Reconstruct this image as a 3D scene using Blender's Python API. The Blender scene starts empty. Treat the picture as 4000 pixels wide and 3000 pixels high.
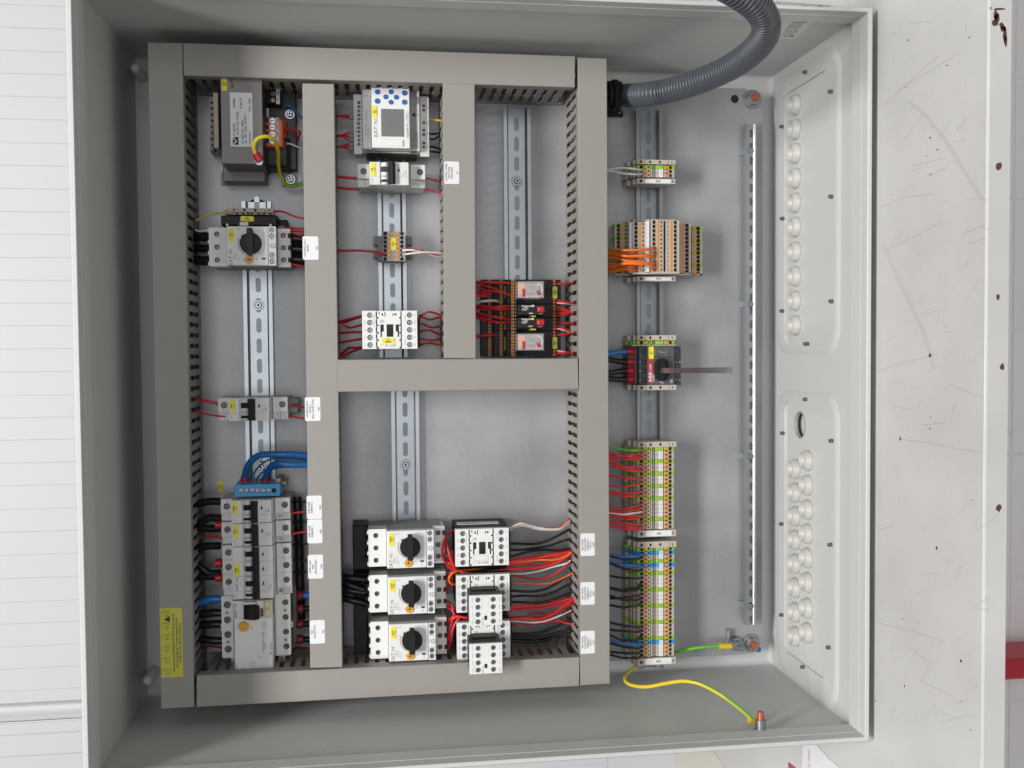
import bpy, math, random
from mathutils import Vector, Matrix
random.seed(7)
sc = bpy.context.scene
# ------------------------------------------------------------------ frame
# U mm = down the cabinet, V mm = across it, W mm = out of it towards the viewer
F = 3890.85
RX, RY, RZ = 0.0358158, -0.1344474, -0.0124939
TR = Vector((-460.927, -404.254, 1231.237))
UR, UL, HV, DEP, WP, WD = 819.8, -6.8, 800.0, 274.0, 28.0, 122.0
ZT = 0.85
def rotm(a, b, c):
    ca, sa, cb, sb, cc, s2 = math.cos(a), math.sin(a), math.cos(b), math.sin(b), math.cos(c), math.sin(c)
    return Matrix(((cc, -s2, 0), (s2, cc, 0), (0, 0, 1))) @ Matrix(((cb, 0, sb), (0, 1, 0), (-sb, 0, cb))) @ Matrix(((1, 0, 0), (0, ca, -sa), (0, sa, ca)))
RM = rotm(RX, RY, RZ)
EYE = -(RM.transposed() @ TR)                 # in (U, V, -W)
def M(u, v, w): return Vector((-(v - 400) * .001, -w * .001, (UR - u) * .001 + ZT))
def Mdir(d): return Vector((-d[1], d[2], -d[0]))     # (U,V,-W) direction
cam = bpy.data.cameras.new('camera'); camo = bpy.data.objects.new('camera', cam); sc.collection.objects.link(camo); sc.camera = camo
cam.sensor_width = 36; cam.lens = F / 4000 * 36; cam.clip_start = .01; cam.clip_end = 50
r, d, f = Mdir(RM[0]), Mdir(RM[1]), Mdir(RM[2])
mw = Matrix((( r[0], -d[0], -f[0]), (r[1], -d[1], -f[1]), (r[2], -d[2], -f[2]))).to_4x4()
mw.translation = M(EYE[0], EYE[1], -EYE[2]); camo.matrix_world = mw
sc.view_settings.view_transform = 'Standard'; sc.view_settings.look = 'None'; sc.view_settings.exposure = 0.0; sc.view_settings.gamma = 1
wd = bpy.data.worlds.new('World'); sc.world = wd; wd.use_nodes = True
wd.node_tree.nodes['Background'].inputs[0].default_value = (.93, .95, 1, 1); wd.node_tree.nodes['Background'].inputs[1].default_value = .045
def area(name, loc, target, sx, sy, power, col):
    l = bpy.data.lights.new(name, 'AREA'); l.shape = 'RECTANGLE'; l.size = sx; l.size_y = sy; l.energy = power; l.color = col
    o = bpy.data.objects.new(name, l); sc.collection.objects.link(o); o.location = loc
    o.rotation_euler = (Vector(target) - Vector(loc)).to_track_quat('-Z', 'Y').to_euler()
area('hall_light_row', (.1, -3.0, 4.6), (0, 0, 1.25), 2.2, .7, 225, (1, .985, .965))
area('window_light', (.4, -5.0, 1.75), (0, 0, 1.2), 3.0, 2.0, 60, (.96, .975, 1))

# ------------------------------------------------------------------ pixels of the photograph -> places in the cabinet
CR = [0, 0, 1.0]
def crop(x, y, k=.27125): CR[:] = [x, y, k]
def ray(x, y):
    x = CR[0] + CR[2] * x; y = CR[1] + CR[2] * y
    return RM.transposed() @ Vector(((x - 2000) / F, (y - 1500) / F, 1))
def up(x, y, w):
    q = ray(x, y); s = (-w - EYE[2]) / q[2]; return (EYE[0] + s * q[0], EYE[1] + s * q[1])
def upU(x, y, u):
    q = ray(x, y); s = (u - EYE[0]) / q[0]; return (EYE[1] + s * q[1], -(EYE[2] + s * q[2]))
def upV(x, y, v):
    q = ray(x, y); s = (v - EYE[1]) / q[1]; return (EYE[0] + s * q[0], -(EYE[2] + s * q[2]))

# ------------------------------------------------------------------ materials
MT = {}
def mat(name, col, rough=.5, metal=0, noise=.06, nscale=60, bump=0, bscale=300, spec=.5, trans=0, emit=0, col2=None, sheen=0):
    m = bpy.data.materials.new(name); m.use_nodes = True; t = m.node_tree; b = t.nodes['Principled BSDF']
    b.inputs['Roughness'].default_value = rough; b.inputs['Metallic'].default_value = metal
    b.inputs['Specular IOR Level'].default_value = spec
    if trans: b.inputs['Transmission Weight'].default_value = trans; b.inputs['IOR'].default_value = 1.3
    tc = t.nodes.new('ShaderNodeTexCoord')
    if noise:
        n = t.nodes.new('ShaderNodeTexNoise'); n.inputs['Scale'].default_value = nscale; n.inputs['Detail'].default_value = 4
        t.links.new(tc.outputs['Object'], n.inputs['Vector'])
        mx = t.nodes.new('ShaderNodeMix'); mx.data_type = 'RGBA'
        c2 = col2 or tuple(c * (1 - noise * 2) for c in col)
        mx.inputs['A'].default_value = (*col, 1); mx.inputs['B'].default_value = (*c2, 1)
        t.links.new(n.outputs['Fac'], mx.inputs['Factor']); t.links.new(mx.outputs['Result'], b.inputs['Base Color'])
    else: b.inputs['Base Color'].default_value = (*col, 1)
    if bump:
        n2 = t.nodes.new('ShaderNodeTexNoise'); n2.inputs['Scale'].default_value = bscale; n2.inputs['Detail'].default_value = 2
        t.links.new(tc.outputs['Object'], n2.inputs['Vector'])
        bp = t.nodes.new('ShaderNodeBump'); bp.inputs['Strength'].default_value = bump; bp.inputs['Distance'].default_value = .0006
        t.links.new(n2.outputs['Fac'], bp.inputs['Height']); t.links.new(bp.outputs['Normal'], b.inputs['Normal'])
    MT[name] = m; return m
mat('paint', (.62, .63, .615), .42, noise=.02, bump=.35, bscale=420)
mat('duct', (.315, .295, .27), .55, noise=.03, bump=.12, bscale=900)
mat('lid', (.315, .295, .27), .5, noise=.03, bump=.12, bscale=900)
mat('zinc', (.40, .43, .455), .36, .9, noise=.08, nscale=40)
mat('steel', (.62, .62, .62), .28, .9, noise=.1, nscale=200)
mat('screw', (.42, .43, .44), .33, .85, noise=.12, nscale=400)
mat('darkscrew', (.22, .2, .2), .4, .7, noise=.1, nscale=400)
mat('white', (.80, .80, .785), .42, noise=.02)
mat('offwhite', (.77, .755, .735), .42, noise=.03)
mat('cream', (.66, .63, .57), .4, noise=.04)
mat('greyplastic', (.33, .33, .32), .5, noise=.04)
mat('midgrey', (.20, .20, .20), .5, noise=.04)
mat('abbgrey', (.085, .088, .095), .45, noise=.04)
mat('black', (.014, .014, .015), .5, noise=.1, spec=.3)
mat('hole', (.012, .011, .011), .6, noise=0)  # near-black puts the shade inside holes and slots into the colour
mat('orange', (.80, .31, .05), .42, noise=.06)
mat('orangeblock', (.85, .17, .03), .4, noise=.06)
mat('dial', (.80, .38, .02), .4, noise=.05)
mat('yellow', (.90, .78, .03), .45, noise=.04)
mat('stickeryellow', (.62, .58, .06), .45, noise=.04)
mat('paper', (.80, .80, .82), .5, noise=.01)
mat('ink', (.03, .03, .03), .6, noise=0)
mat('greyink', (.30, .29, .28), .6, noise=0)
mat('paleink', (.44, .43, .42), .6, noise=0)
mat('blueink', (.03, .22, .55), .5, noise=0)
mat('whiteink', (.8, .8, .8), .5, noise=0)
mat('redink', (.6, .02, .05), .5, noise=0)
mat('blue', (.02, .20, .52), .4, noise=.06)
mat('button', (.01, .13, .48), .4, noise=.05)
mat('skyblue', (.03, .33, .70), .4, noise=.05)
mat('terminal', (.52, .46, .40), .45, noise=.04)
mat('green', (.16, .42, .06), .4, noise=.15, nscale=120, col2=(.42, .52, .04))
mat('red_wire', (.68, .028, .032), .34, noise=.05)
mat('red', (.55, .012, .02), .4, noise=.05)
mat('darkred', (.22, .012, .02), .45, noise=.05)
mat('black_wire', (.010, .010, .011), .33, noise=.05, spec=.4)
mat('blue_wire', (.02, .17, .48), .33, noise=.05)
mat('orange_wire', (.80, .17, .02), .34, noise=.05)
mat('white_wire', (.72, .70, .66), .34, noise=.05)
mat('hose', (.085, .095, .11), .3, noise=.04)
mat('lcd', (.115, .125, .115), .22, noise=.05)
mat('copper', (.55, .16, .08), .35, .4, noise=.1)
mat('ivory', (.56, .55, .515), .38, noise=.03)
mat('core', (.045, .04, .035), .5, noise=.2, nscale=200)
mat('coverplate', (.215, .20, .185), .45, .2, noise=.06)
mat('added_wall_paint', (.88, .86, .86), .6, noise=.03, nscale=20, bump=.4, bscale=120)
mat('cladding', (.60, .61, .63), .5, noise=.015, nscale=5)
mat('floorgrey', (.5, .5, .49), .6, noise=.08, nscale=10)
mat('redpaint', (.55, .015, .03), .4, noise=.1)
mat('cardboard', (.70, .66, .58), .6, noise=.02)
mat('yg_yellow', (.70, .50, .03), .38, noise=.05)
mat('yg_green', (.10, .42, .03), .38, noise=.05)
def striped(name, c1, c2, ratio=.5):
    m = bpy.data.materials.new(name); m.use_nodes = True; b = m.node_tree.nodes['Principled BSDF']; b.inputs['Roughness'].default_value = .36
    at = m.node_tree.nodes.new('ShaderNodeAttribute'); at.attribute_name = 'stripe'
    gt = m.node_tree.nodes.new('ShaderNodeMath'); gt.operation = 'GREATER_THAN'; gt.inputs[1].default_value = ratio
    mx = m.node_tree.nodes.new('ShaderNodeMix'); mx.data_type = 'RGBA'; mx.inputs['A'].default_value = (*c1, 1); mx.inputs['B'].default_value = (*c2, 1)
    L = m.node_tree.links; L.new(at.outputs['Fac'], gt.inputs[0]); L.new(gt.outputs[0], mx.inputs['Factor']); L.new(mx.outputs['Result'], b.inputs['Base Color'])
    MT[name] = m
striped('gy_wire', (.75, .55, .03), (.12, .48, .04)); striped('rw_wire', (.68, .028, .032), (.8, .74, .68), .72)
def clear_mat():
    m = bpy.data.materials.new('clear'); m.use_nodes = True; t = m.node_tree; b = t.nodes['Principled BSDF']
    b.inputs['Base Color'].default_value = (.95, .93, .92, 1); b.inputs['Roughness'].default_value = .12
    tr = t.nodes.new('ShaderNodeBsdfTransparent'); tr.inputs[0].default_value = (.97, .96, .95, 1)
    ms = t.nodes.new('ShaderNodeMixShader'); ms.inputs[0].default_value = .30
    t.links.new(tr.outputs[0], ms.inputs[1]); t.links.new(b.outputs[0], ms.inputs[2]); t.links.new(ms.outputs[0], t.nodes['Material Output'].inputs[0]); MT['clear'] = m
clear_mat()
def plate_mat():      # galvanised sheet: faint spangle, rolling lines, small scratches and dark specks
    m = mat('galv', (.50, .50, .53), .46, .35, noise=0); t = m.node_tree; b = t.nodes['Principled BSDF']; L = t.links
    tc = t.nodes.new('ShaderNodeTexCoord')
    n1 = t.nodes.new('ShaderNodeTexNoise'); n1.inputs['Scale'].default_value = 9; n1.inputs['Detail'].default_value = 5
    mp = t.nodes.new('ShaderNodeMapping'); mp.inputs['Scale'].default_value = (900, 1, 240)
    n2 = t.nodes.new('ShaderNodeTexNoise'); n2.inputs['Scale'].default_value = 1; n2.inputs['Detail'].default_value = 3
    L.new(tc.outputs['Object'], n1.inputs['Vector']); L.new(tc.outputs['Object'], mp.inputs['Vector']); L.new(mp.outputs[0], n2.inputs['Vector'])
    ad = t.nodes.new('ShaderNodeMath'); ad.operation = 'MULTIPLY_ADD'; ad.inputs[1].default_value = .35; L.new(n2.outputs['Fac'], ad.inputs[0]); L.new(n1.outputs['Fac'], ad.inputs[2])
    cr = t.nodes.new('ShaderNodeValToRGB'); cr.color_ramp.elements[0].position = .45; cr.color_ramp.elements[0].color = (.27, .27, .275, 1)
    cr.color_ramp.elements[1].position = .9; cr.color_ramp.elements[1].color = (.41, .41, .42, 1); L.new(ad.outputs[0], cr.inputs[0])
    v = t.nodes.new('ShaderNodeTexVoronoi'); v.inputs['Scale'].default_value = 260; L.new(tc.outputs['Object'], v.inputs['Vector'])
    sp = t.nodes.new('ShaderNodeMath'); sp.operation = 'LESS_THAN'; sp.inputs[1].default_value = .055; L.new(v.outputs['Distance'], sp.inputs[0])
    n3 = t.nodes.new('ShaderNodeTexNoise'); n3.inputs['Scale'].default_value = 7; L.new(tc.outputs['Object'], n3.inputs['Vector'])
    g = t.nodes.new('ShaderNodeMath'); g.operation = 'GREATER_THAN'; g.inputs[1].default_value = .55; L.new(n3.outputs['Fac'], g.inputs[0])
    mu = t.nodes.new('ShaderNodeMath'); mu.operation = 'MULTIPLY'; L.new(sp.outputs[0], mu.inputs[0]); L.new(g.outputs[0], mu.inputs[1])
    mu2 = t.nodes.new('ShaderNodeMath'); mu2.operation = 'MULTIPLY'; mu2.inputs[1].default_value = .6; L.new(mu.outputs[0], mu2.inputs[0])
    mx = t.nodes.new('ShaderNodeMix'); mx.data_type = 'RGBA'; mx.inputs['B'].default_value = (.16, .16, .17, 1)
    L.new(mu2.outputs[0], mx.inputs['Factor']); L.new(cr.outputs[0], mx.inputs['A']); L.new(mx.outputs['Result'], b.inputs['Base Color'])
    rr = t.nodes.new('ShaderNodeMapRange'); rr.inputs[3].default_value = .34; rr.inputs[4].default_value = .5; L.new(n1.outputs['Fac'], rr.inputs[0]); L.new(rr.outputs[0], b.inputs['Roughness'])
plate_mat()
def table_mat():      # white enamel with rusty chips and hairline scratches
    m = mat('enamel', (.72, .71, .695), .4, 0, noise=0); t = m.node_tree; b = t.nodes['Principled BSDF']; L = t.links
    tc = t.nodes.new('ShaderNodeTexCoord')
    def scr(rot, sc_, seed, thr):
        mp = t.nodes.new('ShaderNodeMapping'); mp.inputs['Rotation'].default_value = (0, 0, rot); mp.inputs['Location'].default_value = (seed, seed * 1.7, 0); mp.inputs['Scale'].default_value = sc_
        v = t.nodes.new('ShaderNodeTexVoronoi'); v.inputs['Scale'].default_value = 1; L.new(tc.outputs['Object'], mp.inputs[0]); L.new(mp.outputs[0], v.inputs['Vector'])
        c = t.nodes.new('ShaderNodeMath'); c.operation = 'LESS_THAN'; c.inputs[1].default_value = thr; L.new(v.outputs['Distance'], c.inputs[0]); return c
    cs = [scr(.95, (9, 260, 1), .3, .045), scr(.5, (12, 330, 1), 4.1, .05), scr(1.9, (14, 300, 1), 7.7, .04), scr(1.2, (20, 400, 1), 2.2, .05)]
    a = cs[0]
    for c in cs[1:]:
        q = t.nodes.new('ShaderNodeMath'); q.operation = 'MAXIMUM'; L.new(a.outputs[0], q.inputs[0]); L.new(c.outputs[0], q.inputs[1]); a = q
    n = t.nodes.new('ShaderNodeTexNoise'); n.inputs['Scale'].default_value = 60; L.new(tc.outputs['Object'], n.inputs[0])
    q = t.nodes.new('ShaderNodeMath'); q.operation = 'MULTIPLY'; L.new(a.outputs[0], q.inputs[0]); L.new(n.outputs['Fac'], q.inputs[1])
    mx = t.nodes.new('ShaderNodeMix'); mx.data_type = 'RGBA'; mx.inputs['B'].default_value = (.28, .2, .15, 1)
    n4 = t.nodes.new('ShaderNodeTexNoise'); n4.inputs['Scale'].default_value = 6; n4.inputs['Detail'].default_value = 6; L.new(tc.outputs['Object'], n4.inputs[0])
    cr = t.nodes.new('ShaderNodeValToRGB'); cr.color_ramp.elements[0].position = .35; cr.color_ramp.elements[0].color = (.58, .57, .55, 1); cr.color_ramp.elements[1].position = .6; cr.color_ramp.elements[1].color = (.65, .64, .625, 1); L.new(n4.outputs['Fac'], cr.inputs[0])
    L.new(cr.outputs[0], mx.inputs['A']); L.new(q.outputs[0], mx.inputs['Factor']); L.new(mx.outputs['Result'], b.inputs['Base Color'])
table_mat()
mat('rust', (.16, .06, .045), .7, noise=.3, nscale=300)
mat('scratchmark', (.38, .33, .29), .6, noise=.2)
mat('scuff', (.54, .525, .51), .4, noise=.03)
mat('finescratch', (.44, .41, .38), .5, noise=.25, nscale=90)
mat('strapmetal', (.62, .62, .61), .4, .2, noise=.1)

# ------------------------------------------------------------------ geometry
class G:
    def __init__(s): s.v = []; s.f = []; s.mi = []; s.cm = 0; s.sm = []; s.st = []
    def add(s, vs, fs, smooth=False):
        n = len(s.v); s.v += vs
        for q in fs: s.f.append([n + i for i in q]); s.mi.append(s.cm); s.sm.append(smooth)
    def box(s, u0, v0, w0, u1, v1, w1, ch=0):
        if u0 > u1: u0, u1 = u1, u0
        if v0 > v1: v0, v1 = v1, v0
        if w0 > w1: w0, w1 = w1, w0
        c = min(ch, (u1 - u0) * .4, (v1 - v0) * .4, (w1 - w0) * .4)
        L0 = [(u0, v0, w0), (u1, v0, w0), (u1, v1, w0), (u0, v1, w0)]
        if c <= 0:
            s.add(L0 + [(u0, v0, w1), (u1, v0, w1), (u1, v1, w1), (u0, v1, w1)], [(0, 3, 2, 1), (4, 5, 6, 7), (0, 1, 5, 4), (1, 2, 6, 5), (2, 3, 7, 6), (3, 0, 4, 7)])
        else:
            s.add(L0 + [(u0, v0, w1 - c), (u1, v0, w1 - c), (u1, v1, w1 - c), (u0, v1, w1 - c), (u0 + c, v0 + c, w1), (u1 - c, v0 + c, w1), (u1 - c, v1 - c, w1), (u0 + c, v1 - c, w1)],
                  [(0, 3, 2, 1), (8, 9, 10, 11)] + [(i, (i + 1) % 4, 4 + (i + 1) % 4, 4 + i) for i in range(4)] + [(4 + i, 4 + (i + 1) % 4, 8 + (i + 1) % 4, 8 + i) for i in range(4)])
        return s
    def quad(s, q, w0, w1):       # 4 corners (u,v) extruded in W
        s.add([(a, b, w0) for a, b in q] + [(a, b, w1) for a, b in q], [(0, 3, 2, 1), (4, 5, 6, 7), (0, 1, 5, 4), (1, 2, 6, 5), (2, 3, 7, 6), (3, 0, 4, 7)]); return s
    def prism(s, pts, a0, a1, axis='W'):
        n = len(pts)
        def q(p, a): return (p[0], p[1], a) if axis == 'W' else ((p[0], a, p[1]) if axis == 'V' else (a, p[0], p[1]))
        s.add([q(p, a0) for p in pts] + [q(p, a1) for p in pts], [tuple(range(n - 1, -1, -1)), tuple(range(n, 2 * n))] + [(i, (i + 1) % n, n + (i + 1) % n, n + i) for i in range(n)]); return s
    def cyl(s, c, r, h, axis='W', n=14, r2=None, cap=True, ch=0):
        # from c along +axis by h
        r2 = r if r2 is None else r2
        rings = [(0, r), (h, r2)] if not ch else [(0, r), (h - ch * (1 if h > 0 else -1), r), (h, r - ch)]
        vs = []
        for z, rr in rings:
            for i in range(n):
                a = 2 * math.pi * i / n; x, y = rr * math.cos(a), rr * math.sin(a)
                vs.append((c[0] + x, c[1] + y, c[2] + z) if axis == 'W' else ((c[0] + z, c[1] + x, c[2] + y) if axis == 'U' else (c[0] + x, c[1] + z, c[2] + y)))
        k = len(rings)
        s.add(vs, [(j * n + i, j * n + (i + 1) % n, (j + 1) * n + (i + 1) % n, (j + 1) * n + i) for j in range(k - 1) for i in range(n)], True)
        if cap: s.add(vs[-n:], [tuple(range(n))]); s.add(vs[:n], [tuple(range(n - 1, -1, -1))])
        return s
    def lathe(s, c, prof, axis='W', n=18):   # prof: [(r, z)]
        vs = []
        for rr, z in prof:
            for i in range(n):
                a = 2 * math.pi * i / n; x, y = rr * math.cos(a), rr * math.sin(a)
                vs.append((c[0] + x, c[1] + y, c[2] + z) if axis == 'W' else ((c[0] + z, c[1] + x, c[2] + y) if axis == 'U' else (c[0] + x, c[1] + z, c[2] + y)))
        s.add(vs, [(j * n + i, j * n + (i + 1) % n, (j + 1) * n + (i + 1) % n, (j + 1) * n + i) for j in range(len(prof) - 1) for i in range(n)], True); return s
    def slab(s, u0, v0, u1, v1, w1, w0, holes, along='V', n=12, sq=False):
        """front face at w1 pierced by holes [(u, v, ru, rv)] sorted along the axis; walls down to w0"""
        if not holes: s.box(u0, v0, w0, u1, v1, w1); return s
        k = 1 if along == 'V' else 0
        lo, hi = (v0, v1) if k else (u0, u1)
        cuts = [lo] + [(holes[i][k] + holes[i + 1][k]) / 2 for i in range(len(holes) - 1)] + [hi]
        for i, h in enumerate(holes):
            a0, b0, a1, b1 = (u0, cuts[i], u1, cuts[i + 1]) if k else (cuts[i], v0, cuts[i + 1], v1)
            inn, out = [], []
            cx, cy, rx, ry = h
            angs = sorted([2 * math.pi * j / n for j in range(n)] + [math.atan2(y - cy, x - cx) % (2 * math.pi) for x in (a0, a1) for y in (b0, b1)])
            for a in angs:
                ca, sa = math.cos(a), math.sin(a)
                if sq: m_ = max(abs(ca), abs(sa)) ** .8; px, py = ca / m_, sa / m_
                else: px, py = ca, sa
                inn.append((cx + px * rx, cy + py * ry))
                t = min(((a1 - cx) / ca if ca > 1e-9 else (a0 - cx) / ca if ca < -1e-9 else 1e9), ((b1 - cy) / sa if sa > 1e-9 else (b0 - cy) / sa if sa < -1e-9 else 1e9))
                out.append((cx + ca * t, cy + sa * t))
            m = len(angs)
            vs = [(x, y, w1) for x, y in out] + [(x, y, w1) for x, y in inn] + [(x, y, w0) for x, y in inn]
            s.add(vs, [(j, (j + 1) % m, m + (j + 1) % m, m + j) for j in range(m)] + [(m + j, m + (j + 1) % m, 2 * m + (j + 1) % m, 2 * m + j) for j in range(m)])
        s.add([(u0, v0, w0), (u1, v0, w0), (u1, v1, w0), (u0, v1, w0), (u0, v0, w1), (u1, v0, w1), (u1, v1, w1), (u0, v1, w1)], [(0, 1, 5, 4), (1, 2, 6, 5), (2, 3, 7, 6), (3, 0, 4, 7)])
        return s
    def tube(s, pts, r, n=7, ring=None, caps=True, rad=None):
        P = [Vector(p) for p in pts]; vs = []; m = len(P)
        t0 = (P[1] - P[0]).normalized(); nrm = t0.orthogonal().normalized()
        for i in range(m):
            t = (P[min(i + 1, m - 1)] - P[max(i - 1, 0)]).normalized()
            nrm = (nrm - t * nrm.dot(t)).normalized(); b = t.cross(nrm)
            rr = rad[i] if rad else r
            for j in range(n):
                a = 2 * math.pi * j / n; q = P[i] + nrm * (rr * math.cos(a)) + b * (rr * math.sin(a)); vs.append(tuple(q))
        base = len(s.v)
        s.add(vs, [(i * n + j, i * n + (j + 1) % n, (i + 1) * n + (j + 1) % n, (i + 1) * n + j) for i in range(m - 1) for j in range(n)], True)
        if caps: s.add(vs[:n], [tuple(range(n))]); s.add(vs[-n:], [tuple(range(n - 1, -1, -1))])
        s.st += [(base, m, n)]
        return s
def spline(pts, k=6):
    P = [Vector(p) for p in pts]; P = [P[0] * 2 - P[1]] + P + [P[-1] * 2 - P[-2]]; out = []
    for i in range(1, len(P) - 2):
        for j in range(k):
            t = j / k; a, b, c, d_ = P[i - 1], P[i], P[i + 1], P[i + 2]
            out.append(.5 * ((2 * b) + (c - a) * t + (2 * a - 5 * b + 4 * c - d_) * t * t + (3 * b - a - 3 * c + d_) * t ** 3))
    out.append(P[-2]); return out

def mesh_of(g, name, mats, org):
    me = bpy.data.meshes.new(name); o = M(*org)
    me.from_pydata([tuple(M(*p) - o) for p in g.v], [], [f[::-1] for f in g.f])
    for m in mats: me.materials.append(MT[m])
    me.polygons.foreach_set('use_smooth', g.sm)
    if len(mats) > 1: me.polygons.foreach_set('material_index', g.mi)
    if g.st and any('gy_' in m or 'rw_' in m for m in mats):
        at = me.attributes.new('stripe', 'FLOAT', 'POINT'); vals = [0.0] * len(g.v)
        for base, m, n in g.st:
            for i in range(m):
                for j in range(n): vals[base + i * n + j] = 1.0 if ((j + i * .06) % n) < n / 2 else 0.0
        at.data.foreach_set('value', vals)
    me.update(); return me
def thing(name, label, cat, loc, group=None):
    o = bpy.data.objects.new(name, None); sc.collection.objects.link(o); o.location = M(*loc); o.empty_display_size = .01
    o['label'] = label; o['category'] = cat; o['org'] = list(loc)
    if group: o['group'] = group
    return o
def org_of(p): return tuple(p['org'])
def part(name, g, mats, parent, label=None, kind=None):
    if isinstance(mats, str): mats = [mats]
    o = bpy.data.objects.new(name, mesh_of(g, name, mats, org_of(parent))); sc.collection.objects.link(o); o.parent = parent; o['org'] = list(org_of(parent))
    if label: o['label'] = label
    if kind: o['kind'] = kind
    return o
def solo(name, g, mats, label=None, cat=None, loc=None, group=None, kind=None):
    if isinstance(mats, str): mats = [mats]
    loc = loc or g.v[0]
    o = bpy.data.objects.new(name, mesh_of(g, name, mats, loc)); sc.collection.objects.link(o); o.location = M(*loc); o['org'] = list(loc)
    if label: o['label'] = label
    if cat: o['category'] = cat
    if group: o['group'] = group
    if kind: o['kind'] = kind
    return o
def copy_to(o, du, dv, dw, parent):
    c = o.copy(); sc.collection.objects.link(c); c.parent = parent; c.location = o.location + (M(du, dv, dw) - M(0, 0, 0)); return c

# lettering ---------------------------------------------------------------
GL = {}
CHARS = "ABCDEFGHIJKLMNOPQRSTUVWXYZabcdefghijklmnopqrstuvwxyz0123456789.,:/-+()%*'"
def load_glyphs():
    cu = bpy.data.curves.new('t', 'FONT'); cu.resolution_u = 2; cu.offset = .018; ob = bpy.data.objects.new('t', cu); sc.collection.objects.link(ob)
    def get(s_):
        cu.body = s_; dg = bpy.context.evaluated_depsgraph_get(); me = bpy.data.meshes.new_from_object(ob.evaluated_get(dg))
        v = [(q.co.x, q.co.y) for q in me.vertices]; fs = [tuple(p.vertices) for p in me.polygons]; bpy.data.meshes.remove(me); return v, fs
    for c in CHARS:
        v, fs = get(c); v2, _ = get(c + c)
        GL[c] = (v, fs, max(x for x, y in v2) - max(x for x, y in v))
    GL['·'] = ([(.21 + .10 * math.cos(i * .785), .35 + .10 * math.sin(i * .785)) for i in range(8)], [tuple(range(8))], .42)
    bpy.data.objects.remove(ob); bpy.data.curves.remove(cu)
load_glyphs()
def text(g, s_, u, v, w, h, mode='N', squeeze=1.0, slant=0, plane=None):
    """h: capital height mm, centred on (u, v)"""
    k = h / .70; x = 0; out = []
    for c in s_:
        if c in GL:
            gv, gf, adv = GL[c]; out.append((x, gv, gf)); x += adv
        else: x += .3
    wid = x * k * squeeze
    for x0, gv, gf in out:
        pts = []
        for a, b in gv:
            X = ((x0 + a) * k * squeeze - wid / 2); Y = b * k - h / 2; X += slant * Y
            if mode == 'N': p = (u - Y, v - X, w)
            elif mode == 'F': p = (u - X, v + Y, w)
            else: p = plane(X, Y)
            pts.append(p)
        g.add(pts, [q[::-1] for q in gf])
def lines(g, rows, rect, w, h, mode='N', sq=.85):
    """rows of text stacked from the real top of rect (u0,v0,u1,v1)"""
    u0, v0, u1, v1 = rect
    for i, s_ in enumerate(rows):
        t = (i + .5) / len(rows)
        if s_: text(g, s_, u0 + (u1 - u0) * t, (v0 + v1) / 2, w, h, mode, sq)
def lettering(parent, items, w, m='ink', name='lettering'):
    """items: (string, X, Y px, height mm[, mode])"""
    g = G()
    for it in items:
        u, v = up(it[1], it[2], w); text(g, it[0], u, v, w + .15, it[3], it[4] if len(it) > 4 else 'N', it[5] if len(it) > 5 else .9)
    return part(name, g, m, parent)

# pixel-anchored helpers (current crop) -------------------------------------
def pb(g, x0, y0, x1, y1, w1, w0, ch=.5):
    a = up(x0, y0, w1); b = up(x1, y1, w1); g.box(a[0], a[1], w0, b[0], b[1], w1, ch); return g
def pcyl(g, x, y, rpx, w0, w1, n=14, ch=0):
    a = up(x, y, w1); b = up(x + rpx, y, w1); g.cyl((a[0], a[1], w0), abs(b[0] - a[0]), w1 - w0, 'W', n, ch=ch); return g
def rpx(r_, w): a = up(1000, 800, w); b = up(1000 + r_, 800, w); return abs(b[0] - a[0])
def pslab(g, x0, y0, x1, y1, w1, w0, holes, along='V', n=12, sq=False):
    a = up(x0, y0, w1); b = up(x1, y1, w1); hs = []
    for h in holes:
        c = up(h[0], h[1], w1); rr = rpx(h[2], w1); r2 = rpx(h[3], w1) if len(h) > 3 else rr; hs.append((c[0], c[1], rr, r2))
    g.slab(a[0], a[1], b[0], b[1], w1, w0, hs, along, n, sq); return g
def screw_head(g, u, v, w, r_, ang=None):
    ang = random.uniform(0, 3.14) if ang is None else ang
    g.cm = 0; g.cyl((u, v, w - 1.2), r_, 1.2, 'W', 12, ch=.25 * r_)
    g.cm = 1; c, s_ = math.cos(ang), math.sin(ang)
    for (c, s_) in ((math.cos(ang), math.sin(ang)), (-math.sin(ang), math.cos(ang))):
        a, b = r_ * .72, r_ * .13
        g.quad([(u - c * a - s_ * b, v - s_ * a + c * b), (u + c * a - s_ * b, v + s_ * a + c * b), (u + c * a + s_ * b, v + s_ * a - c * b), (u - c * a + s_ * b, v - s_ * a - c * b)], w - .2, w + .06)
    g.cm = 0
def screws(parent, pts, w, r_, m='screw', name='screw'):
    for x, y in pts:
        u, v = up(x, y, w); g = G(); screw_head(g, u, v, w, r_); part(name, g, [m, 'hole'], parent)
def dark_bottoms(parent, pts, wtop, w, r_, name='terminal_screw', m='darkscrew'):
    for x, y in pts:
        u, v = up(x, y, wtop); g = G(); screw_head(g, u, v, w, r_); part(name, g, [m, 'hole'], parent)
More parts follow.
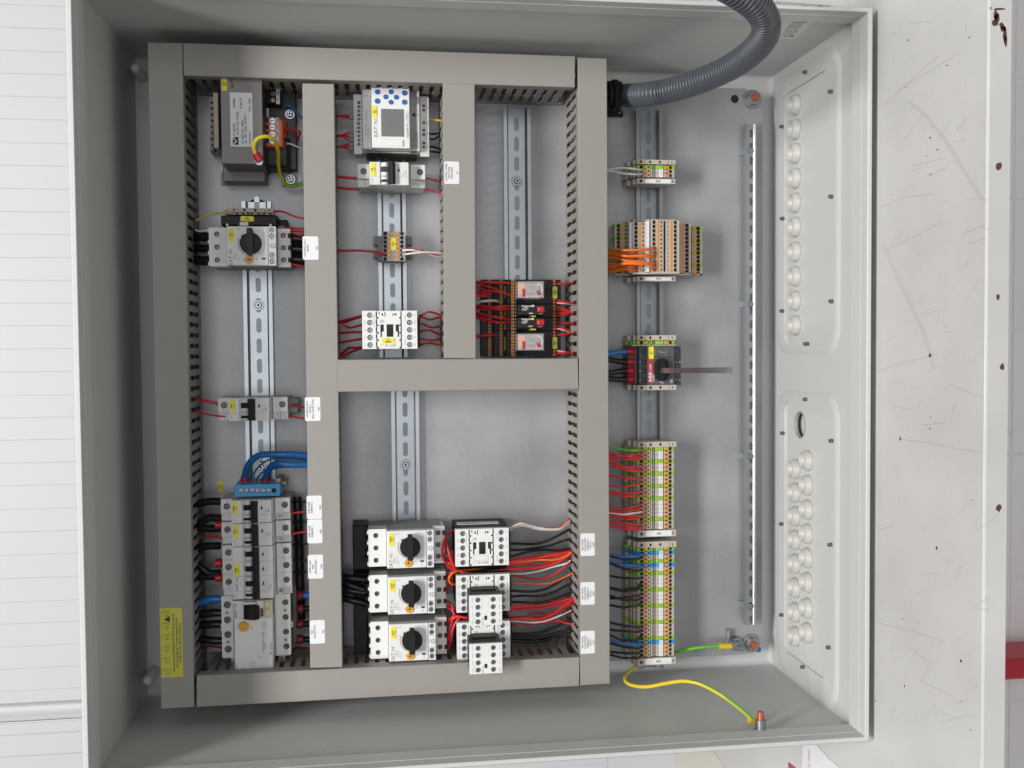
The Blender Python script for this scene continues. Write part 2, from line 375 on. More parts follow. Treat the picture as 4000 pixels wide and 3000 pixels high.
def tag_plate(parent, x0, y0, x1, y1, w, rows, h=2.2, mode='N', m='yellow', name='marker_label', sq=.85, label=None):
    g = G(); a = up(x0, y0, w); b = up(x1, y1, w)
    c = 1.0; u0, u1 = sorted((a[0], b[0])); v0, v1 = sorted((a[1], b[1]))
    g.prism([(u0 + c, v0), (u1 - c, v0), (u1, v0 + c), (u1, v1 - c), (u1 - c, v1), (u0 + c, v1), (u0, v1 - c), (u0, v0 + c)], w - .4, w + .5)
    p = part(name, g, m, parent, label)
    t = G()
    if mode == 'N':
        n = len(rows)
        for i, s_ in enumerate(rows):
            text(t, s_, u0 + (u1 - u0) * (.36 + .42 * i if n > 1 else .5), (v0 + v1) / 2, w + .65, h if i == 0 else h * .8, 'N', sq)
    else:
        n = len(rows)
        for i, s_ in enumerate(rows): text(t, s_, (u0 + u1) / 2, v0 + (v1 - v0) * (.66 - .42 * i if n > 1 else .5), w + .65, h if i == 0 else h * .8, 'F', sq)
    part('lettering', t, 'ink', p); return p
WIRES = []
def wire(col, pts, label, r_=1.15, group=None, k=5, name='wire'):
    P = []
    for x, y, w in pts: u, v = up(x, y, w); P.append((u, v, w))
    g = G(); g.tube(spline(P, k), r_, 7 if r_ < 2 else 9)
    return solo(name, g, col, label, 'wire', P[0], group or 'wires')

# ================================================================== room
NW = 'zero one two three four five six seven eight nine ten eleven twelve thirteen fourteen fifteen sixteen seventeen eighteen nineteen twenty'.split()
ORD = 'zeroth first second third fourth fifth sixth seventh eighth ninth tenth eleventh twelfth thirteenth fourteenth fifteenth'.split()
crop(0, 0, 1)
WALLW = -480.0; FLU = UR + 850; TU = UR + 9
def upUx(x, u): return upU(x, 1500, u)[1]
TF = upUx(3846, TU)
g = G(); g.box(FLU, -1600, WALLW - 30, FLU + 20, 2600, 2600)
solo('floor', g, 'floorgrey', kind='structure')
# cladding of upright boards behind the cabinet
back = bpy.data.objects.new('wall', None); sc.collection.objects.link(back); back.location = M(400, 400, WALLW); back['kind'] = 'structure'; back['org'] = [400, 400, WALLW]
g = G(); va_, vb_ = up(100, 2742, WALLW)[1], up(100, 2818, WALLW)[1]; g.box(-1300, -1600, WALLW - 60, FLU, va_, WALLW - .9); g.box(-1300, vb_, WALLW - 60, FLU, 2600, WALLW - .9); g.box(-1300, va_, WALLW - 60, FLU, vb_, WALLW - 14.5); part('backing', g, 'cladding', back)
ys = [-70, 20, 109, 199, 288, 377, 466, 558, 646, 737, 827, 915, 1006, 1094, 1184, 1272, 1363, 1452, 1543, 1631, 1718, 1808, 1896, 1988, 2077, 2167, 2258, 2350, 2435, 2524, 2611, 2697, 2745]
VS = [up(100, y, WALLW)[1] for y in ys]
for i in range(len(VS) - 1):
    gp = 2.2 if i == 18 else (.7 if i % 2 else .25)
    g = G(); g.prism([(VS[i] + gp * .5, WALLW - 14), (VS[i] + gp * .5, WALLW - .5), (VS[i] + gp * .5 + .5, WALLW), (VS[i + 1] - .5, WALLW), (VS[i + 1] - .1, WALLW - .5), (VS[i + 1] - .1, WALLW - 14)], -1300, 700, 'U')
    part('cladding_board', g, 'cladding', back)
va, vb = up(100, 2745, WALLW)[1], up(100, 2815, WALLW)[1]
g = G(); pr = [(va, WALLW - 14), (va, WALLW)]
for i in range(9): t = i / 8; pr.append((va + (vb - va) * (.08 + .84 * t), WALLW - 11 * math.sin(math.pi * min(1, t * 1.15)) - (3 if i < 8 else 0)))
pr += [(vb, WALLW - 1), (vb, WALLW - 14)]
g.prism(pr, -1300, 700, 'U'); part('corner_trough', g, 'cladding', back)
ys2 = [2822, 2868, 2952, 3040, 3130]
for i in range(4):
    a, b = up(100, ys2[i], WALLW)[1], up(100, ys2[i + 1], WALLW)[1]
    g = G(); g.box(-1300, a + .5, WALLW - 14, 700, b - .5, WALLW + 1, .8); part('cladding_board', g, 'cladding', back)
v0 = up(100, 3131, WALLW)[1]
for i in range(6):
    g = G(); g.box(-1300, v0 + i * 78 + .5, WALLW - 14, 700, v0 + i * 78 + 77.5, WALLW, .8); part('cladding_board', g, 'cladding', back)
# added painted block wall under the table, set forward to catch more light: its upright joints show past the table edge
PW = 215.0
pl_ = bpy.data.objects.new('added_block_wall', None); sc.collection.objects.link(pl_); pl_.location = M(FLU, 400, PW); pl_['kind'] = 'structure'; pl_['org'] = [FLU, 400, PW]
g = G(); g.box(UR + 45, -620, PW - 80, FLU, 1420, PW - 1.6); part('added_wall_mortar', g, 'added_wall_paint', pl_)
e = [up(3975, y, PW)[1] for y in (-700, -206, 300, 777, 1291, 1775, 2258, 2733, 3240, 3740)]
for u_ in range(5):
    ua_, ub_ = UR + 45 + u_ * 161, UR + 45 + (u_ + 1) * 161
    for i in range(9):
        h_ = 0 if u_ % 2 == 1 or u_ == 0 else (e[1] - e[0]) / 2
        g = G(); g.box(ua_ + .6, e[i] + h_ + .5, PW - 20, ub_ - .6, e[i + 1] + h_ - .5, PW + random.uniform(-.4, .4), 1.0); part('added_wall_block', g, 'added_wall_paint', pl_)
# work table
tb = thing('work_table', 'white enamelled steel work table, scratched and chipped, under the cabinet', 'table', (TU, 400, 200))
g = G(); g.box(TU + .2, -700, WALLW + 4, TU + 3, 1500, TF, 1); part('table_top', g, 'enamel', tb)
g = G(); g.box(TU + 3.2, -700, TF - 4, TU + 22.5, 1500, TF - .4, 0); g.prism([(TU + .4, TF - .4), (TU + 2.2, TF + .5), (TU + 22.5, TF + .5), (TU + 22.5, TF - .4)], -700, 1500, 'V') ; part('front_edge', g, 'enamel', tb)
for v in (-680, 1440):
    for w in (-440, 440):
        g = G(); g.box(TU + 3.2, v, w, FLU, v + 40, w + 36); part('leg', g, 'enamel', tb)
# rust chips and scuffs on the table (wear with its own shape)
def chip(x, y, rx, ry, plane='top'):
    if plane == 'top': rx, ry = rx * .62, ry * .62
    elif ry > 30: rx, ry = rx * .8, ry * .8
    g = G(); n = 9; c = []
    for i in range(n):
        a = 2 * math.pi * i / n; rr = random.uniform(.6, 1.1); px, py = x + rx * rr * math.cos(a), y + ry * rr * math.sin(a)
        if plane == 'top': v, w = upU(px, py, TU + .1); c.append((TU + .1, v, w))
        else: u, v = up(px, py, TF + .62); c.append((u, v, TF + .62))
    g.add(c, [tuple(range(n))]); return part('chip', g, 'rust', tb)
for q in [(3633, 538, 6, 8), (3662, 585, 6, 7), (3621, 609, 4, 4), (3634, 681, 6, 6), (3695, 1276, 4, 6), (3632, 1388, 9, 13), (3635, 1628, 5, 6), (3632, 1674, 5, 7), (3516, 1712, 6, 16), (3799, 1955, 14, 3), (3658, 2142, 7, 15), (3528, 2418, 4, 6), (3753, 2583, 8, 11), (3533, 2680, 4, 12), (3419, 2737, 4, 6), (3791, 2853, 4, 6), (3755, 2740, 3, 5), (3547, 157, 4, 9), (3785, 146, 10, 3), (3700, 255, 12, 3), (3538, 340, 8, 3), (3488, 760, 10, 2), (3570, 644, 6, 1.5)]: chip(*q)
for q in [(3895, 75, 14, 40), (3925, 130, 11, 50), (3905, 35, 26, 5), (3890, 60, 9, 22), (3912, 98, 12, 16), (3928, 160, 7, 26), (3885, 88, 10, 18), (3870, 32, 4, 7), (3920, 112, 12, 14), (3902, 650, 12, 22), (3914, 1434, 10, 17), (3901, 1985, 12, 18), (3898, 1160, 10, 17)]: chip(*q, plane='front')
def scratch(pts, r_=.11, m='scratchmark'):
    P = []
    for x, y in pts: v, w = upU(x, y, TU + .1); P.append((TU + .1, v, w))
    g = G()
    for a, b in zip(P, P[1:]):
        d_ = Vector(b) - Vector(a); n_ = Vector((0, -d_[2], d_[1])).normalized() * r_ * 1.4
        g.add([tuple(Vector(a) - n_), tuple(Vector(a) + n_), tuple(Vector(b) + n_), tuple(Vector(b) - n_)], [(0, 1, 2, 3)])
    part('scratch', g, m, tb)
for q in [[(3480, 385), (3537, 330), (3665, 218)], [(3540, 330), (3620, 285), (3752, 203)], [(3425, 425), (3480, 388)], [(3535, 547), (3606, 440)], [(3575, 646), (3690, 617)], [(3438, 812), (3530, 770), (3648, 758)], [(3765, 910), (3850, 878)], [(3420, 1455), (3500, 1425), (3665, 1382)], [(3515, 1716), (3620, 1728), (3832, 1770)], [(3420, 2430), (3580, 2470), (3690, 2508)], [(3430, 2068), (3495, 2055)], [(3700, 1500), (3840, 1555)], [(3600, 1660), (3690, 1652)], [(3780, 955), (3850, 930)], [(3440, 985), (3560, 930), (3690, 860)], [(3550, 2528), (3640, 2595), (3595, 2660), (3720, 2720)]]: scratch(q)
for q in [[(3540, 398), (3610, 455), (3700, 570), (3780, 700), (3840, 790)], [(3445, 960), (3500, 1080), (3570, 1230), (3620, 1350), (3645, 1450)]]:
    for off in (0, 5, 11):
        sq_ = [(p_.x, p_.y) for p_ in spline([(x + off, y - off * .4, 0) for x, y in q], 5)]; scratch(sq_, .22, 'scuff')
g = G(); rs = random.Random(3)
for i in range(110):     # faint fine wear all over the enamel
    x, y = rs.uniform(3430, 3840), rs.uniform(0, 3000); a_ = rs.gauss(-.5, .5); l_ = rs.uniform(10, 95) if rs.random() < .75 else rs.uniform(1.5, 5)
    p0, p1 = upU(x, y, TU - .12), upU(x + l_ * math.cos(a_), y + l_ * math.sin(a_), TU - .12); d_ = Vector((p1[0] - p0[0], p1[1] - p0[1])); n_ = Vector((-d_.y, d_.x)).normalized() * rs.uniform(.05, .13) * (3 if l_ < 6 else 1)
    g.add([(TU - .12, p0[0] - n_.x, p0[1] - n_.y), (TU - .12, p0[0] + n_.x, p0[1] + n_.y), (TU - .12, p1[0] + n_.x, p1[1] + n_.y), (TU - .12, p1[0] - n_.x, p1[1] - n_.y)], [(0, 1, 2, 3)])
part('fine_scratches', g, 'finescratch', tb, kind='stuff')
# papers on the table behind the cabinet
def sheet(name, px, h, m, label, cat):
    g = G(); q = [upU(x, y, TU - h) for x, y in px]; n = len(q)
    g.add([(TU - h, v, w) for v, w in q] + [(TU - h + .5, v, w) for v, w in q], [tuple(range(n)), tuple(range(2 * n - 1, n - 1, -1))] + [(i, n + i, n + (i + 1) % n, (i + 1) % n) for i in range(n)])
    return solo(name, g, m, label, cat)
sh = sheet('printed_sheet', [(3137, 2880), (3185, 2905), (3238, 2965), (3330, 3040), (3200, 3110), (3128, 3090)], .7, 'paper', 'white printed leaflet with red letters lying on the table beside the cabinet', 'leaflet')
g = G()
for i, (s_, y) in enumerate((('U', 2990), ('GROUP', 2950))):
    def pl(X, Y, y=y): v, w = upU(3160, y, TU - .9); return (TU - .9, v - X, w - Y)
    text(g, s_, 0, 0, 0, 5 if i == 0 else 3.2, 'P', .9, .2, pl)
part('lettering', g, 'redink', sh)
sh2 = sheet('card_sheet', [(2570, 2955), (2780, 2925), (2850, 3030), (2800, 3100), (2560, 3100)], .5, 'cardboard', 'cream sheet of card on the table behind the cabinet side', 'card')
sh3 = sheet('red_card', [(3078, 2978), (3118, 3010), (3100, 3060), (3083, 3050)], 1.2, 'redpaint', 'small pointed red card on the table next to the leaflet', 'card')
# red stand below the table
rd = thing('red_stand', 'slim red painted steel stand on the floor, showing past the table edge', 'stand', (FLU, 700, 270))
a = up(3945, 2575, 300); b = up(3945, 2658, 300)
g = G(); g.box(a[0] - 20, a[1], 242, FLU - 60, b[1], 300, 3); g.box(FLU - 60, a[1] - 20, 225, FLU, b[1] + 20, 320, 2); part('box_body', g, 'redpaint', rd)

# ================================================================== enclosure
bt = thing('timber_batten', 'timber battens lifting the cabinet off the table', 'batten', (TU, 400, 100))
for w_ in (30, 200):
    g = G(); g.box(UR + .1, 20, w_, TU + .1, 780, w_ + 30); part('batten', g, 'cardboard', bt)
en = thing('enclosure', 'light grey steel wall enclosure standing open on the table', 'cabinet', (UR, 400, 0))
g = G(); g.box(UL, 0, -2, UR, HV, 0); part('back_panel', g, 'paint', en)
g = G(); g.box(UL, 0, 0, UL + 1.5, HV, DEP - 34); part('top_wall', g, 'paint', en)
for v0 in (0, HV - 1.5):
    g = G(); g.box(UL + 1.5, v0, 0, UR - 1.5, v0 + 1.5, DEP - 34)
    for uu in ((UR - 13, UR - 1.5),):  # rounded inner corner
        g.prism([(UR - 1.5, 0), (UR - 9, 0), (UR - 4, 3), (UR - 1.5, 8)], v0, v0 + 1.5, 'V')
    part('side_wall', g, 'paint', en)
# bent fillets along the back corners
g = G()
def fillet(a, b, axis, su, sv_):
    pass
for v0, sgn in ((1.5, 1), (HV - 1.5, -1)):
    pts = [(v0, 0)] + [(v0 + sgn * 7 * (1 - math.cos(t)), 7 * (1 - math.sin(t))) for t in [math.pi / 2 * i / 6 for i in range(7)]][::1]
    g.prism(pts, UL + 1.5, UR - 1.5, 'U')
pts = [(UR - 1.5, 0)] + [(UR - 1.5 - 7 * (1 - math.cos(t)), 7 * (1 - math.sin(t))) for t in [math.pi / 2 * i / 6 for i in range(7)]]
g.prism(pts, 1.5, HV - 1.5, 'V'); part('corner_fillet', g, 'paint', en)
# rim: four mitred bars with a rounded outer front edge
def rim(side):
    g = G(); prof = [(0, DEP - 34), (7.2, DEP - 34), (6.4, DEP - 14), (6.0, DEP - 14), (5.6, DEP - .6), (5.0, DEP), (1.4, DEP), (0, DEP - 1.6)]
    n = len(prof); A, B = [], []
    for o_, w in prof:
        if side == 'top': A.append((UL + o_, o_, w)); B.append((UL + o_, HV - o_, w))
        if side == 'bot': A.append((UR - o_, o_, w)); B.append((UR - o_, HV - o_, w))
        if side == 'v0': A.append((UL + o_, o_, w)); B.append((UR - o_, o_, w))
        if side == 'v1': A.append((UL + o_, HV - o_, w)); B.append((UR - o_, HV - o_, w))
    g.add(A + B, [(i, (i + 1) % n, n + (i + 1) % n, n + i) for i in range(n)]); part('rim', g, 'paint', en)
for s_ in ('top', 'bot', 'v0', 'v1'): rim(s_)
# bottom wall with two gland plate openings
def remapU(t, base, g):      # slab built as (V, W, height) -> stands up from the bottom wall
    n = len(g.v); g.v += [(base - z, x, y) for x, y, z in t.v]
    for q, s_ in zip(t.f, t.sm): g.f.append([n + i for i in q]); g.mi.append(0); g.sm.append(s_)
def rr(v0, w0, v1, w1, r_, n=6):
    o = []
    for cx, cy, a0 in ((v1 - r_, w1 - r_, 0), (v0 + r_, w1 - r_, 90), (v0 + r_, w0 + r_, 180), (v1 - r_, w0 + r_, 270)):
        for i in range(n + 1): a = math.radians(a0 + 90 * i / n); o.append((cx + r_ * math.cos(a), cy + r_ * math.sin(a)))
    return o
BU = UR - 1.5
PL = []
for (xa, ya, xb, yb, oy0, oy1) in ((3071, 372, 3240, 1352, 318, 1385), (3071, 1570, 3238, 2540, 1518, 2610)):
    v0, w0 = upU(xa, ya, BU); v1, _ = upU(xa, yb, BU); _, w1 = upU(xb, (ya + yb) / 2, BU)
    a0, b0 = upU(3040, oy0, BU); a1, _ = upU(3040, oy1, BU); _, b1 = upU(3284, 1000, BU)
    PL.append((v0, w0, v1, w1, a0, b0, a1, b1))
g = G(); g.box(UR - 1.5, 1.5, 0, UR, PL[0][0], DEP - 34); g.box(UR - 1.5, PL[0][2], 0, UR, PL[1][0], DEP - 34); g.box(UR - 1.5, PL[1][2], 0, UR, HV - 1.5, DEP - 34)
for q in PL: g.box(UR - 1.5, q[0], 0, UR, q[2], q[1]); g.box(UR - 1.5, q[0], q[3], UR, q[2], DEP - 34)
part('bottom_wall', g, 'paint', en)
for k, (v0, w0, v1, w1, a0, b0, a1, b1) in enumerate(PL):
    # raised bead frame
    g = G(); o1 = rr(a0, b0, a1, b1, 34); o2 = rr(a0 + 5, b0 + 5, a1 - 5, b1 - 5, 30); o3 = rr(a0 + 9, b0 + 9, a1 - 9, b1 - 9, 26); i1 = rr(v0, w0, v1, w1, 14); n = len(o1)
    g.add([(BU, a, b) for a, b in o1] + [(BU - 2.6, a, b) for a, b in o2] + [(BU - 2.6, a, b) for a, b in o3] + [(BU - 2.6, a, b) for a, b in i1] + [(BU + 1, a, b) for a, b in i1],
          [(j * n + i, j * n + (i + 1) % n, (j + 1) * n + (i + 1) % n, (j + 1) * n + i) for j in range(4) for i in range(n)])
    g.sm = [i < 2 * n for i in range(len(g.f))]
    part('gland_frame', g, 'paint', en)
    # gland plate, pierced
    t = G(); holes = []
    if k == 1:
        hv, hw = upU(3125, 1660, BU); h2, _ = upU(3125, 1609, BU); holes = [(hv, hw, abs(hv - h2), abs(hv - h2))]
        t.slab(v0 - 4, w0 - 4, v1 + 4, w1 + 4, 1.5, 0, holes, 'V', 32)
        g = G(); remapU(t, UR + 0, g); gp = part('gland_plate', g, 'paint', en)
        g = G(); g.lathe((UR, hv, hw), [(holes[0][2] + 1.0, -1.52), (holes[0][2] + .3, -2.1), (holes[0][2] - .6, -1.9), (holes[0][2] - .6, 2.6)], 'U', 36); part('hole_edging', g, 'greyplastic', gp)
    else:
        g = G(); g.box(UR - 1.4, v0 - 4, w0 - 4, UR - .1, v1 + 4, w1 + 4); gp = part('gland_plate', g, 'paint', en)
    # blind plugs
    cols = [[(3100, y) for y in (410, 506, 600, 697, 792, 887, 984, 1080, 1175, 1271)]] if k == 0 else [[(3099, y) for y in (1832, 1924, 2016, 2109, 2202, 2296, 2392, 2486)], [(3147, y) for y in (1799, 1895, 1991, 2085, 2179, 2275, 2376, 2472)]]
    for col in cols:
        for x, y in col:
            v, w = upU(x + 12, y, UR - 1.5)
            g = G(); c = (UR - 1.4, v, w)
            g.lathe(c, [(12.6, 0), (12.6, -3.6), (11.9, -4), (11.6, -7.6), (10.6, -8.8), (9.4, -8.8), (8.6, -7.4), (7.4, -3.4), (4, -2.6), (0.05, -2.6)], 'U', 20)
            bp_ = part('blind_plug', g, 'ivory', gp); g = G(); g.lathe(c, [(13.3, 0), (13.2, -.5), (12.5, -.5)], 'U', 20); part('shadow_ring', g, 'greyplastic', bp_)  # dark ring puts the shade around each plug's foot into colour
# little dark screws round the gland plates
for x, y in [(3143, 282), (3244, 358), (3052, 495), (3245, 768), (3054, 854), (3246, 1177), (3053, 1215), (3146, 1343), (3144, 1560), (3055, 1692), (3246, 1722), (3051, 2047), (3242, 2128), (3051, 2402), (3235, 2529), (3134, 2605)]:
    v, w = upU(x + 7, y, UR - 4.1); g = G(); g.cyl((UR - 4.1, v, w), 2.6, -4.5, 'U', 10, r2=2.2); part('screw', g, 'darkscrew', en)
# rating sticker on the side wall
px = [(3030, 5), (3247, 20), (3105, 152), (2975, 147)]
g = G(); q = [upV(x, y, 1.5) for x, y in px]; g.add([(u, 1.7, w) for u, w in q], [(0, 1, 2, 3)]); st = part('rating_sticker', g, 'paper', en)
def side_quad(g, px): q = [upV(x, y, 1.5) for x, y in px]; g.add([(u, 1.85, w) for u, w in q], [tuple(range(len(q)))])
g = G()
for i in range(9):
    t = i / 9; x0, y0 = 3040 + 60 * t + 8, 146; x1, y1 = 3143 + 34 * t, 14 + 8 * t; dx, dy = (x1 - x0), (y1 - y0)
    for j in range(14):
        if random.random() < .12: continue
        a, b = .02 + j * .069, .02 + j * .069 + .052
        side_quad(g, [(x0 + dx * a, y0 + dy * a), (x0 + dx * b, y0 + dy * b), (x0 + dx * b + 1.6, y0 + dy * b + .2), (x0 + dx * a + 1.6, y0 + dy * a + .2)])
def pv(cx, cy, sc_=1.0):
    u0, w0 = upV(cx, cy, 1.5)
    return lambda X, Y: (u0 - Y * sc_, 1.85, w0 - X * sc_)
text(g, 'CE', 0, 0, 0, 5, 'P', .9, 0, pv(3184, 42)); text(g, 'UL', 0, 0, 0, 4.4, 'P', .9, 0, pv(3094, 140)); text(g, 'C', 0, 0, 0, 5, 'P', .9, 0, pv(3162, 80)); text(g, 'EHC', 0, 0, 0, 3.8, 'P', .9, 0, pv(3200, 26))

for cx_, cy_ in ((3147, 83), (3175, 70)):
    u_, w_ = upV(cx_, cy_, 1.5); g.add([(u_ + 3.4 * math.cos(i * .63), 1.86, w_ + 3.4 * math.sin(i * .63)) for i in range(10)], [tuple(range(10))])
part('print', g, 'ink', st)
# studs and bolts of the enclosure
def bolt(parent, x, y, w, name='mounting_bolt', cap=True, dx=10, dy=-5, h=13.5):
    u, v = up(x, y, w); g = G(); g.cyl((u, v, w), 12.5, 1.6, 'W', 24, ch=.4); part('washer', g, 'zinc', parent)
    g = G(); g.cyl((u, v, w + 1.6), 9.3, 7.5, 'W', 6, ch=.8); g.sm = [False] * len(g.sm); part('nut', g, 'zinc', parent)
    g = G(); g.cyl((u, v, w + 9), 5.2, h - 9, 'W', 14, ch=1.2); part('bolt_tip', g, 'copper' if cap else 'zinc', parent)
bolt(en, 2938, 388, WP + .2); bolt(en, 2933, 2512, WP + .2)
for x, y in ((664, 140), (530, 268), (578, 2656), (718, 2782)):
    u, v = up(x, y, 40); g = G(); g.cyl((u, v, 0), 6, 44, 'W', 12, ch=2); part('standoff', g, 'paper', en)  # white colour stands in for the glint of shiny metal studs

# ================================================================== mounting plate
pl = thing('mounting_plate', 'galvanised mounting plate carrying all the wiring gear', 'metal plate', (up(1700, 1400, WP)[0], up(1700, 1400, WP)[1], WP))
tl = up(665, 300, WP); br = up(2976, 2552, WP); tr_ = up(2976, 348, WP)
c = 14
u0, v0, u1, v1 = tl[0] - 10, tr_[1], br[0], br[1]
g = G(); g.prism([(u0, v0), (u1 - c * 1.6, v0), (u1 - c * .9, v0 + c * .6), (u1, v0 + c * 2.2), (u1, v1 - c * 2.2), (u1 - c * .9, v1 - c * .6), (u1 - c * 1.6, v1), (u0, v1)], WP - 2.5, WP)
g.box(u1 - 2, v0 + c * 2.4, WP - 16, u1, v1 - c * 2.4, WP - 2.5); part('plate', g, 'galv', pl)
u, v = up(2870, 387, WP); g = G(); g.cyl((u, v, WP - 1), 5.4, 1.15, 'W', 18); part('bolt_hole', g, 'hole', pl)
tag_plate(pl, 2842 - 1990, 1850 + 97 * .27125, 700 + 630 * .27125, 1850 + 272 * .27125, WP + .3, ['X04.1', '15.2'], 2.0, 'N', 'stickeryellow', 'marker_label') if 0 else None
crop(700, 1850); tag_plate(pl, 552, 97, 628, 272, WP + .3, ['X04.1', '/4.2'], 2.0)

g = G(); rs = random.Random(9)
for i in range(34):      # hairline marks left on the sheet
    x, y = (rs.uniform(1700, 2180), rs.uniform(1560, 1990)) if i % 2 else (rs.uniform(2640, 2880), rs.uniform(600, 2300)); a_ = rs.gauss(1.4, .35); l_ = rs.uniform(8, 60); crop(0, 0, 1)
    p0, p1 = up(x, y, WP + .06), up(x + l_ * math.cos(a_), y + l_ * math.sin(a_), WP + .06); d_ = Vector((p1[0] - p0[0], p1[1] - p0[1])); n_ = Vector((-d_.y, d_.x)).normalized() * rs.uniform(.08, .16)
    g.add([(p0[0] - n_.x, p0[1] - n_.y, WP + .06), (p0[0] + n_.x, p0[1] + n_.y, WP + .06), (p1[0] + n_.x, p1[1] + n_.y, WP + .06), (p1[0] - n_.x, p1[1] - n_.y, WP + .06)], [(0, 1, 2, 3)])
part('hairline_marks', g, 'strapmetal', pl, kind='stuff')
# ================================================================== DIN rails
def din_rail(name, label, x0, x1, ytop, ybot, w=WP, slot0=None, washers=(), k=None):
    """px at the plate: left and right flange edges (x), the two ends (y)"""
    ua, va = up(x0, ytop, w + 7.5); ub, vb = up(x1, ybot, w + 7.5)
    uc = (up((x0 + x1) / 2, (ytop + ybot) / 2, w + 7.5))[0]
    a = uc - 17.5; t = thing(name, label, 'mounting rail', (uc, va, w), 'steel mounting rails')
    prof = [(0, 7.5), (0, 8.3), (4.6, 8.3), (5.9, 7.2), (5.9, 1.6), (7, 1.0), (7, 0.1), (5.2, .3), (4.7, 1.2), (4.7, 6.6), (4.0, 7.5)]
    g = G(); g.prism([(a + p_[0], w + p_[1]) for p_ in prof], va, vb, 'V'); g.prism([(a + 35 - p_[0], w + p_[1]) for p_ in prof][::-1], va, vb, 'V'); part('rail_flange', g, 'zinc', t)
    g = G(); hs = []; y = va + (slot0 if slot0 is not None else 9)
    while y + 10 < vb: hs.append((uc, y, 3.1, 9)); y += 25
    t2 = G()
    cuts = [va] + [(hs[i][1] + hs[i + 1][1]) / 2 for i in range(len(hs) - 1)] + [vb]
    for i, (hu, hv, _, _) in enumerate(hs):
        # stadium slot cell
        out, inn = [], []; A0, A1, B0, B1 = a + 7, a + 28, cuts[i], cuts[i + 1]
        pts = []
        for j in range(8): an = math.pi * j / 7; pts.append((hu + 3.1 * math.cos(an), hv + 5.9 + 3.1 * math.sin(an)))
        for j in range(8): an = math.pi + math.pi * j / 7; pts.append((hu + 3.1 * math.cos(an), hv - 5.9 + 3.1 * math.sin(an)))
        for px_, py_ in pts:
            dx, dy = (px_ - hu) or 1e-6, (py_ - hv) or 1e-6
            t_ = min(((A1 - hu) / dx if dx > 0 else (A0 - hu) / dx), ((B1 - hv) / dy if dy > 0 else (B0 - hv) / dy)); out.append((hu + dx * t_, hv + dy * t_))
        # snap nearest outer points to the corners
        for cx in (A0, A1):
            for cy in (B0, B1):
                j = min(range(16), key=lambda q: (out[q][0] - cx) ** 2 + (out[q][1] - cy) ** 2); out[j] = (cx, cy)
        t2.add([(x, y_, w + 1) for x, y_ in out] + [(x, y_, w + 1) for x, y_ in pts] + [(x, y_, w + .05) for x, y_ in pts], [(j, (j + 1) % 16, 16 + (j + 1) % 16, 16 + j) for j in range(16)] + [(16 + j, 16 + (j + 1) % 16, 32 + (j + 1) % 16, 32 + j) for j in range(16)])
    part('rail_web', t2, 'zinc', t)
    for y in washers:
        u, v = up((x0 + x1) / 2, y, w + 3); g = G(); g.cyl((uc, v, w + 1), 6.8, 1.4, 'W', 20, ch=.5); g.cyl((uc, v, w + 2.4), 4.4, 2.2, 'W', 16, ch=1.0); g.cm = 1; g.cyl((uc, v, w + 4.0), 1.5, .75, 'W', 8); part('rail_screw', g, ['screw', 'hole'], t)
    return t, uc
crop(0, 0, 1)
din_rail('din_rail', 'slotted mounting rail of the leftmost bay, behind the transformer and breakers', 958, 1074, 786, 2600, slot0=2, washers=(1192, 1826))
din_rail('din_rail', 'slotted mounting rail in the second bay, above the cross duct', 1474, 1588, 300, 1396, slot0=14)
din_rail('din_rail', 'slotted mounting rail below the cross duct, running behind the motor breakers', 1532, 1644, 1500, 2620, slot0=8, washers=(1816,))
din_rail('din_rail', 'dull slotted mounting rail in the third bay above the relays', 1969, 2077, 418, 1396, slot0=20, washers=(707,))
din_rail('din_rail', 'shiny slotted mounting rail carrying the terminal strips and main switch', 2486, 2592, 428, 2610, slot0=9, washers=(1308,))
# narrow cable clamp rail on brackets
cr = thing('clamp_rail', 'narrow galvanised cable clamp rail at the right edge of the plate', 'mounting rail', (up(2920, 1500, WP + 14)[0], up(2920, 1500, WP)[1], WP + 14))
ua, va = up(2909, 486, WP + 14); ub, vb = up(2950, 2438, WP + 14); ua = up(2909, 1400, WP + 14)[0]; ub = up(2951, 1400, WP + 14)[0]
wr = WP + 14
g = G(); g.prism([(ua, wr - 6), (ua, wr + 4), (ua + 1.2, wr + 4), (ua + 1.2, wr - 4.8), (ua + 8, wr - 4.8), (ua + 8, wr - 6)], va, vb, 'V')
g.prism([(ub - 4.4, wr - 6), (ub - 4.4, wr + 2.4), (ub - 3, wr + 3.4), (ub - 1.2, wr + 3.8), (ub, wr + 2.6), (ub - 3, wr + 2.2), (ub - 3.2, wr - 6)], va, vb, 'V'); part('rail_channel', g, 'zinc', cr)
t2 = G(); n_ = int((vb - va) / 17.7); hs = [((ua + ub) / 2 + .3, va + 12 + 17.7 * i, 2.2, 5.3) for i in range(n_)]
t2.slab(ua + 1.2, va, ub - 4.4, vb, wr + 2.6, wr + .8, hs, 'V', 12, True); part('rail_web', t2, 'zinc', cr)
for y in (590, 1188, 1782, 2366):
    u, v = up(2928, y, wr); g = G(); g.cyl((u, v, wr + 2.6), 3.7, 2.2, 'W', 14, ch=.8); g.cm = 1; g.cyl((u, v, wr + 4.8), 1.0, .1, 'W', 6); part('rail_screw', g, ['screw', 'hole'], cr)
    g = G(); g.prism([(ua - 3, WP + .1), (ua - 3, WP + 1.6), (ua + .5, wr - 6.1), (ub - 2, wr - 6.1), (ub - 2, WP + .1), (ub - 3.4, WP + .1), (ub - 3.4, wr - 8), (ua + 1.5, wr - 8), (ua - .5, WP + .1)], v - 4, v + 4, 'V'); part('bracket', g, 'zinc', cr)

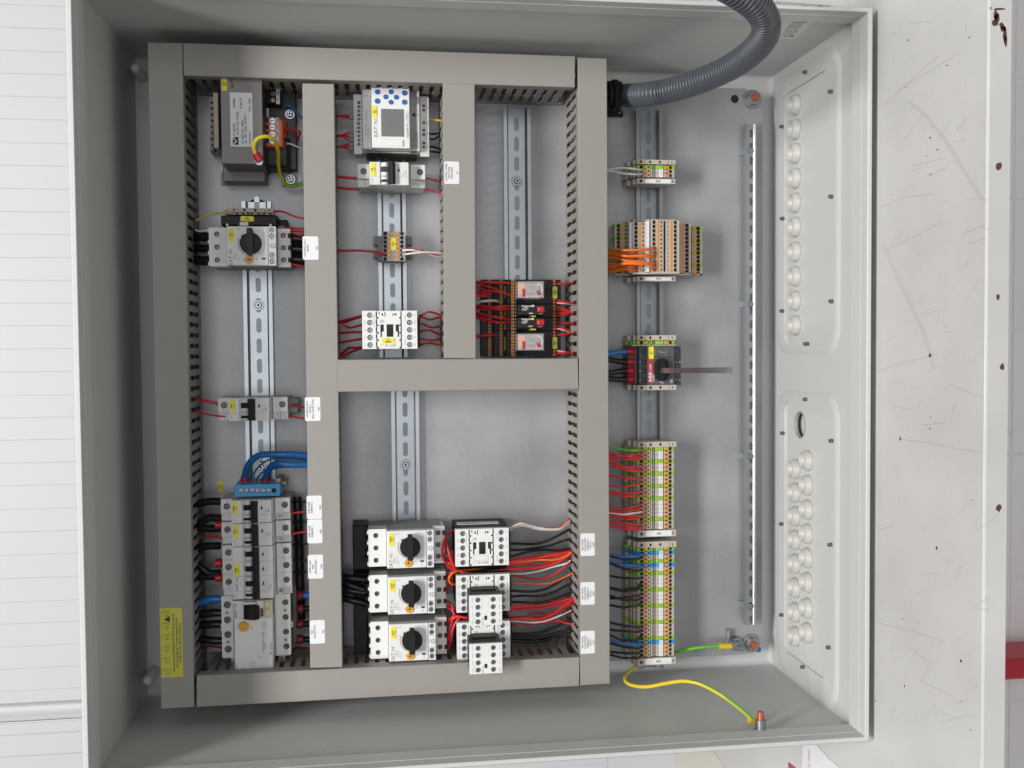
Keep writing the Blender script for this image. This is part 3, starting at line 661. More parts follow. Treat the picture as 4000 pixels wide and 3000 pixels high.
# ================================================================== slotted ducts
FING = {}
def finger(g, along, side_t, h0, h1, cx, pitch):
    """one finger between two slots: plate 1.4 thick standing W h0..h1, centred cx along its wall"""
    a = pitch / 2 - 2.7; m = (h0 + h1) / 2; q = (h1 - h0)
    pts = [(-a, h0), (a, h0), (a, m - 3.2), (a + 1.7, m - 1.4), (a + 1.7, m + 1.4), (a, m + 3.2), (a, h1), (-a, h1), (-a, m + 3.2), (-a - 1.7, m + 1.4), (-a - 1.7, m - 1.4), (-a, m - 3.2)]
    return pts, side_t
def duct(quad, label, vertical=True, cover=True):
    crop(0, 0, 1); q = [up(x, y, WD) for x, y in quad]     # TL TR BR BL
    cu = sum(a for a, b in q) / 4; cv = sum(b for a, b in q) / 4
    t = thing('cable_duct', label, 'cable duct', (cu, cv, WP), 'grey slotted cable ducts')
    g = G(); c_ = .7
    # lid with a small chamfer
    inn = []
    for i in range(4):
        x, y = q[i]; inn.append((x + (c_ if x < cu else -c_), y + (c_ if y < cv else -c_)))
    g.add([(a, b, WD - 11) for a, b in q] + [(a, b, WD - c_) for a, b in q] + [(a, b, WD) for a, b in inn], [(i, (i + 1) % 4, 4 + (i + 1) % 4, 4 + i) for i in range(4)] + [(4 + i, 4 + (i + 1) % 4, 8 + (i + 1) % 4, 8 + i) for i in range(4)] + [(8, 9, 10, 11)])
    part('lid', g, 'lid', t)
    g = G(); ins = .9
    qi = [(x + (ins if x < cu else -ins), y + (ins if y < cv else -ins)) for x, y in q]
    g.quad(qi, WP + .05, WP + 2.0)
    walls = ((3, 0), (1, 2)) if vertical else ((0, 1), (2, 3))
    fl = []
    for ia, ib in walls:
        A, B = Vector(qi[ia]), Vector(qi[ib]); d_ = (B - A); L_ = d_.length; e = d_ / L_; nn = Vector((cu, cv)) - (A + B) / 2; nn = (nn - e * nn.dot(e)).normalized() * 1.3
        for w0, w1 in ((WP + 2, WP + 11), (WD - 19, WD - 1.2)):
            P = [A, B, B + nn, A + nn]; g.quad([(p.x, p.y) for p in P], w0, w1)
        n = max(1, int(L_ / 12.5)); off = (L_ - n * 12.5) / 2
        for i in range(n): fl.append((A + e * (off + 12.5 * (i + .5)), e, nn))
    # plate closing the base channel side strips
    part('base_channel', g, 'duct', t)
    for c0, e, nn in fl:
        key = (round(e.x, 3), round(e.y, 3), round(nn.x, 2), round(nn.y, 2))
        if key not in FING:
            pts, _ = finger(None, None, None, WP + 11, WD - 19, 0, 12.5); n = len(pts); gg = G()
            gg.add([(e.x * s_, e.y * s_, w) for s_, w in pts] + [(e.x * s_ + nn.x, e.y * s_ + nn.y, w) for s_, w in pts],
                   [(0, 1, 6, 7), (2, 3, 4, 5), (8, 9, 10, 11)] + [(n + 7, n + 6, n + 1, n + 0), (n + 5, n + 4, n + 3, n + 2), (n + 11, n + 10, n + 9, n + 8)] + [(i, n + i, n + (i + 1) % n, (i + 1) % n) for i in range(n)])
            FING[key] = mesh_of(gg, 'finger', ['duct'], (0, 0, 0))
        o = bpy.data.objects.new('finger', FING[key]); sc.collection.objects.link(o); o.parent = t; o.location = M(c0.x, c0.y, 0) - M(cu, cv, WP)
        o['org'] = [0, 0, 0]
    return t
D1 = duct([(576, 165), (712, 167), (759, 2762), (629, 2770)], 'outermost left cable duct, carrying the yellow test notice')
D2 = duct([(714, 167), (2247, 219), (2246, 341), (717, 295)], 'long cable duct across the top of the picture, ending at the hose side duct', False)
D3 = duct([(2258, 224), (2371, 228), (2383, 2671), (2268, 2678)], 'cable duct beside the terminal strips, with three white stickers at its lower end')
D4 = duct([(768, 2639), (2265, 2567), (2263, 2680), (767, 2763)], 'long cable duct across the bottom of the picture, below the motor breakers', False)
D5 = duct([(1181, 325), (1305, 327), (1338, 2607), (1212, 2610)], 'cable duct with six white stickers between the breaker bay and the contactor bays')
D6 = duct([(1731, 322), (1855, 328), (1859, 1400), (1735, 1399)], 'short cable duct carrying one white sticker, between controller and relays')
D7 = duct([(1315, 1405), (2258, 1400), (2261, 1520), (1317, 1531)], 'short cross duct under the relays and the lone contactor', False)
def sticker(d_, ox, oy, k, x0, y0, x1, y1, rows, code, h=2.15):
    crop(ox, oy, k); w = WD + .12; a = up(x0, y0, w); b = up(x1, y1, w); c_ = 1.2
    g = G(); u0, v0, u1, v1 = a[0], a[1], b[0], b[1]
    g.prism([(u0 + c_, v0), (u1 - c_, v0), (u1, v0 + c_), (u1, v1 - c_), (u1 - c_, v1), (u0 + c_, v1), (u0, v1 - c_), (u0, v0 + c_)], WD + .03, w)
    p_ = part('sticker', g, 'paper', d_); g = G()
    for i, s_ in enumerate(rows): text(g, s_, u0 + (u1 - u0) * (.14 + .185 * i), (v0 + v1) / 2, w + .06, h, 'N', .86)
    text(g, code, u0 + (u1 - u0) * .90, (v0 + v1) / 2, w + .06, h, 'N', .9)
    part('lettering', g, 'ink', p_)
K = .27125
sticker(D5, 700, 700, K, 1775, 822, 2007, 1160, ['CONTROL VOLT', '230VAC'], 'F20')
sticker(D5, 700, 1450, K, 1808, 376, 2035, 714, ['CONTROLVOLT', '230VAC', 'EGG COLLECTION'], 'F40')
sticker(D5, 700, 1850, K, 1834, 320, 2056, 652, ['DRIP OILER', 'SUBBAND 2'], 'F902')
sticker(D5, 700, 1850, K, 1843, 665, 2064, 1000, ['DRIP OILER', 'SUBBAND 1'], 'F901')
sticker(D5, 700, 1850, K, 1852, 1172, 2075, 1508, ['SUPPLY LINE', '400V', 'SPILLAGE BELT'], 'F490')
sticker(D5, 700, 2250, K, 1878, 640, 2100, 968, ['EGG', 'COLLECTION'], 'F04')
sticker(D6, 1250, 250, K, 1787, 1402, 2006, 1728, ['CONTROL FORM', 'DRIP OILER', 'CROSS BELT'], 'F9')
for y, rows, cd in ((95, ['EGG CROSS', 'COLLECTION', 'SUBBAND 2', 'DRIVE 2'], 'Q202'), (623, ['EGG CROSS', 'COLLECTION', 'SUBBAND 2', 'DRIVE 1'], 'Q201'), (1150, ['EGG CROSS', 'COLLECTION', 'SUBBAND 1', 'DRIVE 1'], 'Q101')):
    sticker(D3, 2200, 2050, .36145, 186, y, 342, y + 238, rows, cd)
crop(550, 2300, .31646); w = WD + .12
a = up(234, 238, w); b = up(522, 1090, w); g = G(); c0 = up(232, 240, w); c1 = up(505, 233, w); c2 = up(524, 1085, w); c3 = up(250, 1097, w)
g.quad([c0, c1, c2, c3], WD + .03, w); p_ = part('warning_sticker', g, 'stickeryellow', D1)
g = G(); um = lambda t: up(246 + 262 * t, 665, w)
for i, s_ in enumerate(['System must be tested by PRESSING the TEST BUTTON every six months, the', 'exact test period dependent. The operator is responsible of this unit.', 'EN 61008 / IEC 61008   Required to Control functions']):
    q = um(.60 + .15 * i); text(g, s_, q[0], q[1], w + .06, 2.4, 'N', .60)
for i in range(6):
    q = um(.28); vv = q[1] - 34 + i * 13.5
    for (a_, b_, c_, d_) in ((-7, -2, -6.6, 4), (-2, -3.5, -1.6, 2.5), (4, -4, 4.4, 1), (-6, -2.2, 3, -1.8), (-3, 3, 4, 3.4), (1, -1, 1.4, 4.5)): g.box(q[0] + a_ * .8, vv + b_, w + .02, q[0] + c_ * .8, vv + d_, w + .06)
q = um(.32); g.prism([(q[0] - 3.4, q[1] - 27), (q[0] + 3, q[1] - 30.6), (q[0] + 3, q[1] - 23.4)], w + .02, w + .08); g.cm = 0
part('lettering', g, 'ink', p_)

# ================================================================== devices
def base_at(x, y): u, v = up(x, y, WP); return (u, v, WP)
# ---- motor protection switches
def motor_switch(label, x, y, tag, dial='2', k=1.0, blackbox=False):
    """x, y native px of the main face's top left corner"""
    crop(0, 0, 1); W = WP + 82; u, v = up(x, y, W); t = thing('motor_switch', label, 'circuit breaker', (u, v, WP), 'rotary motor protection switches')
    B = lambda g, a, b, c_, d_, w1, w0, ch=.5: g.box(u + a, v + b, w0, u + c_, v + d_, w1, ch)
    g = G(); B(g, -21, .2, 66, 44.8, WP + 48, WP + 8, 0); B(g, -1, .3, 55, 44.7, W - 10, WP + 40, 0); part('body', g, 'greyplastic', t)
    g = G(); B(g, -22, 0, 0, 45, WP + 62, WP + 40)   # incoming terminals
    g2 = G(); hs = [(u - 13, v + 7.6 + 15 * i, 3.2, 3.2) for i in range(3)]; g2.slab(u - 22, v, u + .5, v + 45, WP + 67, WP + 60, hs); g2.v += []; part('terminal_cover', g2, 'white', t)
    for i in range(4): B(g, -23.6, 2 + i * 12.6, -22, 6 + i * 12.6, WP + 66, WP + 50, 0)
    part('terminal_block', g, 'white', t)
    for i in range(3): g = G(); screw_head(g, u - 13, v + 7.6 + 15 * i, WP + 64, 2.9); part('terminal_screw', g, ['darkscrew', 'hole'], t)
    g = G(); hs = [(u + 62, v + 8 + 14.3 * i, 3.2, 3.2) for i in range(3)]; g.slab(u + 55.5, v, u + 70, v + 45, WP + 60, WP + 50, hs)
    B(g, 55.5, .3, 69.5, 44.7, WP + 50, WP + 20, 0)
    part('load_terminal_block', g, 'offwhite', t)
    for i in range(3):
        g = G(); screw_head(g, u + 62, v + 8 + 14.3 * i, WP + 57, 2.9); part('terminal_screw', g, ['darkscrew', 'hole'], t)
        g = G(); B(g, 67.2, 5.2 + 14.3 * i, 70.3, 11 + 14.3 * i, WP + 60.1, WP + 44, 0); part('wire_entry', g, 'hole', t)
    g = G(); B(g, 0, 0, 46.6, 45, W, W - 12, .8); part('front_face', g, 'white', t)
    # auxiliary contact strip
    g = G(); hs = [(u + 51, v + 3.9, 3.1, 3.1), (u + 51, v + 11.4, 3.1, 3.1), (u + 51, v + 33.2, 3.1, 3.1), (u + 51, v + 40.5, 3.1, 3.1)]
    g.slab(u + 47, v, u + 55.3, v + 45, W, W - 5, hs); B(g, 47, .2, 55.2, 44.8, W - 4, W - 14, 0); aux = part('aux_contact', g, 'white', t)
    for hh in hs: g = G(); screw_head(g, hh[0], hh[1], W - .6, 2.7); part('screw', g, ['screw', 'hole'], aux)
    g = G()
    for i in range(4): text(g, ['1.0 Nm', '1.0/2x1.5', '600V 1.0A', 'STRNG'][i], u + 48.6 + 1.9 * i, v + 22.3, W + .12, 1.2, 'N', .9)
    for y_ in (7.6, 15.4, 29.4, 37): B(g, 47.3, y_, 55, y_ + .25, W + .1, W + .02, 0)
    part('lettering', g, 'ink', aux)
    # knob
    ku, kv = u + 27.3, v + 19.8
    g = G(); g.cyl((ku, kv, W), 12.2, 6, 'W', 32, ch=1.4)
    kn = part('rotary_knob', g, 'black', t)
    g = G(); g.prism([(ku - 3.0, kv - 16.6), (ku + 2.6, kv - 16.6), (ku + 4.2, kv - 8), (ku + 3.4, kv + 12.6), (ku + 1, kv + 14.6), (ku - 3.4, kv + 13.4), (ku - 3.4, kv - 8)], W + 5.9, W + 12.5)
    g.prism([(ku - 2.2, kv - 15.6), (ku + 1.8, kv - 15.6), (ku + 3.2, kv - 8), (ku + 2.4, kv + 12), (ku - 2.6, kv + 12)], W + 12.5, W + 13.2); part('knob_grip', g, 'black', kn)
    g = G(); n = 26
    for i in range(n):
        a0, a1 = math.radians(95 + 110 * i / n), math.radians(95 + 110 * (i + 1) / n)
        P = [(ku + r_ * math.cos(a), kv + r_ * math.sin(a)) for a, r_ in ((a0, 13.6), (a1, 13.6), (a1, 14.5), (a0, 14.5))]; g.quad(P, W, W + .12)
    part('scale_arc', g, 'greyink', t)
    g = G(); g.cyl((ku - 9.3, kv - 8.6, W), 1.2, .8, 'W', 10); part('pointer', g, 'black', t)
    # current dial
    g = G(); g.cyl((u + 25.2, v + 38.6, W), 4.9, 1.6, 'W', 22, ch=.3); dl = part('current_dial', g, 'dial', t)
    g = G(); g.box(u + 22.4, v + 38.2, W + 1.6, u + 28, v + 39, W + 1.75); g.box(u + 24.8, v + 36.4, W + 1.6, u + 25.6, v + 40.8, W + 1.75); text(g, '10', u + 28.2, v + 35.6, W + 1.75, 1.2); text(g, '16', u + 22, v + 41, W + 1.75, 1.2); part('lettering', g, 'rust', dl)
    g = G(); B(g, 39.2, 36.2, 43.4, 38.3, W + .15, W - 1, 0); part('test_slot', g, 'hole', t)
    g = G(); g.prism([(u + 31.6, v + 37.6), (u + 34.4, v + 36.2), (u + 34.4, v + 39)], W + .02, W + .12); g.prism([(u + 18.8, v + 37.2), (u + 21, v + 38.4), (u + 18.8, v + 39.6)], W + .02, W + .12)
    text(g, 'PKZM0-16', u + 8.2, v + 35.2, W + .12, 1.6, 'N', .8); text(g, 'XTPR...NC1', u + 11.0, v + 35.2, W + .12, 1.6, 'N', .8); text(g, '1.6-2.5A', u + 13.6, v + 38.5, W + .12, 1.5, 'N', .8)
    text(g, 'TEST', u + 41.4, v + 41.4, W + .12, 1.6, 'N', .8)
    for y_ in (4, 9.5): text(g, '--', u + 36, v + y_, W + .12, 2)
    for x_ in (11.6, 13.8): text(g, '600V', u + x_, v + 3.6, W + .12, 1.2, 'N', .8)
    part('small_print', g, 'paleink', t)
    g = G(); text(g, 'EAT·N', u + 4.3, v + 36.0, W + .14, 3.9, 'N', 1.12)
    text(g, 'I', u + 12.4, v + 14.2, W + .14, 2.2); n = 14
    for i in range(n):
        a0, a1 = 2 * math.pi * i / n, 2 * math.pi * (i + 1) / n
        g.quad([(u + 36 + r_ * math.cos(a), v + 30.2 + r_ * math.sin(a)) for a, r_ in ((a0, 1), (a1, 1), (a1, 1.4), (a0, 1.4))], W, W + .12)
    part('lettering', g, 'greyink', t)
    q = G(); cc = .9; x0, y0, x1, y1 = u + 2.3, v + 2.6, u + 8.4, v + 17.4
    q.prism([(x0 + cc, y0), (x1 - cc, y0), (x1, y0 + cc), (x1, y1 - cc), (x1 - cc, y1), (x0 + cc, y1), (x0, y1 - cc), (x0, y0 + cc)], W - .2, W + .5); mk = part('marker_label', q, 'yellow', t)
    q = G(); text(q, tag[0], u + 4.3, v + 10, W + .65, 2.3, 'N', .9); text(q, tag[1], u + 7.0, v + 10, W + .65, 1.6, 'N', .9); part('lettering', q, 'ink', mk)
    return t, u, v, W
tF20, uu, vv, _ = motor_switch('motor protection switch with yellow tag F20, alone under the transformer', 884, 883, ('F20', '4.4'))
motor_switch('motor protection switch with yellow tag Q202, topmost of the row of three', 1511, 2075, ('Q202', '/12.2'))
motor_switch('motor protection switch with yellow tag Q201, middle of the row of three', 1515, 2256, ('Q201', '/12.3'))
motor_switch('motor protection switch with yellow tag Q101, lowest of the row of three', 1519, 2440, ('Q101', '/10.3'))
# black feeder blocks left of the three switches
crop(1300, 1950)
fb = thing('feeder_block', 'tall black three phase feeder block left of the three motor switches', 'busbar block', base_at(400, 1000))
g = G(); pb(g, 283, 380, 500, 1010, WP + 42, WP, 1); pb(g, 290, 1075, 505, 2280, WP + 40, WP, 1); part('housing', g, 'black', fb)
for i, yy in enumerate((470, 560, 650, 740, 830, 1130, 1220, 1310, 1400, 1490)):
    g = G(); pb(g, 462, yy, 520, yy + 60, WP + 52, WP + 8, .6); part('busbar_finger', g, 'black', fb)

# ---- contactors
def contactor(label, x, y, tag=None, topplate=False):
    crop(0, 0, 1); W = WP + 80; u, v = up(x, y, W); t = thing('contactor', label, 'contactor', (u, v, WP), 'white contactors')
    B = lambda g, a, b, c_, d_, w1, w0, ch=.5: g.box(u + a, v + b, w0, u + c_, v + d_, w1, ch)
    g = G(); B(g, 1.5, .8, 66, 44.2, W - 22, WP + 6, 0); B(g, 10, .6, 56, 44.4, W - 8, W - 22, 0); B(g, 64, 8, 68.5, 43, W - 12, WP + 20, 0); part('base_body', g, 'black', t)
    hsL = [(u + 9, v + 5.2 + 8.75 * i, 3.3, 3.3) for i in range(5)]; hsR = [(a + 46.6, b, c_, d_) for a, b, c_, d_ in hsL]
    g = G(); g.slab(u, v, u + 16.4, v + 45, W, W - 5, hsL); g.slab(u + 46.2, v, u + 64.5, v + 45, W, W - 5, hsR); B(g, 17.4, 0, 45.2, 45, W, W - 5, .3); B(g, 0, .1, 64.4, 44.9, W - 5, W - 9, 0)
    part('front_cover', g, 'white', t)
    for hh in hsL + hsR: g = G(); screw_head(g, hh[0], hh[1], W - 2.2, 2.9); part('terminal_screw', g, ['screw', 'hole'], t)
    g = G()
    for i in range(5):
        for uo in (15.9, 45.0): B(g, uo, 1.4 + 8.8 * i, uo + 1.3, 7.2 + 8.8 * i, W + .08, W - 3, 0)
        for uo in (17.4, 43.4): B(g, uo, 7.4 + 8.8 * i, uo + 1.8, 9.4 + 8.8 * i, W + .06, W - 2, 0)
    for q in ((23, 3, 24.6, 6), (26.2, 1.3, 27.2, 7), (19.4, 1.2, 20.4, 4.6), (35.8, 3, 36.8, 6.4)): B(g, *q, W + .08, W - 2, 0)
    g.cyl((u + 39, v + 4.3, W - 1), 1.25, 1.1, 'W', 12)
    g.prism([(u + 21.2, v + 16.2), (u + 25.2, v + 16.2), (u + 25.2, v + 24), (u + 22.8, v + 25.2), (u + 22.8, v + 31), (u + 21.2, v + 31)], W - 2, W + .08)
    g.prism([(u + 43, v + 16.2), (u + 39.2, v + 16.2), (u + 39.2, v + 24), (u + 41.4, v + 25.2), (u + 41.4, v + 31), (u + 43, v + 31)], W - 2, W + .08)
    part('vent_slots', g, 'hole', t)
    g = G(); B(g, 28.4, 16, 36.4, 30.8, W + .12, W - 3, 0); wn = part('coil_window', g, 'hole', t)
    g = G(); B(g, 30.0, 23.2, 34.6, 30.2, W + .8, W - 2, .4); part('armature_tab', g, 'black', t)
    g = G()
    for i in range(5):
        text(g, ['A1', '13NO', '5L3', '3L2', '1L1'][i], u + 2.9, v + 5 + 8.75 * i, W + .12, 1.7, 'N', .9); text(g, ['A2', '14NO', '6T3', '4T2', '2T1'][i], u + 61.6, v + 5 + 8.75 * i, W + .12, 1.7, 'N', .9)
    text(g, '230V50Hz/240V60Hz', u + 13.6, v + 12, W + .12, 1.1); text(g, 'DILM7-01', u + 50.6, v + 37, W + .12, 1.3); text(g, 'XTCE007B', u + 50.6, v + 9, W + .12, 1.1)
    for i in range(4): B(g, 21 + 1.3 * i, 10.6, 21.8 + 1.3 * i, 14.2 - .6 * (i % 2), W + .1, W + .01, 0)
    part('small_print', g, 'paleink', t)
    g = G(); text(g, 'EAT·N', u + 33, v + 41, W + .14, 2.5, 'F', 1.2)
    for q in ((21.6, 39.6, 26, 39.9), (21.6, 39.6, 21.9, 42.4)): B(g, *q, W + .12, W + .01, 0)
    if not tag:
        for q in ((21.8, 32.6, 39.4, 32.8), (21.8, 38.2, 39.4, 38.4), (21.8, 32.6, 22, 38.4), (39.2, 32.6, 39.4, 38.4)): B(g, *q, W + .1, W + .01, 0)
    part('lettering', g, 'greyink', t)
    if tag:
        q = G(); q.box(u + 22.4, v + 32.4, W - .1, u + 38, v + 38.6, W + .7, .8); mk = part('marker_label', q, 'yellow', t)
        q = G(); text(q, tag[0], u + 30.2, v + 36.6, W + .85, 2.2, 'F', 1.0); text(q, tag[1], u + 30.2, v + 34, W + .85, 1.5, 'F', 1.0); part('lettering', q, 'ink', mk)
    if topplate:
        q = G(); q.box(u + 6, v + .2, W - 26, u + 52, v + .75, W - 12, 0); rp = part('rating_plate', q, 'offwhite', t)
    return t, u, v, W
contactor('white contactor with yellow tag K480, alone at the foot of the second bay', 1414, 1214, ('K480', '8.4'))
t, u, v, W = contactor('plain white contactor without an add-on block, topmost of the lower three', 1778.5, 2068.5)
g = G(); g.box(u + 5, v - .1, WP + 30, u + 57, v + .6, WP + 46); part('rating_plate', g, 'offwhite', t)
g = G()
for i in range(3): text(g, ['DILM7-10 XTCE007B10', 'IEC/EN 60947-4-1', 'CE  EAC'][i], u + (24, 22, 44)[i], 0, 0, 1.5, 'P', 1, 0, (lambda i=i: (lambda X, Y: (u + (24, 22, 44)[i] + X, v - .25, WP + 43 - 4 * i + Y)))())
part('small_print', g, 'ink', t)
contactor('white contactor in the middle of the lower three, carrying an add-on block', 1782.5, 2249)
contactor('white contactor lowest of the three, carrying the add-on block over the bottom duct', 1785, 2434)
def aux_block(label, x, y):
    crop(0, 0, 1); W = WP + 117; u, v = up(x, y, W); t = thing('contact_block', label, 'contact block', (u, v, WP + 80.2), 'add-on contact blocks')
    u1, v1 = u + 38.4, v + 35.6
    g = G(); W0 = WP + 80.3
    g.prism([(v - 1.5, W0), (v - 1.5, W0 + 14), (v + .2, W - 5), (v + .2, W - 9), (v1 - .2, W - 9), (v1 - .2, W0)], u + 1.8, u1 - 1.8, 'U') if 0 else g.box(u + .6, v - .6, W0, u1 - .6, v1 - .8, W - 5)
    g.box(u + 4.5, v - 2.2, W0, u1 - 4.5, v + 1, W0 + 16); part('housing', g, 'black', t)
    hs = [(u + 10.2, v + 5.2 + 8.6 * i, 3.1, 3.1) for i in range(4)]; h2 = [(u + 28.2, b, c_, d_) for _, b, c_, d_ in hs]
    g = G(); g.slab(u, v, u + 15.2, v1, W, W - 5, hs); g.slab(u + 23, v, u1, v1, W, W - 5, h2); g.box(u + 15.2, v, W - 5, u + 23, v1, W); g.box(u, v, W - 6, u1, v1, W - 5); part('front_cover', g, 'white', t)
    for hh in hs + h2: g = G(); screw_head(g, hh[0], hh[1], W - .5, 2.75); part('terminal_screw', g, ['screw', 'hole'], t)
    g = G(); g.box(u + 17.4, v + 24, W - 3, u + 20.8, v + 29, W + .15); part('indicator_slot', g, 'hole', t)
    g = G()
    for q in ((15.4, 2, 15.6, 16), (22.8, 2, 23, 16), (15.4, 2, 23, 2.2)): g.box(u + q[0], v + q[1], W, u + q[2], v + q[3], W + .1)
    for i in range(4): text(g, ['53NO', '61NC', '71NC', '83NO'][i], u + 3.4, v + 5.2 + 8.6 * i, W + .12, 1.5); text(g, ['54NO', '62NC', '72NC', '84NO'][i], u + 35.6, v + 5.2 + 8.6 * i, W + .12, 1.5)
    text(g, 'DILA-XHI22', u + 6, v + 29, W + .12, 1.1)
    part('small_print', g, 'paleink', t)
    g = G(); text(g, 'EAT·N', u + 15.6, v + 31, W + .14, 1.9, 'N', 1.1); part('lettering', g, 'greyink', t)
aux_block('add-on contact block on the middle lower contactor', 1833, 2328)
aux_block('add-on contact block overhanging the bottom duct, on the lowest contactor', 1834, 2517)

# ---- miniature breakers
def mcb(label, x, y, poles, neutral, tag, rating, brand=True, cat='circuit breaker', blue=False):
    """x, y native px of the top left corner of the raised face"""
    crop(0, 0, 1); W = WP + 72; u, v = up(x, y, W); t = thing('circuit_breaker', label, cat, (u, v, WP), 'miniature circuit breakers with yellow tags')
    WT = WP + 58; pw = 17.5; y0 = 0
    for i in range(poles + (1 if neutral else 0)):
        nn = neutral and i == poles; wdt = 9.3 if nn else pw; a, b = v + y0 + .12, v + y0 + wdt - .12
        prof = [(-14, WP + 6), (-14, WT - 6), (-.4, WT - 6), (0, W), (12, W), (12.4, W - 3), (24.6, W - 3), (25, W), (45.6, W), (48.6, WT - 6), (66, WT - 6), (66, WP + 6)]
        g = G(); g.prism([(u + p_[0], p_[1]) for p_ in prof], a, b, 'V'); pb_ = part('pole_body', g, 'offwhite', t)
        mid = (a + b) / 2
        if not nn:
            g = G(); g.slab(u - 14, a, u - .5, b, WT, WT - 6, [(u - 7.2, mid, 3.9, 3.9)]); part('terminal_cover', g, 'offwhite', pb_); g = G(); g.slab(u + 49, a, u + 66, b, WT, WT - 6, [(u + 60, mid, 3.9, 3.9)]); part('terminal_cover', g, 'offwhite', pb_)
            for uu in (u - 7.2, u + 60): g = G(); screw_head(g, uu, mid, WT - 3, 3.3); part('terminal_screw', g, ['darkscrew', 'hole'], pb_)
            g = G(); g.prism([(u + 33.0, mid + 2.2), (u + 35.6, mid - 2.4 + 4.6), (u + 35.2, mid + 2.2), (u + 34.3, mid - 2.8)][:1] + [(u + 36, mid + 2.2), (u + 34.5, mid - 2.8)], W + .02, W + .14); part('arrow_mark', g, 'ink', pb_)
        else:
            g = G(); g.box(u + 49.5, a, WT - 8, u + 57, b, WT - 3, .5); part('neutral_clamp', g, 'offwhite', pb_); g = G(); g.box(u - 4.5, a + .6, WT - 8, u - .8, b - .4, WT - 3.4, .4); part('neutral_clamp', g, 'offwhite', pb_)
            g = G(); screw_head(g, u + 53.2, mid, WT - 2, 2.7); part('terminal_screw', g, ['screw', 'hole'], pb_)
        # cam pieces of the toggle
        g = G()
        for (c0, c1) in (((.5, .32), (.68, .98)) if not nn else ((.12, .3), (.72, .98))):
            lo, hi = a + (b - a) * min(c0, c1), a + (b - a) * max(c0, c1)
        cam = [(13.4, W - 3)] + [(18 - 4.6 * math.cos(q), W - 3 + 4.6 * math.sin(q)) for q in [math.pi * i_ / 8 for i_ in range(1, 8)]] + [(22.6, W - 3)]
        for f0, f1 in ((.03, .30), (.68, .90), (.93, .98)): g.prism([(u + p_[0], p_[1]) for p_ in cam], a + (b - a) * f0, a + (b - a) * f1, 'V')
        part('toggle_cam', g, 'white', pb_)
        g = G(); g.prism([(u + 13.6, W - 3), (u + 13.6, W - 1), (u + 22, W + 1.5), (u + 22, W - 3)], a + (b - a) * .33, a + (b - a) * .66, 'V'); part('toggle_neck', g, 'black', pb_)
        y0 += wdt
    g = G(); g.prism([(u + 22.2, W - 2.9), (u + 22.4, W + 4), (u + 24, W + 7), (u + 27, W + 7.6), (u + 29.6, W + 5.2), (u + 30.4, W + .1), (u + 27, W + .1)], v + .8, v + y0 - .8, 'V'); part('toggle_bar', g, 'black', t)
    q = G(); q.box(u + 1.2, v + (1.5 if poles == 1 else 19.2), W - .1, u + 7.4, v + (16.2 if poles == 1 else 34.6), W + .6, .5); mk = part('marker_label', q, 'yellow', t)
    my = v + (8.8 if poles == 1 else 27)
    q = G(); text(q, tag[0], u + 3.0, my, W + .75, 2.2); text(q, tag[1], u + 5.8, my, W + .75, 1.5); part('lettering', q, 'ink', mk)
    g = G(); text(g, rating, u + 42.4, v + y0 - 14, W + .14, 2.4); text(g, 'EATON', u + 3, v + y0 - 4.6, W + .14, 1.4, 'N', .8); text(g, '230V-', u + 39, v + y0 - 13, W + .14, 1.2); part('small_print', g, 'greyink', t)
    if blue:
        g = G(); text(g, 'EAT·N', u + 4, v + 44, W + .16, 3.2, 'N', 1.1); part('brand_lettering', g, 'blueink', t)
    return t, u, v, W
mcb('narrow two module breaker with yellow tag F9, below the controller', 1443, 632, 1, True, ('F9', '/18.2'), 'C10/1')
mcb('narrow two module breaker with yellow tag F40, alone in mid rail', 893, 1556, 1, True, ('F40', '/7.2'), 'B2')
mcb('breaker with yellow tag F902, topmost of the stacked breakers', 903, 1956, 1, True, ('F902', '4.2'), 'B6')
mcb('breaker with yellow tag F901, second of the stacked breakers', 906, 2047, 1, True, ('F901', '4.2'), 'B6')
mcb('wide four toggle breaker with yellow tag F490 above the earth leakage switch', 909, 2138, 3, True, ('F490', '/3.3'), 'C16', blue=True)

# ---- earth leakage switch
crop(700, 2250)
t = thing('leakage_switch', 'big white earth leakage switch with round orange test button', 'safety switch', base_at(1000, 800))
W = WP + 72; WT = WP + 56
g = G(); pb(g, 620, 300, 1600, 1140, WT - 7, WP + 6, 0); pb(g, 790, 372, 1350, 1330, W - 3, WT - 8, 0); part('body', g, 'offwhite', t)
g = G(); pslab(g, 605, 295, 785, 1165, WT, WT - 7, [(693, 415, 54), (690, 527, 24), (695, 632, 54), (700, 845, 54), (705, 950, 24), (707, 1055, 54)]); part('terminal_cover', g, 'white', t)
g = G(); pslab(g, 1380, 265, 1612, 1130, WT, WT - 7, [(1530, 378, 46), (1525, 490, 22), (1533, 590, 46), (1538, 802, 46), (1537, 916, 22), (1545, 1012, 46)]); part('terminal_cover', g, 'white', t)
g = G(); pb(g, 597, 700, 640, 785, WT - 2, WT - 10); pb(g, 1600, 660, 1637, 740, WT - 2, WT - 10); part('fixing_tab', g, 'white', t)
g = G(); pcyl(g, 618, 743, 13, WT - 3, WT - 1.8); pcyl(g, 1608, 702, 13, WT - 3, WT - 1.8); part('seal_hole_shade', g, 'hole', t)
dark_bottoms(t, [(693, 415), (695, 632), (700, 845), (707, 1055), (1530, 378), (1533, 590), (1538, 802), (1545, 1012)], WT, WT - 3.5, 3.6)
g = G(); u, v = up(705, 950, WT); g.cyl((u, v, WT - 4), 1.8, 3.5, 'W', 12); part('seal_plug', g, 'copper', t)
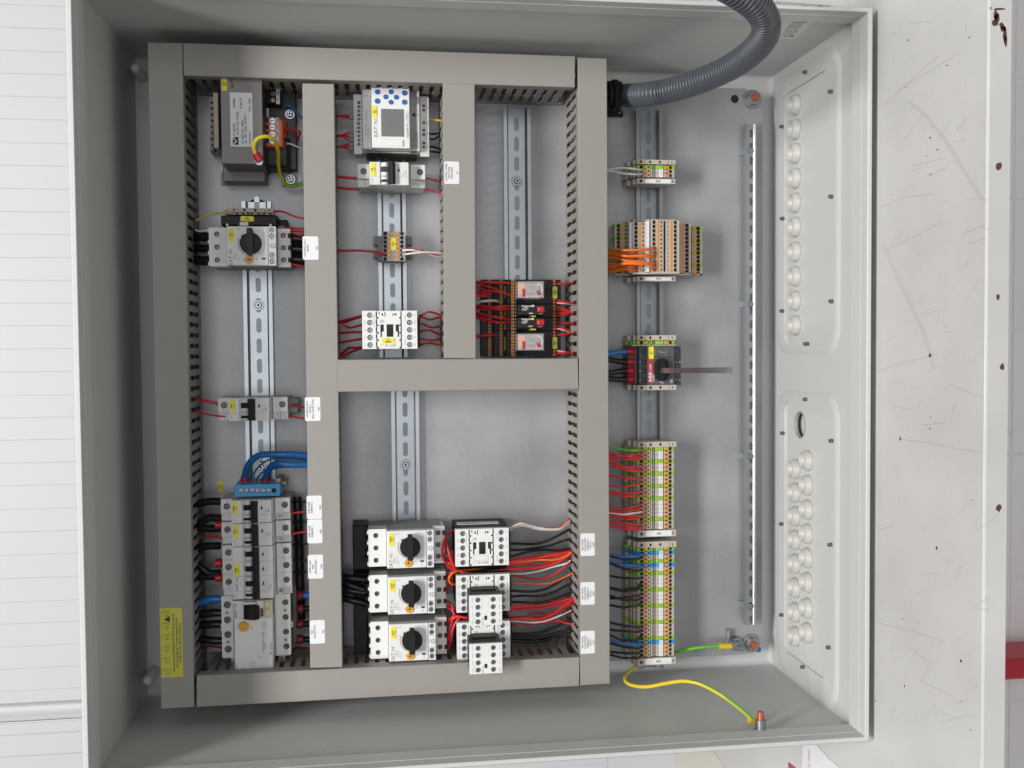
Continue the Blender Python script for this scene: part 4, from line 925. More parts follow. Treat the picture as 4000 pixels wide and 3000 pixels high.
g = G(); pb(g, 785, 610, 1358, 1340, W + 2, W - 14, 1.2); pb(g, 775, 365, 1225, 612, W - .5, W - 14, .4); part('front_face', g, 'white', t)
g = G(); u0_, v0_ = up(925, 400, W); u1_, v1_ = up(1160, 600, W)
g.prism([(u0_, W), (u0_ + 1, W + 5), (u0_ + 7, W + 8.5), (u1_ - 3, W + 10), (u1_, W + 7), (u1_, W)], v0_ + 1.5, v1_, 'V'); part('toggle_lever', g, 'black', t)
g = G(); pb(g, 915, 385, 1100, 408, W + 6, W, .6); part('toggle_guard', g, 'white', t)
g = G(); pb(g, 1118, 360, 1218, 450, W + 3, W - 6, .6); pb(g, 1160, 450, 1222, 590, W - .2, W - 6, .3); part('lock_slide', g, 'white', t)
g = G(); pb(g, 1170, 470, 1212, 582, W + .2, W - 2, 0); part('lock_window', g, 'darkred', t)
g = G(); pb(g, 1225, 352, 1345, 605, W + 3.2, W - .4, .6); part('label_window', g, 'clear', t)
tag_plate(t, 1232, 372, 1302, 570, W + 1.2, ['F04', '4.1'], 2.6)
g = G(); pcyl(g, 925, 735, 70, W, W + 5.5, 28, ch=.7); part('test_button', g, 'dial', t)
g = G(); u, v = up(935, 725, W + 2); g.lathe((u, v, W + 2), [(7.4, 0), (7.2, .9), (6.2, .9), (6.1, 0)], 'W', 24); part('button_collar', g, 'white', t)
lettering(t, [('EAT·N', 808, 500, 3.4, 'N', 1.1)], W + .1, 'blueink', 'brand_lettering')
lettering(t, [('TEST', 1045, 740, 1.6), ('EATON', 830, 1295, 1.6), ('40 / 0,03-A', 1320, 1040, 2.6), ('230/400V 50Hz', 1210, 1000, 1.8), ('FI 30mA', 1240, 1000, 1.8), ('S 10kA', 1210, 850, 2.2), ('N 1 3 5', 1210, 700, 1.6), ('2 4 6 N', 1240, 700, 1.6), ('1 3 5 N', 1030, 1270, 1.6), ('2 4 6 N', 1080, 1270, 1.6), ('IEC', 1150, 1160, 1.6)], W + 2.1, 'greyink')
g = G(); pb(g, 738, 1165, 795, 1272, WT - 8, WT - 14); pb(g, 1418, 1138, 1536, 1245, WT - 8, WT - 16); part('rail_clip', g, 'steel', t)
screws(t, [(1458, 1178)], WT - 6.8, 3.2)

# ---- transformer
crop(700, 250)
t = thing('transformer', 'grey covered control transformer with white rating plate and orange terminals', 'transformer', base_at(1100, 900))
W = WP + 84
g = G(); pb(g, 600, 260, 1210, 1440, W - 1.4, WP + 14, 0); part('core', g, 'core', t)
g = G(); a = up(592, 192, W); b = up(1208, 1440, W); g.box(a[0], a[1], W - 1.2, b[0], b[1], W, .3)
c1 = up(625, 1500, WP + 66); g.box(a[0], b[1] - 1.2, WP + 20, b[0], b[1], W - 1.2)
part('front_cover', g, 'coverplate', t)
g = G(); pb(g, 1030, 300, 1690, 1520, WP + 20, WP + 3, .6); pb(g, 1190, 1050, 1590, 1500, WP + 34, WP + 3, 4); part('core_frame', g, 'core', t)
g = G(); pb(g, 630, 1440, 1240, 1700, WP + 30, WP + 4, 1); part('lower_frame', g, 'coverplate', t)
g = G(); pb(g, 600, 1560, 820, 1745, WP + 4, WP + .2, .3); pb(g, 1480, 1600, 1700, 1760, WP + 4, WP + .2, .3); part('mounting_foot', g, 'greyplastic', t)
for x, y, ww in ((718, 1660, WP + 9), (1598, 1655, WP + 9), (1590, 715, WP + 26)):
    u, v = up(x, y, ww); g = G(); g.cyl((u, v, ww - 4), 5.6, 1.2, 'W', 20); screw_head(g, u, v, ww, 4.2); part('foot_screw', g, ['screw', 'hole'], t)
g = G(); pb(g, 485, 412, 572, 1210, WP + 62, WP + 30, .5); part('terminal_row', g, 'terminal', t)
for i in range(9): g = G(); pb(g, 435, 480 + i * 88, 488, 535 + i * 88, WP + 56, WP + 34, 2.4); part('terminal_clamp', g, 'terminal', t)
g = G(); pb(g, 440, 1235, 560, 1275, WP + 30, WP + 4, .5); part('side_bracket', g, 'offwhite', t)
a = up(728, 408, W); b = up(1062, 1193, W); g = G(); g.box(a[0], a[1], W, b[0], b[1], W + .2); rp = part('rating_plate', g, 'paper', t)
g = G()
for s_, x, y, h in (('ST 160/23/23', 790, 945, 2.3), ('160/208VA', 790, 560, 2.3), ('bLOCK  CL.B   50-60Hz', 838, 850, 2.3), ('Pri.  230V 0115V - 0,82Aac', 912, 975, 2.2), ('UL class-105', 885, 570, 2.2), ('Sec.  230V - 0,7Aac  +0% 0,8AT', 955, 935, 2.2), ('www.block.eu', 1015, 1070, 2.2), ('FA-Nr. 133860', 1015, 590, 2.2)):
    u, v = up(x, y, W + .2); text(g, s_, u, v, W + .35, h, 'N', .78)
a = up(772, 1052, W); b = up(858, 1164, W); g.box(a[0], a[1], W + .2, b[0], b[1], W + .34); part('lettering', g, 'ink', rp)
g = G(); c0 = up(795, 1105, W); g.prism([(c0[0] - 2, c0[1] + 5), (c0[0] + 1.5, c0[1]), (c0[0] - 3, c0[1] - 4), (c0[0] - 2, c0[1] - 5), (c0[0] + 3, c0[1] + .5), (c0[0] - 1, c0[1] + 5)], W + .34, W + .42); text(g, 'BLOCK', c0[0] + 5.2, c0[1], W + .44, 1.7, 'N', .8); part('logo', g, 'whiteink', rp)
tag_plate(t, 608, 196, 690, 388, W + .3, ['T20', '/4.4'], 2.6)
lettering(t, [('ZN', 745, 240, 2.6), ('REF1', 765, 300, 2.6)], W + .1, 'ink', 'stamp')
WO = WP + 44
g = G(); pb(g, 1212, 790, 1500, 1200, WO, WP + 20, 1.5); a = up(1455, 775, WO); b = up(1550, 1285, WP + 34)
pb(g, 1215, 770, 1450, 830, WO, WP + 20, 1.0); pb(g, 1450, 800, 1540, 1280, WO - 14, WP + 16, 3); ob = part('orange_terminal_block', g, 'orangeblock', t)
for i, y in enumerate((815, 910, 1012, 1108)):
    u, v = up(1340, y, WO); g = G(); g.cyl((u, v, WO - .5), 3.4, .6, 'W', 14); g.cm = 1; g.box(u - 2.6, v - .4, WO, u + 2.6, v + .4, WO + .16); part('screw', g, ['screw', 'hole'], ob)
    g = G(); pb(g, 1250, y - 36, 1292, y + 28, WO + .15, WO - 6, 0); pb(g, 1214, y - 8, 1240, y + 40, WO + .15, WO - 6, 0); part('slot', g, 'rust', ob)
g = G(); pb(g, 1385, 768, 1440, 1160, WO + .6, WO - .2, .1); lb = part('label_strip', g, 'paper', ob)
lettering(lb, [('241V', 1412, 800, 2.6), ('230V', 1412, 905, 2.6), ('219V', 1412, 1010, 2.6), ('0', 1412, 1110, 2.6)], WO + .6)
g = G(); pb(g, 1215, 300, 1460, 580, WO - 6, WP + 16, 1.2); bb = part('black_terminal_block', g, 'black', t)
for y in (432, 522): u, v = up(1350, y, WO - 6); g = G(); screw_head(g, u, v, WO - 5.2, 3.0); part('screw', g, ['screw', 'hole'], bb)
g = G(); pb(g, 1392, 362, 1450, 575, WO - 2, WO - 7, .1); lb = part('label_strip', g, 'paper', bb)
lettering(lb, [('230V', 1420, 415, 2.6), ('0', 1420, 515, 2.6)], WO - 2)
g = G(); pb(g, 1230, 630, 1290, 770, WO - 8, WP + 10, .5); part('terminal_bracket', g, 'offwhite', t)

# ---- end clamp, R20 unit above F20
crop(700, 700)
def end_clamp(label, x, y0, y1, w=WP + 43, mirror=False, plate=None, rows=None, k=1.0):
    """x crop-px of the hole side; face spans 612 crop px"""
    t = thing('end_clamp', label, 'end clamp', (up(x, y0, WP)[0], up(x, y0, WP)[1], WP), 'beige end clamps')
    a = up(x, y0, w); b = up(x + 560 * k, y1, w); u, v, v1 = a[0], a[1], b[1]; L_ = b[0] - a[0]
    g = G(); g.prism([(u - 8, WP + 9), (u - 8, w - 18), (u - 4, w - 17), (u - 3.6, w - 6), (u - .4, w - 5.6), (u - .2, w - 4), (u + L_, w - 4), (u + L_, w - 16), (u + L_ - 8, WP + 9)], v, v1, 'V'); part('clamp_body', g, 'terminal', t)
    q = (v + v1) / 2; r_ = min(2.2, (v1 - v) * .34)
    g = G(); g.slab(u, v, u + 10, v1, w, w - 4, [(u + 5.6, q, r_, r_)]); part('screw_boss', g, 'terminal', t)
    g = G(); screw_head(g, u + 5.6, q, w - 3, r_ * .9); part('clamp_screw', g, ['darkscrew', 'hole'], t)
    if plate:
        g = G(); g.box(u + 10.1, v, w - 4, u + L_, v1, w - .8, .2); part('label_holder', g, 'terminal', t)
        g = G(); g.box(u + 10.8, v + .9, w - .8, u + L_ - 5.8, v1 - .9, w - .1, .1); lp = part('label_strip', g, 'paper', t)
        g = G(); text(g, plate, (2 * u + 5 + L_) / 2 + 0, q, w + .03, 2.7, 'F', 1.0); part('lettering', g, 'ink', lp)
        g = G(); g.box(u + L_ - 4.6, q - .9, w - 1, u + L_ - 2.8, q + .9, w - .6); part('key_slot', g, 'hole', t)
    else:
        g = G(); hs = [(u + 17.4, q, 1.6, r_ * .8), (u + 30.2, q, 1.6, r_ * .8)]; g.slab(u + 10.4, v, u + L_ - 9.5, v1, w, w - 4, hs, 'U', 12, True)
        g.slab(u + L_ - 9, v, u + L_, v1, w, w - 4, [(u + L_ - 4.6, q, .9, r_ * .45)], 'U', 12, True); part('clamp_bridge', g, 'terminal', t)
        g = G()
        for hh in hs: g.box(hh[0] - 1.6, q - r_ * .8, w - 4.1, hh[0] + 1.6, q + r_ * .8, w - 3.6)
        g.box(u + L_ - 5.6, q - 1, w - 4.1, u + L_ - 3.6, q + 1, w - 3.6); part('key_slots', g, 'hole', t)
    return t
end_clamp('beige end clamp above the black R20 unit near the transformer', 722, 412, 480, WP + 40, k=1.13)
t = thing('earth_terminal', 'flat beige earth terminal wired yellow and red, above the R20 unit', 'terminal block', base_at(1000, 500))
g = G(); pb(g, 735, 482, 1370, 514, WP + 38, WP + 9, .3); part('block_body', g, 'terminal', t)
for x in (815, 905, 975, 1030, 1130, 1205, 1290): g = G(); pb(g, x, 488, x + 34, 508, WP + 38.2, WP + 34, 0); part('slot', g, 'hole', t)
t = thing('relay_unit', 'flat black unit with upside down yellow tag R20, above the F20 switch', 'relay', base_at(1000, 600))
g = G(); pb(g, 600, 520, 1410, 670, WP + 58, WP + 8, 1); pb(g, 1400, 585, 1555, 700, WP + 30, WP + 8, 1); part('housing', g, 'black', t)
g = G(); pb(g, 868, 615, 995, 672, WP + 60, WP + 50, .3); part('blank_label', g, 'offwhite', t)
tag_plate(t, 882, 532, 1076, 608, WP + 58.3, ['R20', '4.7'], 2.4, 'F')
screws(t, [(690, 655), (1315, 660)], WP + 60, 1.8)

# ---- blue neutral bar
crop(700, 1850)
t = thing('neutral_bar', 'bright blue neutral bar with a row of screws, above breaker F902', 'terminal bar', base_at(1100, 250))
W = WP + 60
g = G(); pslab(g, 800, 165, 1450, 318, W, W - 6, [(885 + 80 * i, 243, 36) for i in range(7)], 'U'); a = up(800, 165, W); b = up(1450, 318, W); g.box(a[0] + .5, a[1] + .5, WP + 28, b[0] - .5, b[1] - .5, W - 6)
for i in range(4): g.box(a[0] - 1.6, a[1] + 2 + 2.6 * i, W - 10, a[0] + .6, a[1] + 3.4 + 2.6 * i, W - 2); g.box(b[0] - .6, a[1] + 2 + 2.6 * i, W - 12, b[0] + 2.4, a[1] + 3.4 + 2.6 * i, W - 3)
part('bar_housing', g, 'skyblue', t)
for i in range(6): u, v = up(885 + 80 * i, 243, W); g = G(); screw_head(g, u, v, W - 1.6, 2.9); part('terminal_screw', g, ['screw', 'hole'], t)
u, v = up(1365, 243, W); g = G(); g.cyl((u, v, W - 5.9), 2.9, .3, 'W', 14); part('empty_clamp', g, 'hole', t)
g = G(); pb(g, 830, 128, 1540, 165, WP + 34, WP + 8, .6); pb(g, 1385, 70, 1460, 150, WP + 44, WP + 8, .6); part('support_foot', g, 'terminal', t)

# ---- controller
crop(1250, 250)
t = thing('controller', 'white logic controller with grey display and eight blue buttons', 'controller', base_at(1000, 800))
W = WP + 60; WT = WP + 40; WS = WP + 50
g = G(); pb(g, 500, 440, 1560, 1290, WT - 5, WP + 6, 0); pb(g, 612, 380, 1430, 1250, WS - 2, WT - 5, 0); part('body', g, 'offwhite', t)
g = G(); pslab(g, 482, 437, 606, 1297, WT, WT - 5, [(560, 557 + 60.2 * i, 24) for i in range(11)]); part('input_terminal_strip', g, 'white', t)
g = G(); pb(g, 605, 354, 742, 1226, WS, WT, .5); pb(g, 610, 360, 735, 460, WS + 2, WS - 1, .4); pb(g, 612, 1120, 738, 1222, WS + 2, WS - 1, .4); part('upper_shelf', g, 'white', t)
g = G(); pb(g, 738, 322, 1298, 1216, W, WS - 4, .7); part('front_face', g, 'white', t)
g = G(); pb(g, 1298, 380, 1388, 1252, WS - 1, WT - 6, .3); pb(g, 1303, 470, 1425, 580, WS + .1, WS - 2, 0); part('lower_shelf', g, 'greyplastic', t)
g = G(); pb(g, 1388, 384, 1438, 1254, WS, WT - 6, .4); part('output_label_strip', g, 'white', t)
g = G(); oy = (603, 663, 845, 955, 1018, 1140, 1195); pslab(g, 1438, 476, 1572, 1332, WT, WT - 5, [(1495, y, 24) for y in oy]); part('output_terminal_strip', g, 'offwhite', t)
dark_bottoms(t, [(560, 557 + 60.2 * i) for i in range(11)] + [(1495, y) for y in oy], WT, WT - 2.2, 1.8)
for x, y, r_ in ((825, 398, 36), (825, 530, 38), (945, 470, 34), (1020, 398, 34), (1020, 546, 34), (1097, 475, 34), (1215, 414, 37), (1215, 546, 37)): g = G(); pcyl(g, x, y, r_, W, W + 1.6, 20, ch=.5); part('button', g, 'button', t)
g = G(); pb(g, 876, 642, 1214, 1050, W + .3, W - 1, .2); fr = part('display_frame', g, 'greyplastic', t)
g = G(); pb(g, 882, 648, 1208, 1044, W + .45, W - .5, 0); part('display', g, 'lcd', t)
g = G(); pb(g, 850, 1072, 1195, 1190, W + .5, W - 1, .4); part('memory_flap', g, 'white', t)
g = G(); pb(g, 1194, 1096, 1212, 1190, W + .2, W - 1, 0); part('flap_grip', g, 'greyplastic', t)
g = G(); pcyl(g, 1352, 730, 24, WS - 1, WS + .2); part('port', g, 'hole', t)
g = G(); a = up(670, 1310, WP + 30); pb(g, 670, 1300, 1400, 1345, WP + 34, WP + 8, 1); part('rail_foot', g, 'black', t)
tag_plate(t, 748, 600, 822, 778, W + .2, ['K3', '/18.2'], 2.3)
lettering(t, [('EAT·N', 803, 922, 4.4, 'N', 1.15)], W, 'greyink', 'brand_lettering')
lettering(t, [('easyE4-AC-12RC1', 1255, 870, 3.2, 'N', .92), ('AC 100...240V', 658, 950, 1.8), ('Input 8xAC', 658, 735, 1.8), ('50/60Hz', 700, 970, 1.8)], W, 'greyink')
lettering(t, [('L N N 1 2 3 4 5 6 7 8', 512, 840, 1.2, 'N', 1.9), ('MAC 0022C7010161', 1350, 1060, 1.8), ('Output 4xRelay/8A', 1400, 1105, 2.0), ('H', 1412, 735, 2.2)], WS, 'greyink', 'small_print')
lettering(t, [('1 / 2Q4', 1545, 650, 1.8), ('1/Q3', 1548, 865, 1.8), ('1 / Q2', 1548, 1010, 1.8), ('1 / Q1', 1548, 1190, 1.8)], WT, 'greyink', 'terminal_marks')
lettering(t, [('Alt', 825, 398, 1.6), ('DEL', 825, 530, 1.5), ('OK', 1215, 414, 1.6), ('ESC', 1215, 546, 1.5)], W + 1.6, 'blue', 'button_marks')

# ---- XT20 terminal group
crop(1250, 550)
t = thing('distribution_terminal', 'small grey terminal group with yellow tag XT20 and orange levers', 'terminal block', base_at(1060, 1500))
W = WP + 36
def holerow(xs, r_, w1, w0, ys, x0, x1, m='greyplastic'):
    pass
for i in range(7):
    y = 1335 + 61.5 * i; g = G()
    pslab(g, 892, y - 30.5, 1230, y + 30.5, W, W - 5, [(940, y, 27), (1180, y, 27)], 'U'); pb(g, 893, y - 30, 1229, y + 30, W - 5, WP + 8, 0); bl = part('terminal', g, 'greyplastic', t)
    g = G()
    for x in (940, 1180): u, v = up(x, y, W); g.cyl((u, v, W - 5), 2.5, .3, 'W', 12)
    part('wire_entry', g, 'hole', bl)
    for x in (1000, 1118): g = G(); pb(g, x - 20, y - 25, x + 20, y + 24, W + .8, W - 2, .4); part('push_button', g, 'orange', bl)
tag_plate(t, 1020, 1397, 1095, 1575, W + .5, ['XT20', '8.2'], 2.0)
for x0, x1 in ((772, 890), (1232, 1322)):
    for y0, y1 in ((1378, 1500), (1580, 1690)): g = G(); pb(g, x0, y0, x1, y1, WP + 20, WP + 6, .8); part('side_clip', g, 'greyplastic' if x0 < 800 else 'midgrey', t)
g = G(); pb(g, 830, 1372, 895, 1725, WP + 26, WP + 8, .6); pb(g, 1228, 1372, 1246, 1725, WP + 26, WP + 8, .4); part('frame', g, 'greyplastic', t)

# ---- relay sockets and relays
def socket(label, y0, y1, wide, tag=None):
    crop(1750, 1000); t = thing('relay_socket', label, 'relay socket', base_at(1200, (y0 + y1) / 2), 'black relay sockets'); W = WP + 44; c_ = 4
    g = G(); pb(g, 485, y0 + c_, 1625, y1 - c_, WP + 24, WP + 2, 0); pb(g, 660, y0 + c_, 1625, y1 - c_, WP + 34, WP + 24, .4); pb(g, 835, y0 + c_, 1000, y1 - c_, W + 2, WP + 30, .6); pb(g, 1000, y0 + c_, 1625, y1 - c_, WP + 36, WP + 30, .4); part('housing', g, 'black', t)
    n = 8 if wide else 4; st_ = (y1 - y0) / n
    for x, w in ((600, WP + 24), (765, WP + 34), (930, W + 2)):
        for i in range(n):
            yc = y0 + st_ * (i + .5); g = G(); pb(g, x - 18, yc - 19, x - 3, yc + 19, w + .9, w - 2, .2); pb(g, x + 3, yc - 19, x + 19, yc + 19, w + .9, w - 2, .2); part('push_button', g, 'orange', t)
    for i in range(n):
        yc = y0 + st_ * (i + .5)
        if (not wide) or i < 2 or i >= n - 2: g = G(); pb(g, 1515, yc - 17, 1528, yc + 17, WP + 37, WP + 34, .2); pb(g, 1534, yc - 17, 1548, yc + 17, WP + 37, WP + 34, .2); part('push_button', g, 'orangeblock', t)
        g = G(); pb(g, 852, yc - 20, 890, yc + 20, W + 2.2, W, 0); part('wire_entry', g, 'hole', t)
        g = G(); u, v = up(1590, yc, WP + 36); g.cyl((u, v, WP + 36), 1.6, .2, 'W', 10); part('wire_entry', g, 'hole', t)
        g = G(); u, v = up(970, yc, W + 2); g.cyl((u, v, W + 2), 1.1, .2, 'W', 8); part('test_hole', g, 'midgrey', t)
    g = G(); pb(g, 817, y0 + 92 if wide else y0 + 10, 826, y1 - 85 if wide else y1 - 12, WP + 38, WP + 33, 0); part('marker_strip', g, 'yellow', t)
    if tag: tag_plate(t, 1506, tag[2], 1572, tag[3], WP + 38, tag[:2], 2.2, 'N', 'stickeryellow')
    return t
socket('black relay socket with yellow tag K400, holding the upper clear relay', 335, 692, True, ('K400', '/28.2', 440, 612))
socket('narrow black relay socket under the upper clear relay', 692, 885, False)
socket('narrow black relay socket directly above the lower clear relay', 885, 1075, False)
socket('black relay socket with yellow tag K451, holding the lower clear relay', 1075, 1445, True, ('K451', '/8.2', 1168, 1340))
def clear_relay(label, y0, y1):
    crop(1750, 1000); W = WP + 74; t = thing('plug_in_relay', label, 'relay', (up(1200, y0, WP + 37)[0], up(1200, y0, WP + 37)[1], WP + 37), 'plug-in relays')
    a = up(1012, y0, W); b = up(1386, y1, W); u0, v0, u1, v1 = a[0], a[1], b[0], b[1]
    g = G(); g.box(u0, v0, WP + 37, u1, v1, W, 1.2); part('clear_cover', g, 'clear', t)
    g = G(); g.box(u0 + 1.5, v0 + 1.5, WP + 37.2, u1 - 1.5, v1 - 1.5, WP + 44); g.box(u0 + 8, v0 + 3, WP + 44, u0 + 22, v1 - 5, W - 12, 1); part('relay_works', g, 'ivory', t)
    g = G(); g.box(u0 + 4.4, v0 + 2, W - 4, u0 + 8, v0 + 9, W - 1.6); g.box(u0 + 3, v0 + 1.4, WP + 44, u0 + 9, v1 - 4, W - 8, .5); part('coil_tab', g, 'orange', t)
    g = G(); g.box(u0 + 4.6, v0 + 9, W - 5, u0 + 8.6, v0 + 19, W + 1.0, 1.4); part('test_lever', g, 'red', t)
    g = G(); c_ = (u1 - 7, v0 + 14.6); g.prism([(c_[0] - 2.6, c_[1] - 2.8), (c_[0] - .6, c_[1] - 3.2), (c_[0] + 2.6, c_[1] + .6), (c_[0] + 1.6, c_[1] + 2.8), (c_[0] - .8, c_[1] + 2.2)], W - 3, W + .8); part('flag', g, 'red', t)
    for j in range(4):
        g = G(); uu = u0 + 13.5 + 2.2 * j; g.tube(spline([(uu, v0 + 4 + 2 * (j % 2), W - 8), (uu + 2.4, v0 + 8, W - 4), (uu - .6, v0 + 14, W - 5), (uu + 2, v1 - 4, W - 9)], 4), .6, 5); part('contact_spring', g, 'screw', t)
    g = G(); g.tube(spline([(u1 - 7, v0 + 2, W - 3), (u1 - 2.5, v0 + 7, W - 2), (u1 - 2.6, v0 + 16, W - 3), (u1 - 6, v1 - 2, W - 4)], 5), .8, 5); part('contact_wire', g, 'white', t)
clear_relay('clear cased relay with red lever, above the two black relays', 362, 603)
clear_relay('clear cased relay with red lever, below the two black relays', 1118, 1358)
def black_relay(label, x0, y0, y1):
    crop(1750, 1000); W = WP + 66; t = thing('plug_in_relay', label, 'relay', (up(1200, y0, WP + 37)[0], up(1200, y0, WP + 37)[1], WP + 37), 'plug-in relays')
    g = G(); pb(g, x0, y0, 1388, y1, W, WP + 37, 1.4); part('case', g, 'black', t)
    g = G(); pb(g, x0 + 265, y0 + 28, 1388, y0 + 112, W + 1.6, W - 1, .6); rt = part('red_button', g, 'red', t)
    for i in range(4): g = G(); pb(g, x0 + 310 + 19 * i, y0 + 30, x0 + 314 + 19 * i, y0 + 110, W + 1.75, W + 1, 0); part('rib', g, 'darkred', rt)
    g = G(); pb(g, x0 + 276, y0 + 60, x0 + 296, y0 + 82, W + 1.8, W, .1); part('indicator', g, 'dial', rt)
    g = G(); pb(g, 1205, y1 - 4, 1268, y1 + 22, W - 6, WP + 40, .6); part('eject_tab', g, 'yellow', t)
    T = lambda s_, x, y, h, sq=.9: (s_, x, y, h)
    g = G()
    def rt_(s_, x, y, h, sq=.9):
        u, v = up(x, y, W); text(g, s_, 0, 0, 0, h, 'P', sq, 0, lambda X, Y: (u + X, v - Y, W + .15))
    rt_('Weidmuller', x0 + 118, y0 + 24, 1.9, 1.05); rt_('D-SERIES', x0 + 100, y0 + 46, 1.0); rt_('DRM570730LT', x0 + 88, y0 + 64, 1.0); rt_('7760056097', x0 + 80, y0 + 82, 1.0); rt_('- 230V -', x0 + 172, y0 + 128, 1.7); rt_('-+ I n O', x0 + 310, y0 + 133, 1.1)
    u, v = up(x0 + 204, y0 + 22, W); g.box(u - 1.1, v - 1.1, W, u + 1.1, v + 1.1, W + .15); part('lettering', g, 'whiteink', t)
black_relay('black relay with red ribbed button, upper of the pair', 1022, 697, 856)
black_relay('black relay with red ribbed button, lower of the pair', 1016, 884, 1044)

# ================================================================== terminal strips of the right hand rail
WTB = WP + 43
PROTO = {}
def block_proto(kind):
    """a 5 mm through terminal, origin at its upper left face corner (0,0,WTB)"""
    if kind in PROTO: return PROTO[kind]
    col = {'t': 'terminal', 'g': 'green', 'b': 'skyblue'}[kind]; p = 5.08; w = 0.0
    org = (0, 0, 0)
    def mk(g, name, m): return mesh_of(g, name, m if isinstance(m, list) else [m], org)
    g = G(); V0, V1 = .06, p - .06
    g.prism([(-9.5, w - 34), (-9.5, w - 22), (-6, w - 20), (-5.4, w - 12), (-3.6, w - 11), (-3.2, w - 6), (-1, w - 5.4), (-.8, w - 5), (0, w - 5), (18.2, w - 5), (18.2, w - 1), (20.6, w - 1), (20.6, w - 6), (22.2, w - 6), (22.2, w - .6), (22.9, w - .6), (22.9, w - 6), (24.8, w - 6), (24.8, w - 1), (25.6, w - .4), (26.3, w - 1.2), (27.2, w - .4), (28, w - 1.2), (28.8, w - .2), (34.6, w - .2), (35.2, w - 5), (48.6, w - 5), (48.6, w - 18), (44, w - 34)], V0, V1, 'V')
    g.slab(0, V0, 9, V1, w, w - 5, [(6.2, p / 2, 2.35, 2.1)], 'U', 12, True); g.box(9, V0, w - 5, 10, V1, w - .6); g.box(13.2, V0, w - 5, 13.8, V1, w - .4)
    g.slab(13.6, V0, 17.4, V1, w, w - 5, [(15.4, p / 2, 1.25, 1.35)], 'U', 10)
    g.box(35.6, V0, w - 5, 37, V1, w - .4); g.slab(41.4, V0, 48.6, V1, w, w - 5, [(44.2, p / 2, 2.3, 2.1)], 'U', 12, True)
    parts = [('terminal_block', mk(g, 'terminal_block', col))]
    g = G(); g.box(3.9, .5, w - 4.9, 8.5, p - .5, w - 4.2); g.box(14.2, 1.3, w - 4.9, 16.6, p - 1.3, w - 4.2); g.box(42, .5, w - 4.9, 46.4, p - .5, w - 4.2); parts.append(('wire_entry', mk(g, 'wire_entry', 'hole')))  # dark floors stand in for the shade deep in the openings
    g = G(); g.box(10.1, .55, w - 3.5, 13.1, p - .6, w + .1, .3); parts.append(('push_button', mk(g, 'push_button', 'orange')))
    g = G(); g.box(37.1, .55, w - 3.5, 39.1, p - .6, w + .1, .2); g.box(39.3, .55, w - 3.5, 41.2, p - .6, w - .3, .2); parts.append(('push_button', mk(g, 'push_button', 'orange')))
    PROTO[kind] = parts; return parts
def strip(name, label, x0, rows, clamp_top, clamp_bot, code, labels=None, upper=True):
    """rows: list of (kind, native y centre); x0 native px of the face's left edge"""
    crop(0, 0, 1); u0, v0 = up(x0, rows[0][1], WTB); t = thing(name, label, 'terminal strip', (u0, v0, WP), 'spring terminal strips')
    for kind, y, num in rows:
        u, v = up(x0, y, WTB); pr = block_proto(kind); v -= 2.54; body = None
        for nm, me in pr:
            o = bpy.data.objects.new(nm, me); sc.collection.objects.link(o); o['org'] = [u0, v0, WP]
            if body is None: o.parent = t; o.location = M(u, v, WTB) - M(u0, v0, WP); body = o
            else: o.parent = body
        if num:
            g = G(); g.box(u + 29.2, v + .1, WTB - .3, u + 34.3, v + 4.98, WTB + .5, .15); mk = part('number_marker', g, 'paper', body); mk.location = -(M(u, v, WTB) - M(u0, v0, WP)) 
            g = G(); text(g, str(num), u + 31.8, v + 2.54, WTB + .55, 1.9, 'N', .95)
            body_ = part('lettering', g, 'ink', t); 
    return t, u0, v0
def lin(y0, y1, n): return [y0 + (y1 - y0) * i / (n - 1) for i in range(n)]
S = 'X41'
kinds = ['g', 14, 13, 'g', 12, 11, 'g', 10, 9, 'g', 8, 7, 'g', 6, 5, 4, 3, 'g', 2, 1]
yy = lin(1650 + 388 * K, 1650 + 1518 * K, 20)
strip('terminal_strip', 'terminal strip X41 wired in red, with green blocks between numbers 1 to 14', 2487, [('g', y, None) if k == 'g' else ('t', y, k) for k, y in zip(kinds, yy)], None, None, 'X41')
Y41 = dict((k, y) for k, y in zip(kinds, yy) if k != 'g'); Y41g = yy[0]
kinds = ['g', 'b20', 19, 'g', 'b18', 17, 'g', 16, 15, 14, 'g', 13, 12, 11, 'g', 10, 9, 8, 'g', 7, 6, 5, 'g', 'b4', 3, 2, 1]
yy = lin(2050 + 357 * K, 2250 + 980 * .31646, 27)
strip('terminal_strip', 'longest terminal strip X40, wired black and blue, numbers 1 to 20', 2488.5, [('g', y, None) if k == 'g' else (('b', y, int(k[1:])) if isinstance(k, str) else ('t', y, k)) for k, y in zip(kinds, yy)], None, None, 'X40')
Y40 = dict((int(k[1:]) if isinstance(k, str) else k, y) for k, y in zip(kinds, yy) if k != 'g')
yy = [550 + 375 * K, 550 + 432 * K, 550 + 492 * K]
strip('terminal_strip', 'tiny three block terminal strip X90 with two white wires', 2487, [('g', yy[0], None), ('t', yy[1], 2), ('t', yy[2], 1)], None, None, 'X90')
crop(2300, 550); end_clamp('plain end clamp above the tiny strip X90', 690, 268, 342)
end_clamp('end clamp lettered X90 below the tiny strip', 690, 538, 622, plate='X90')
crop(2300, 1200); end_clamp('plain end clamp directly above the main switch', 695, 405, 472); end_clamp('plain end clamp directly below the main switch', 700, 1124, 1190)
crop(2300, 1650); end_clamp('plain end clamp at the upper end of strip X41', 700, 284, 352); end_clamp('end clamp lettered X41 at the lower end of its strip', 700, 1560, 1640, plate='X41')
crop(2300, 2050); end_clamp('plain end clamp at the upper end of strip X40', 700, 250, 322)
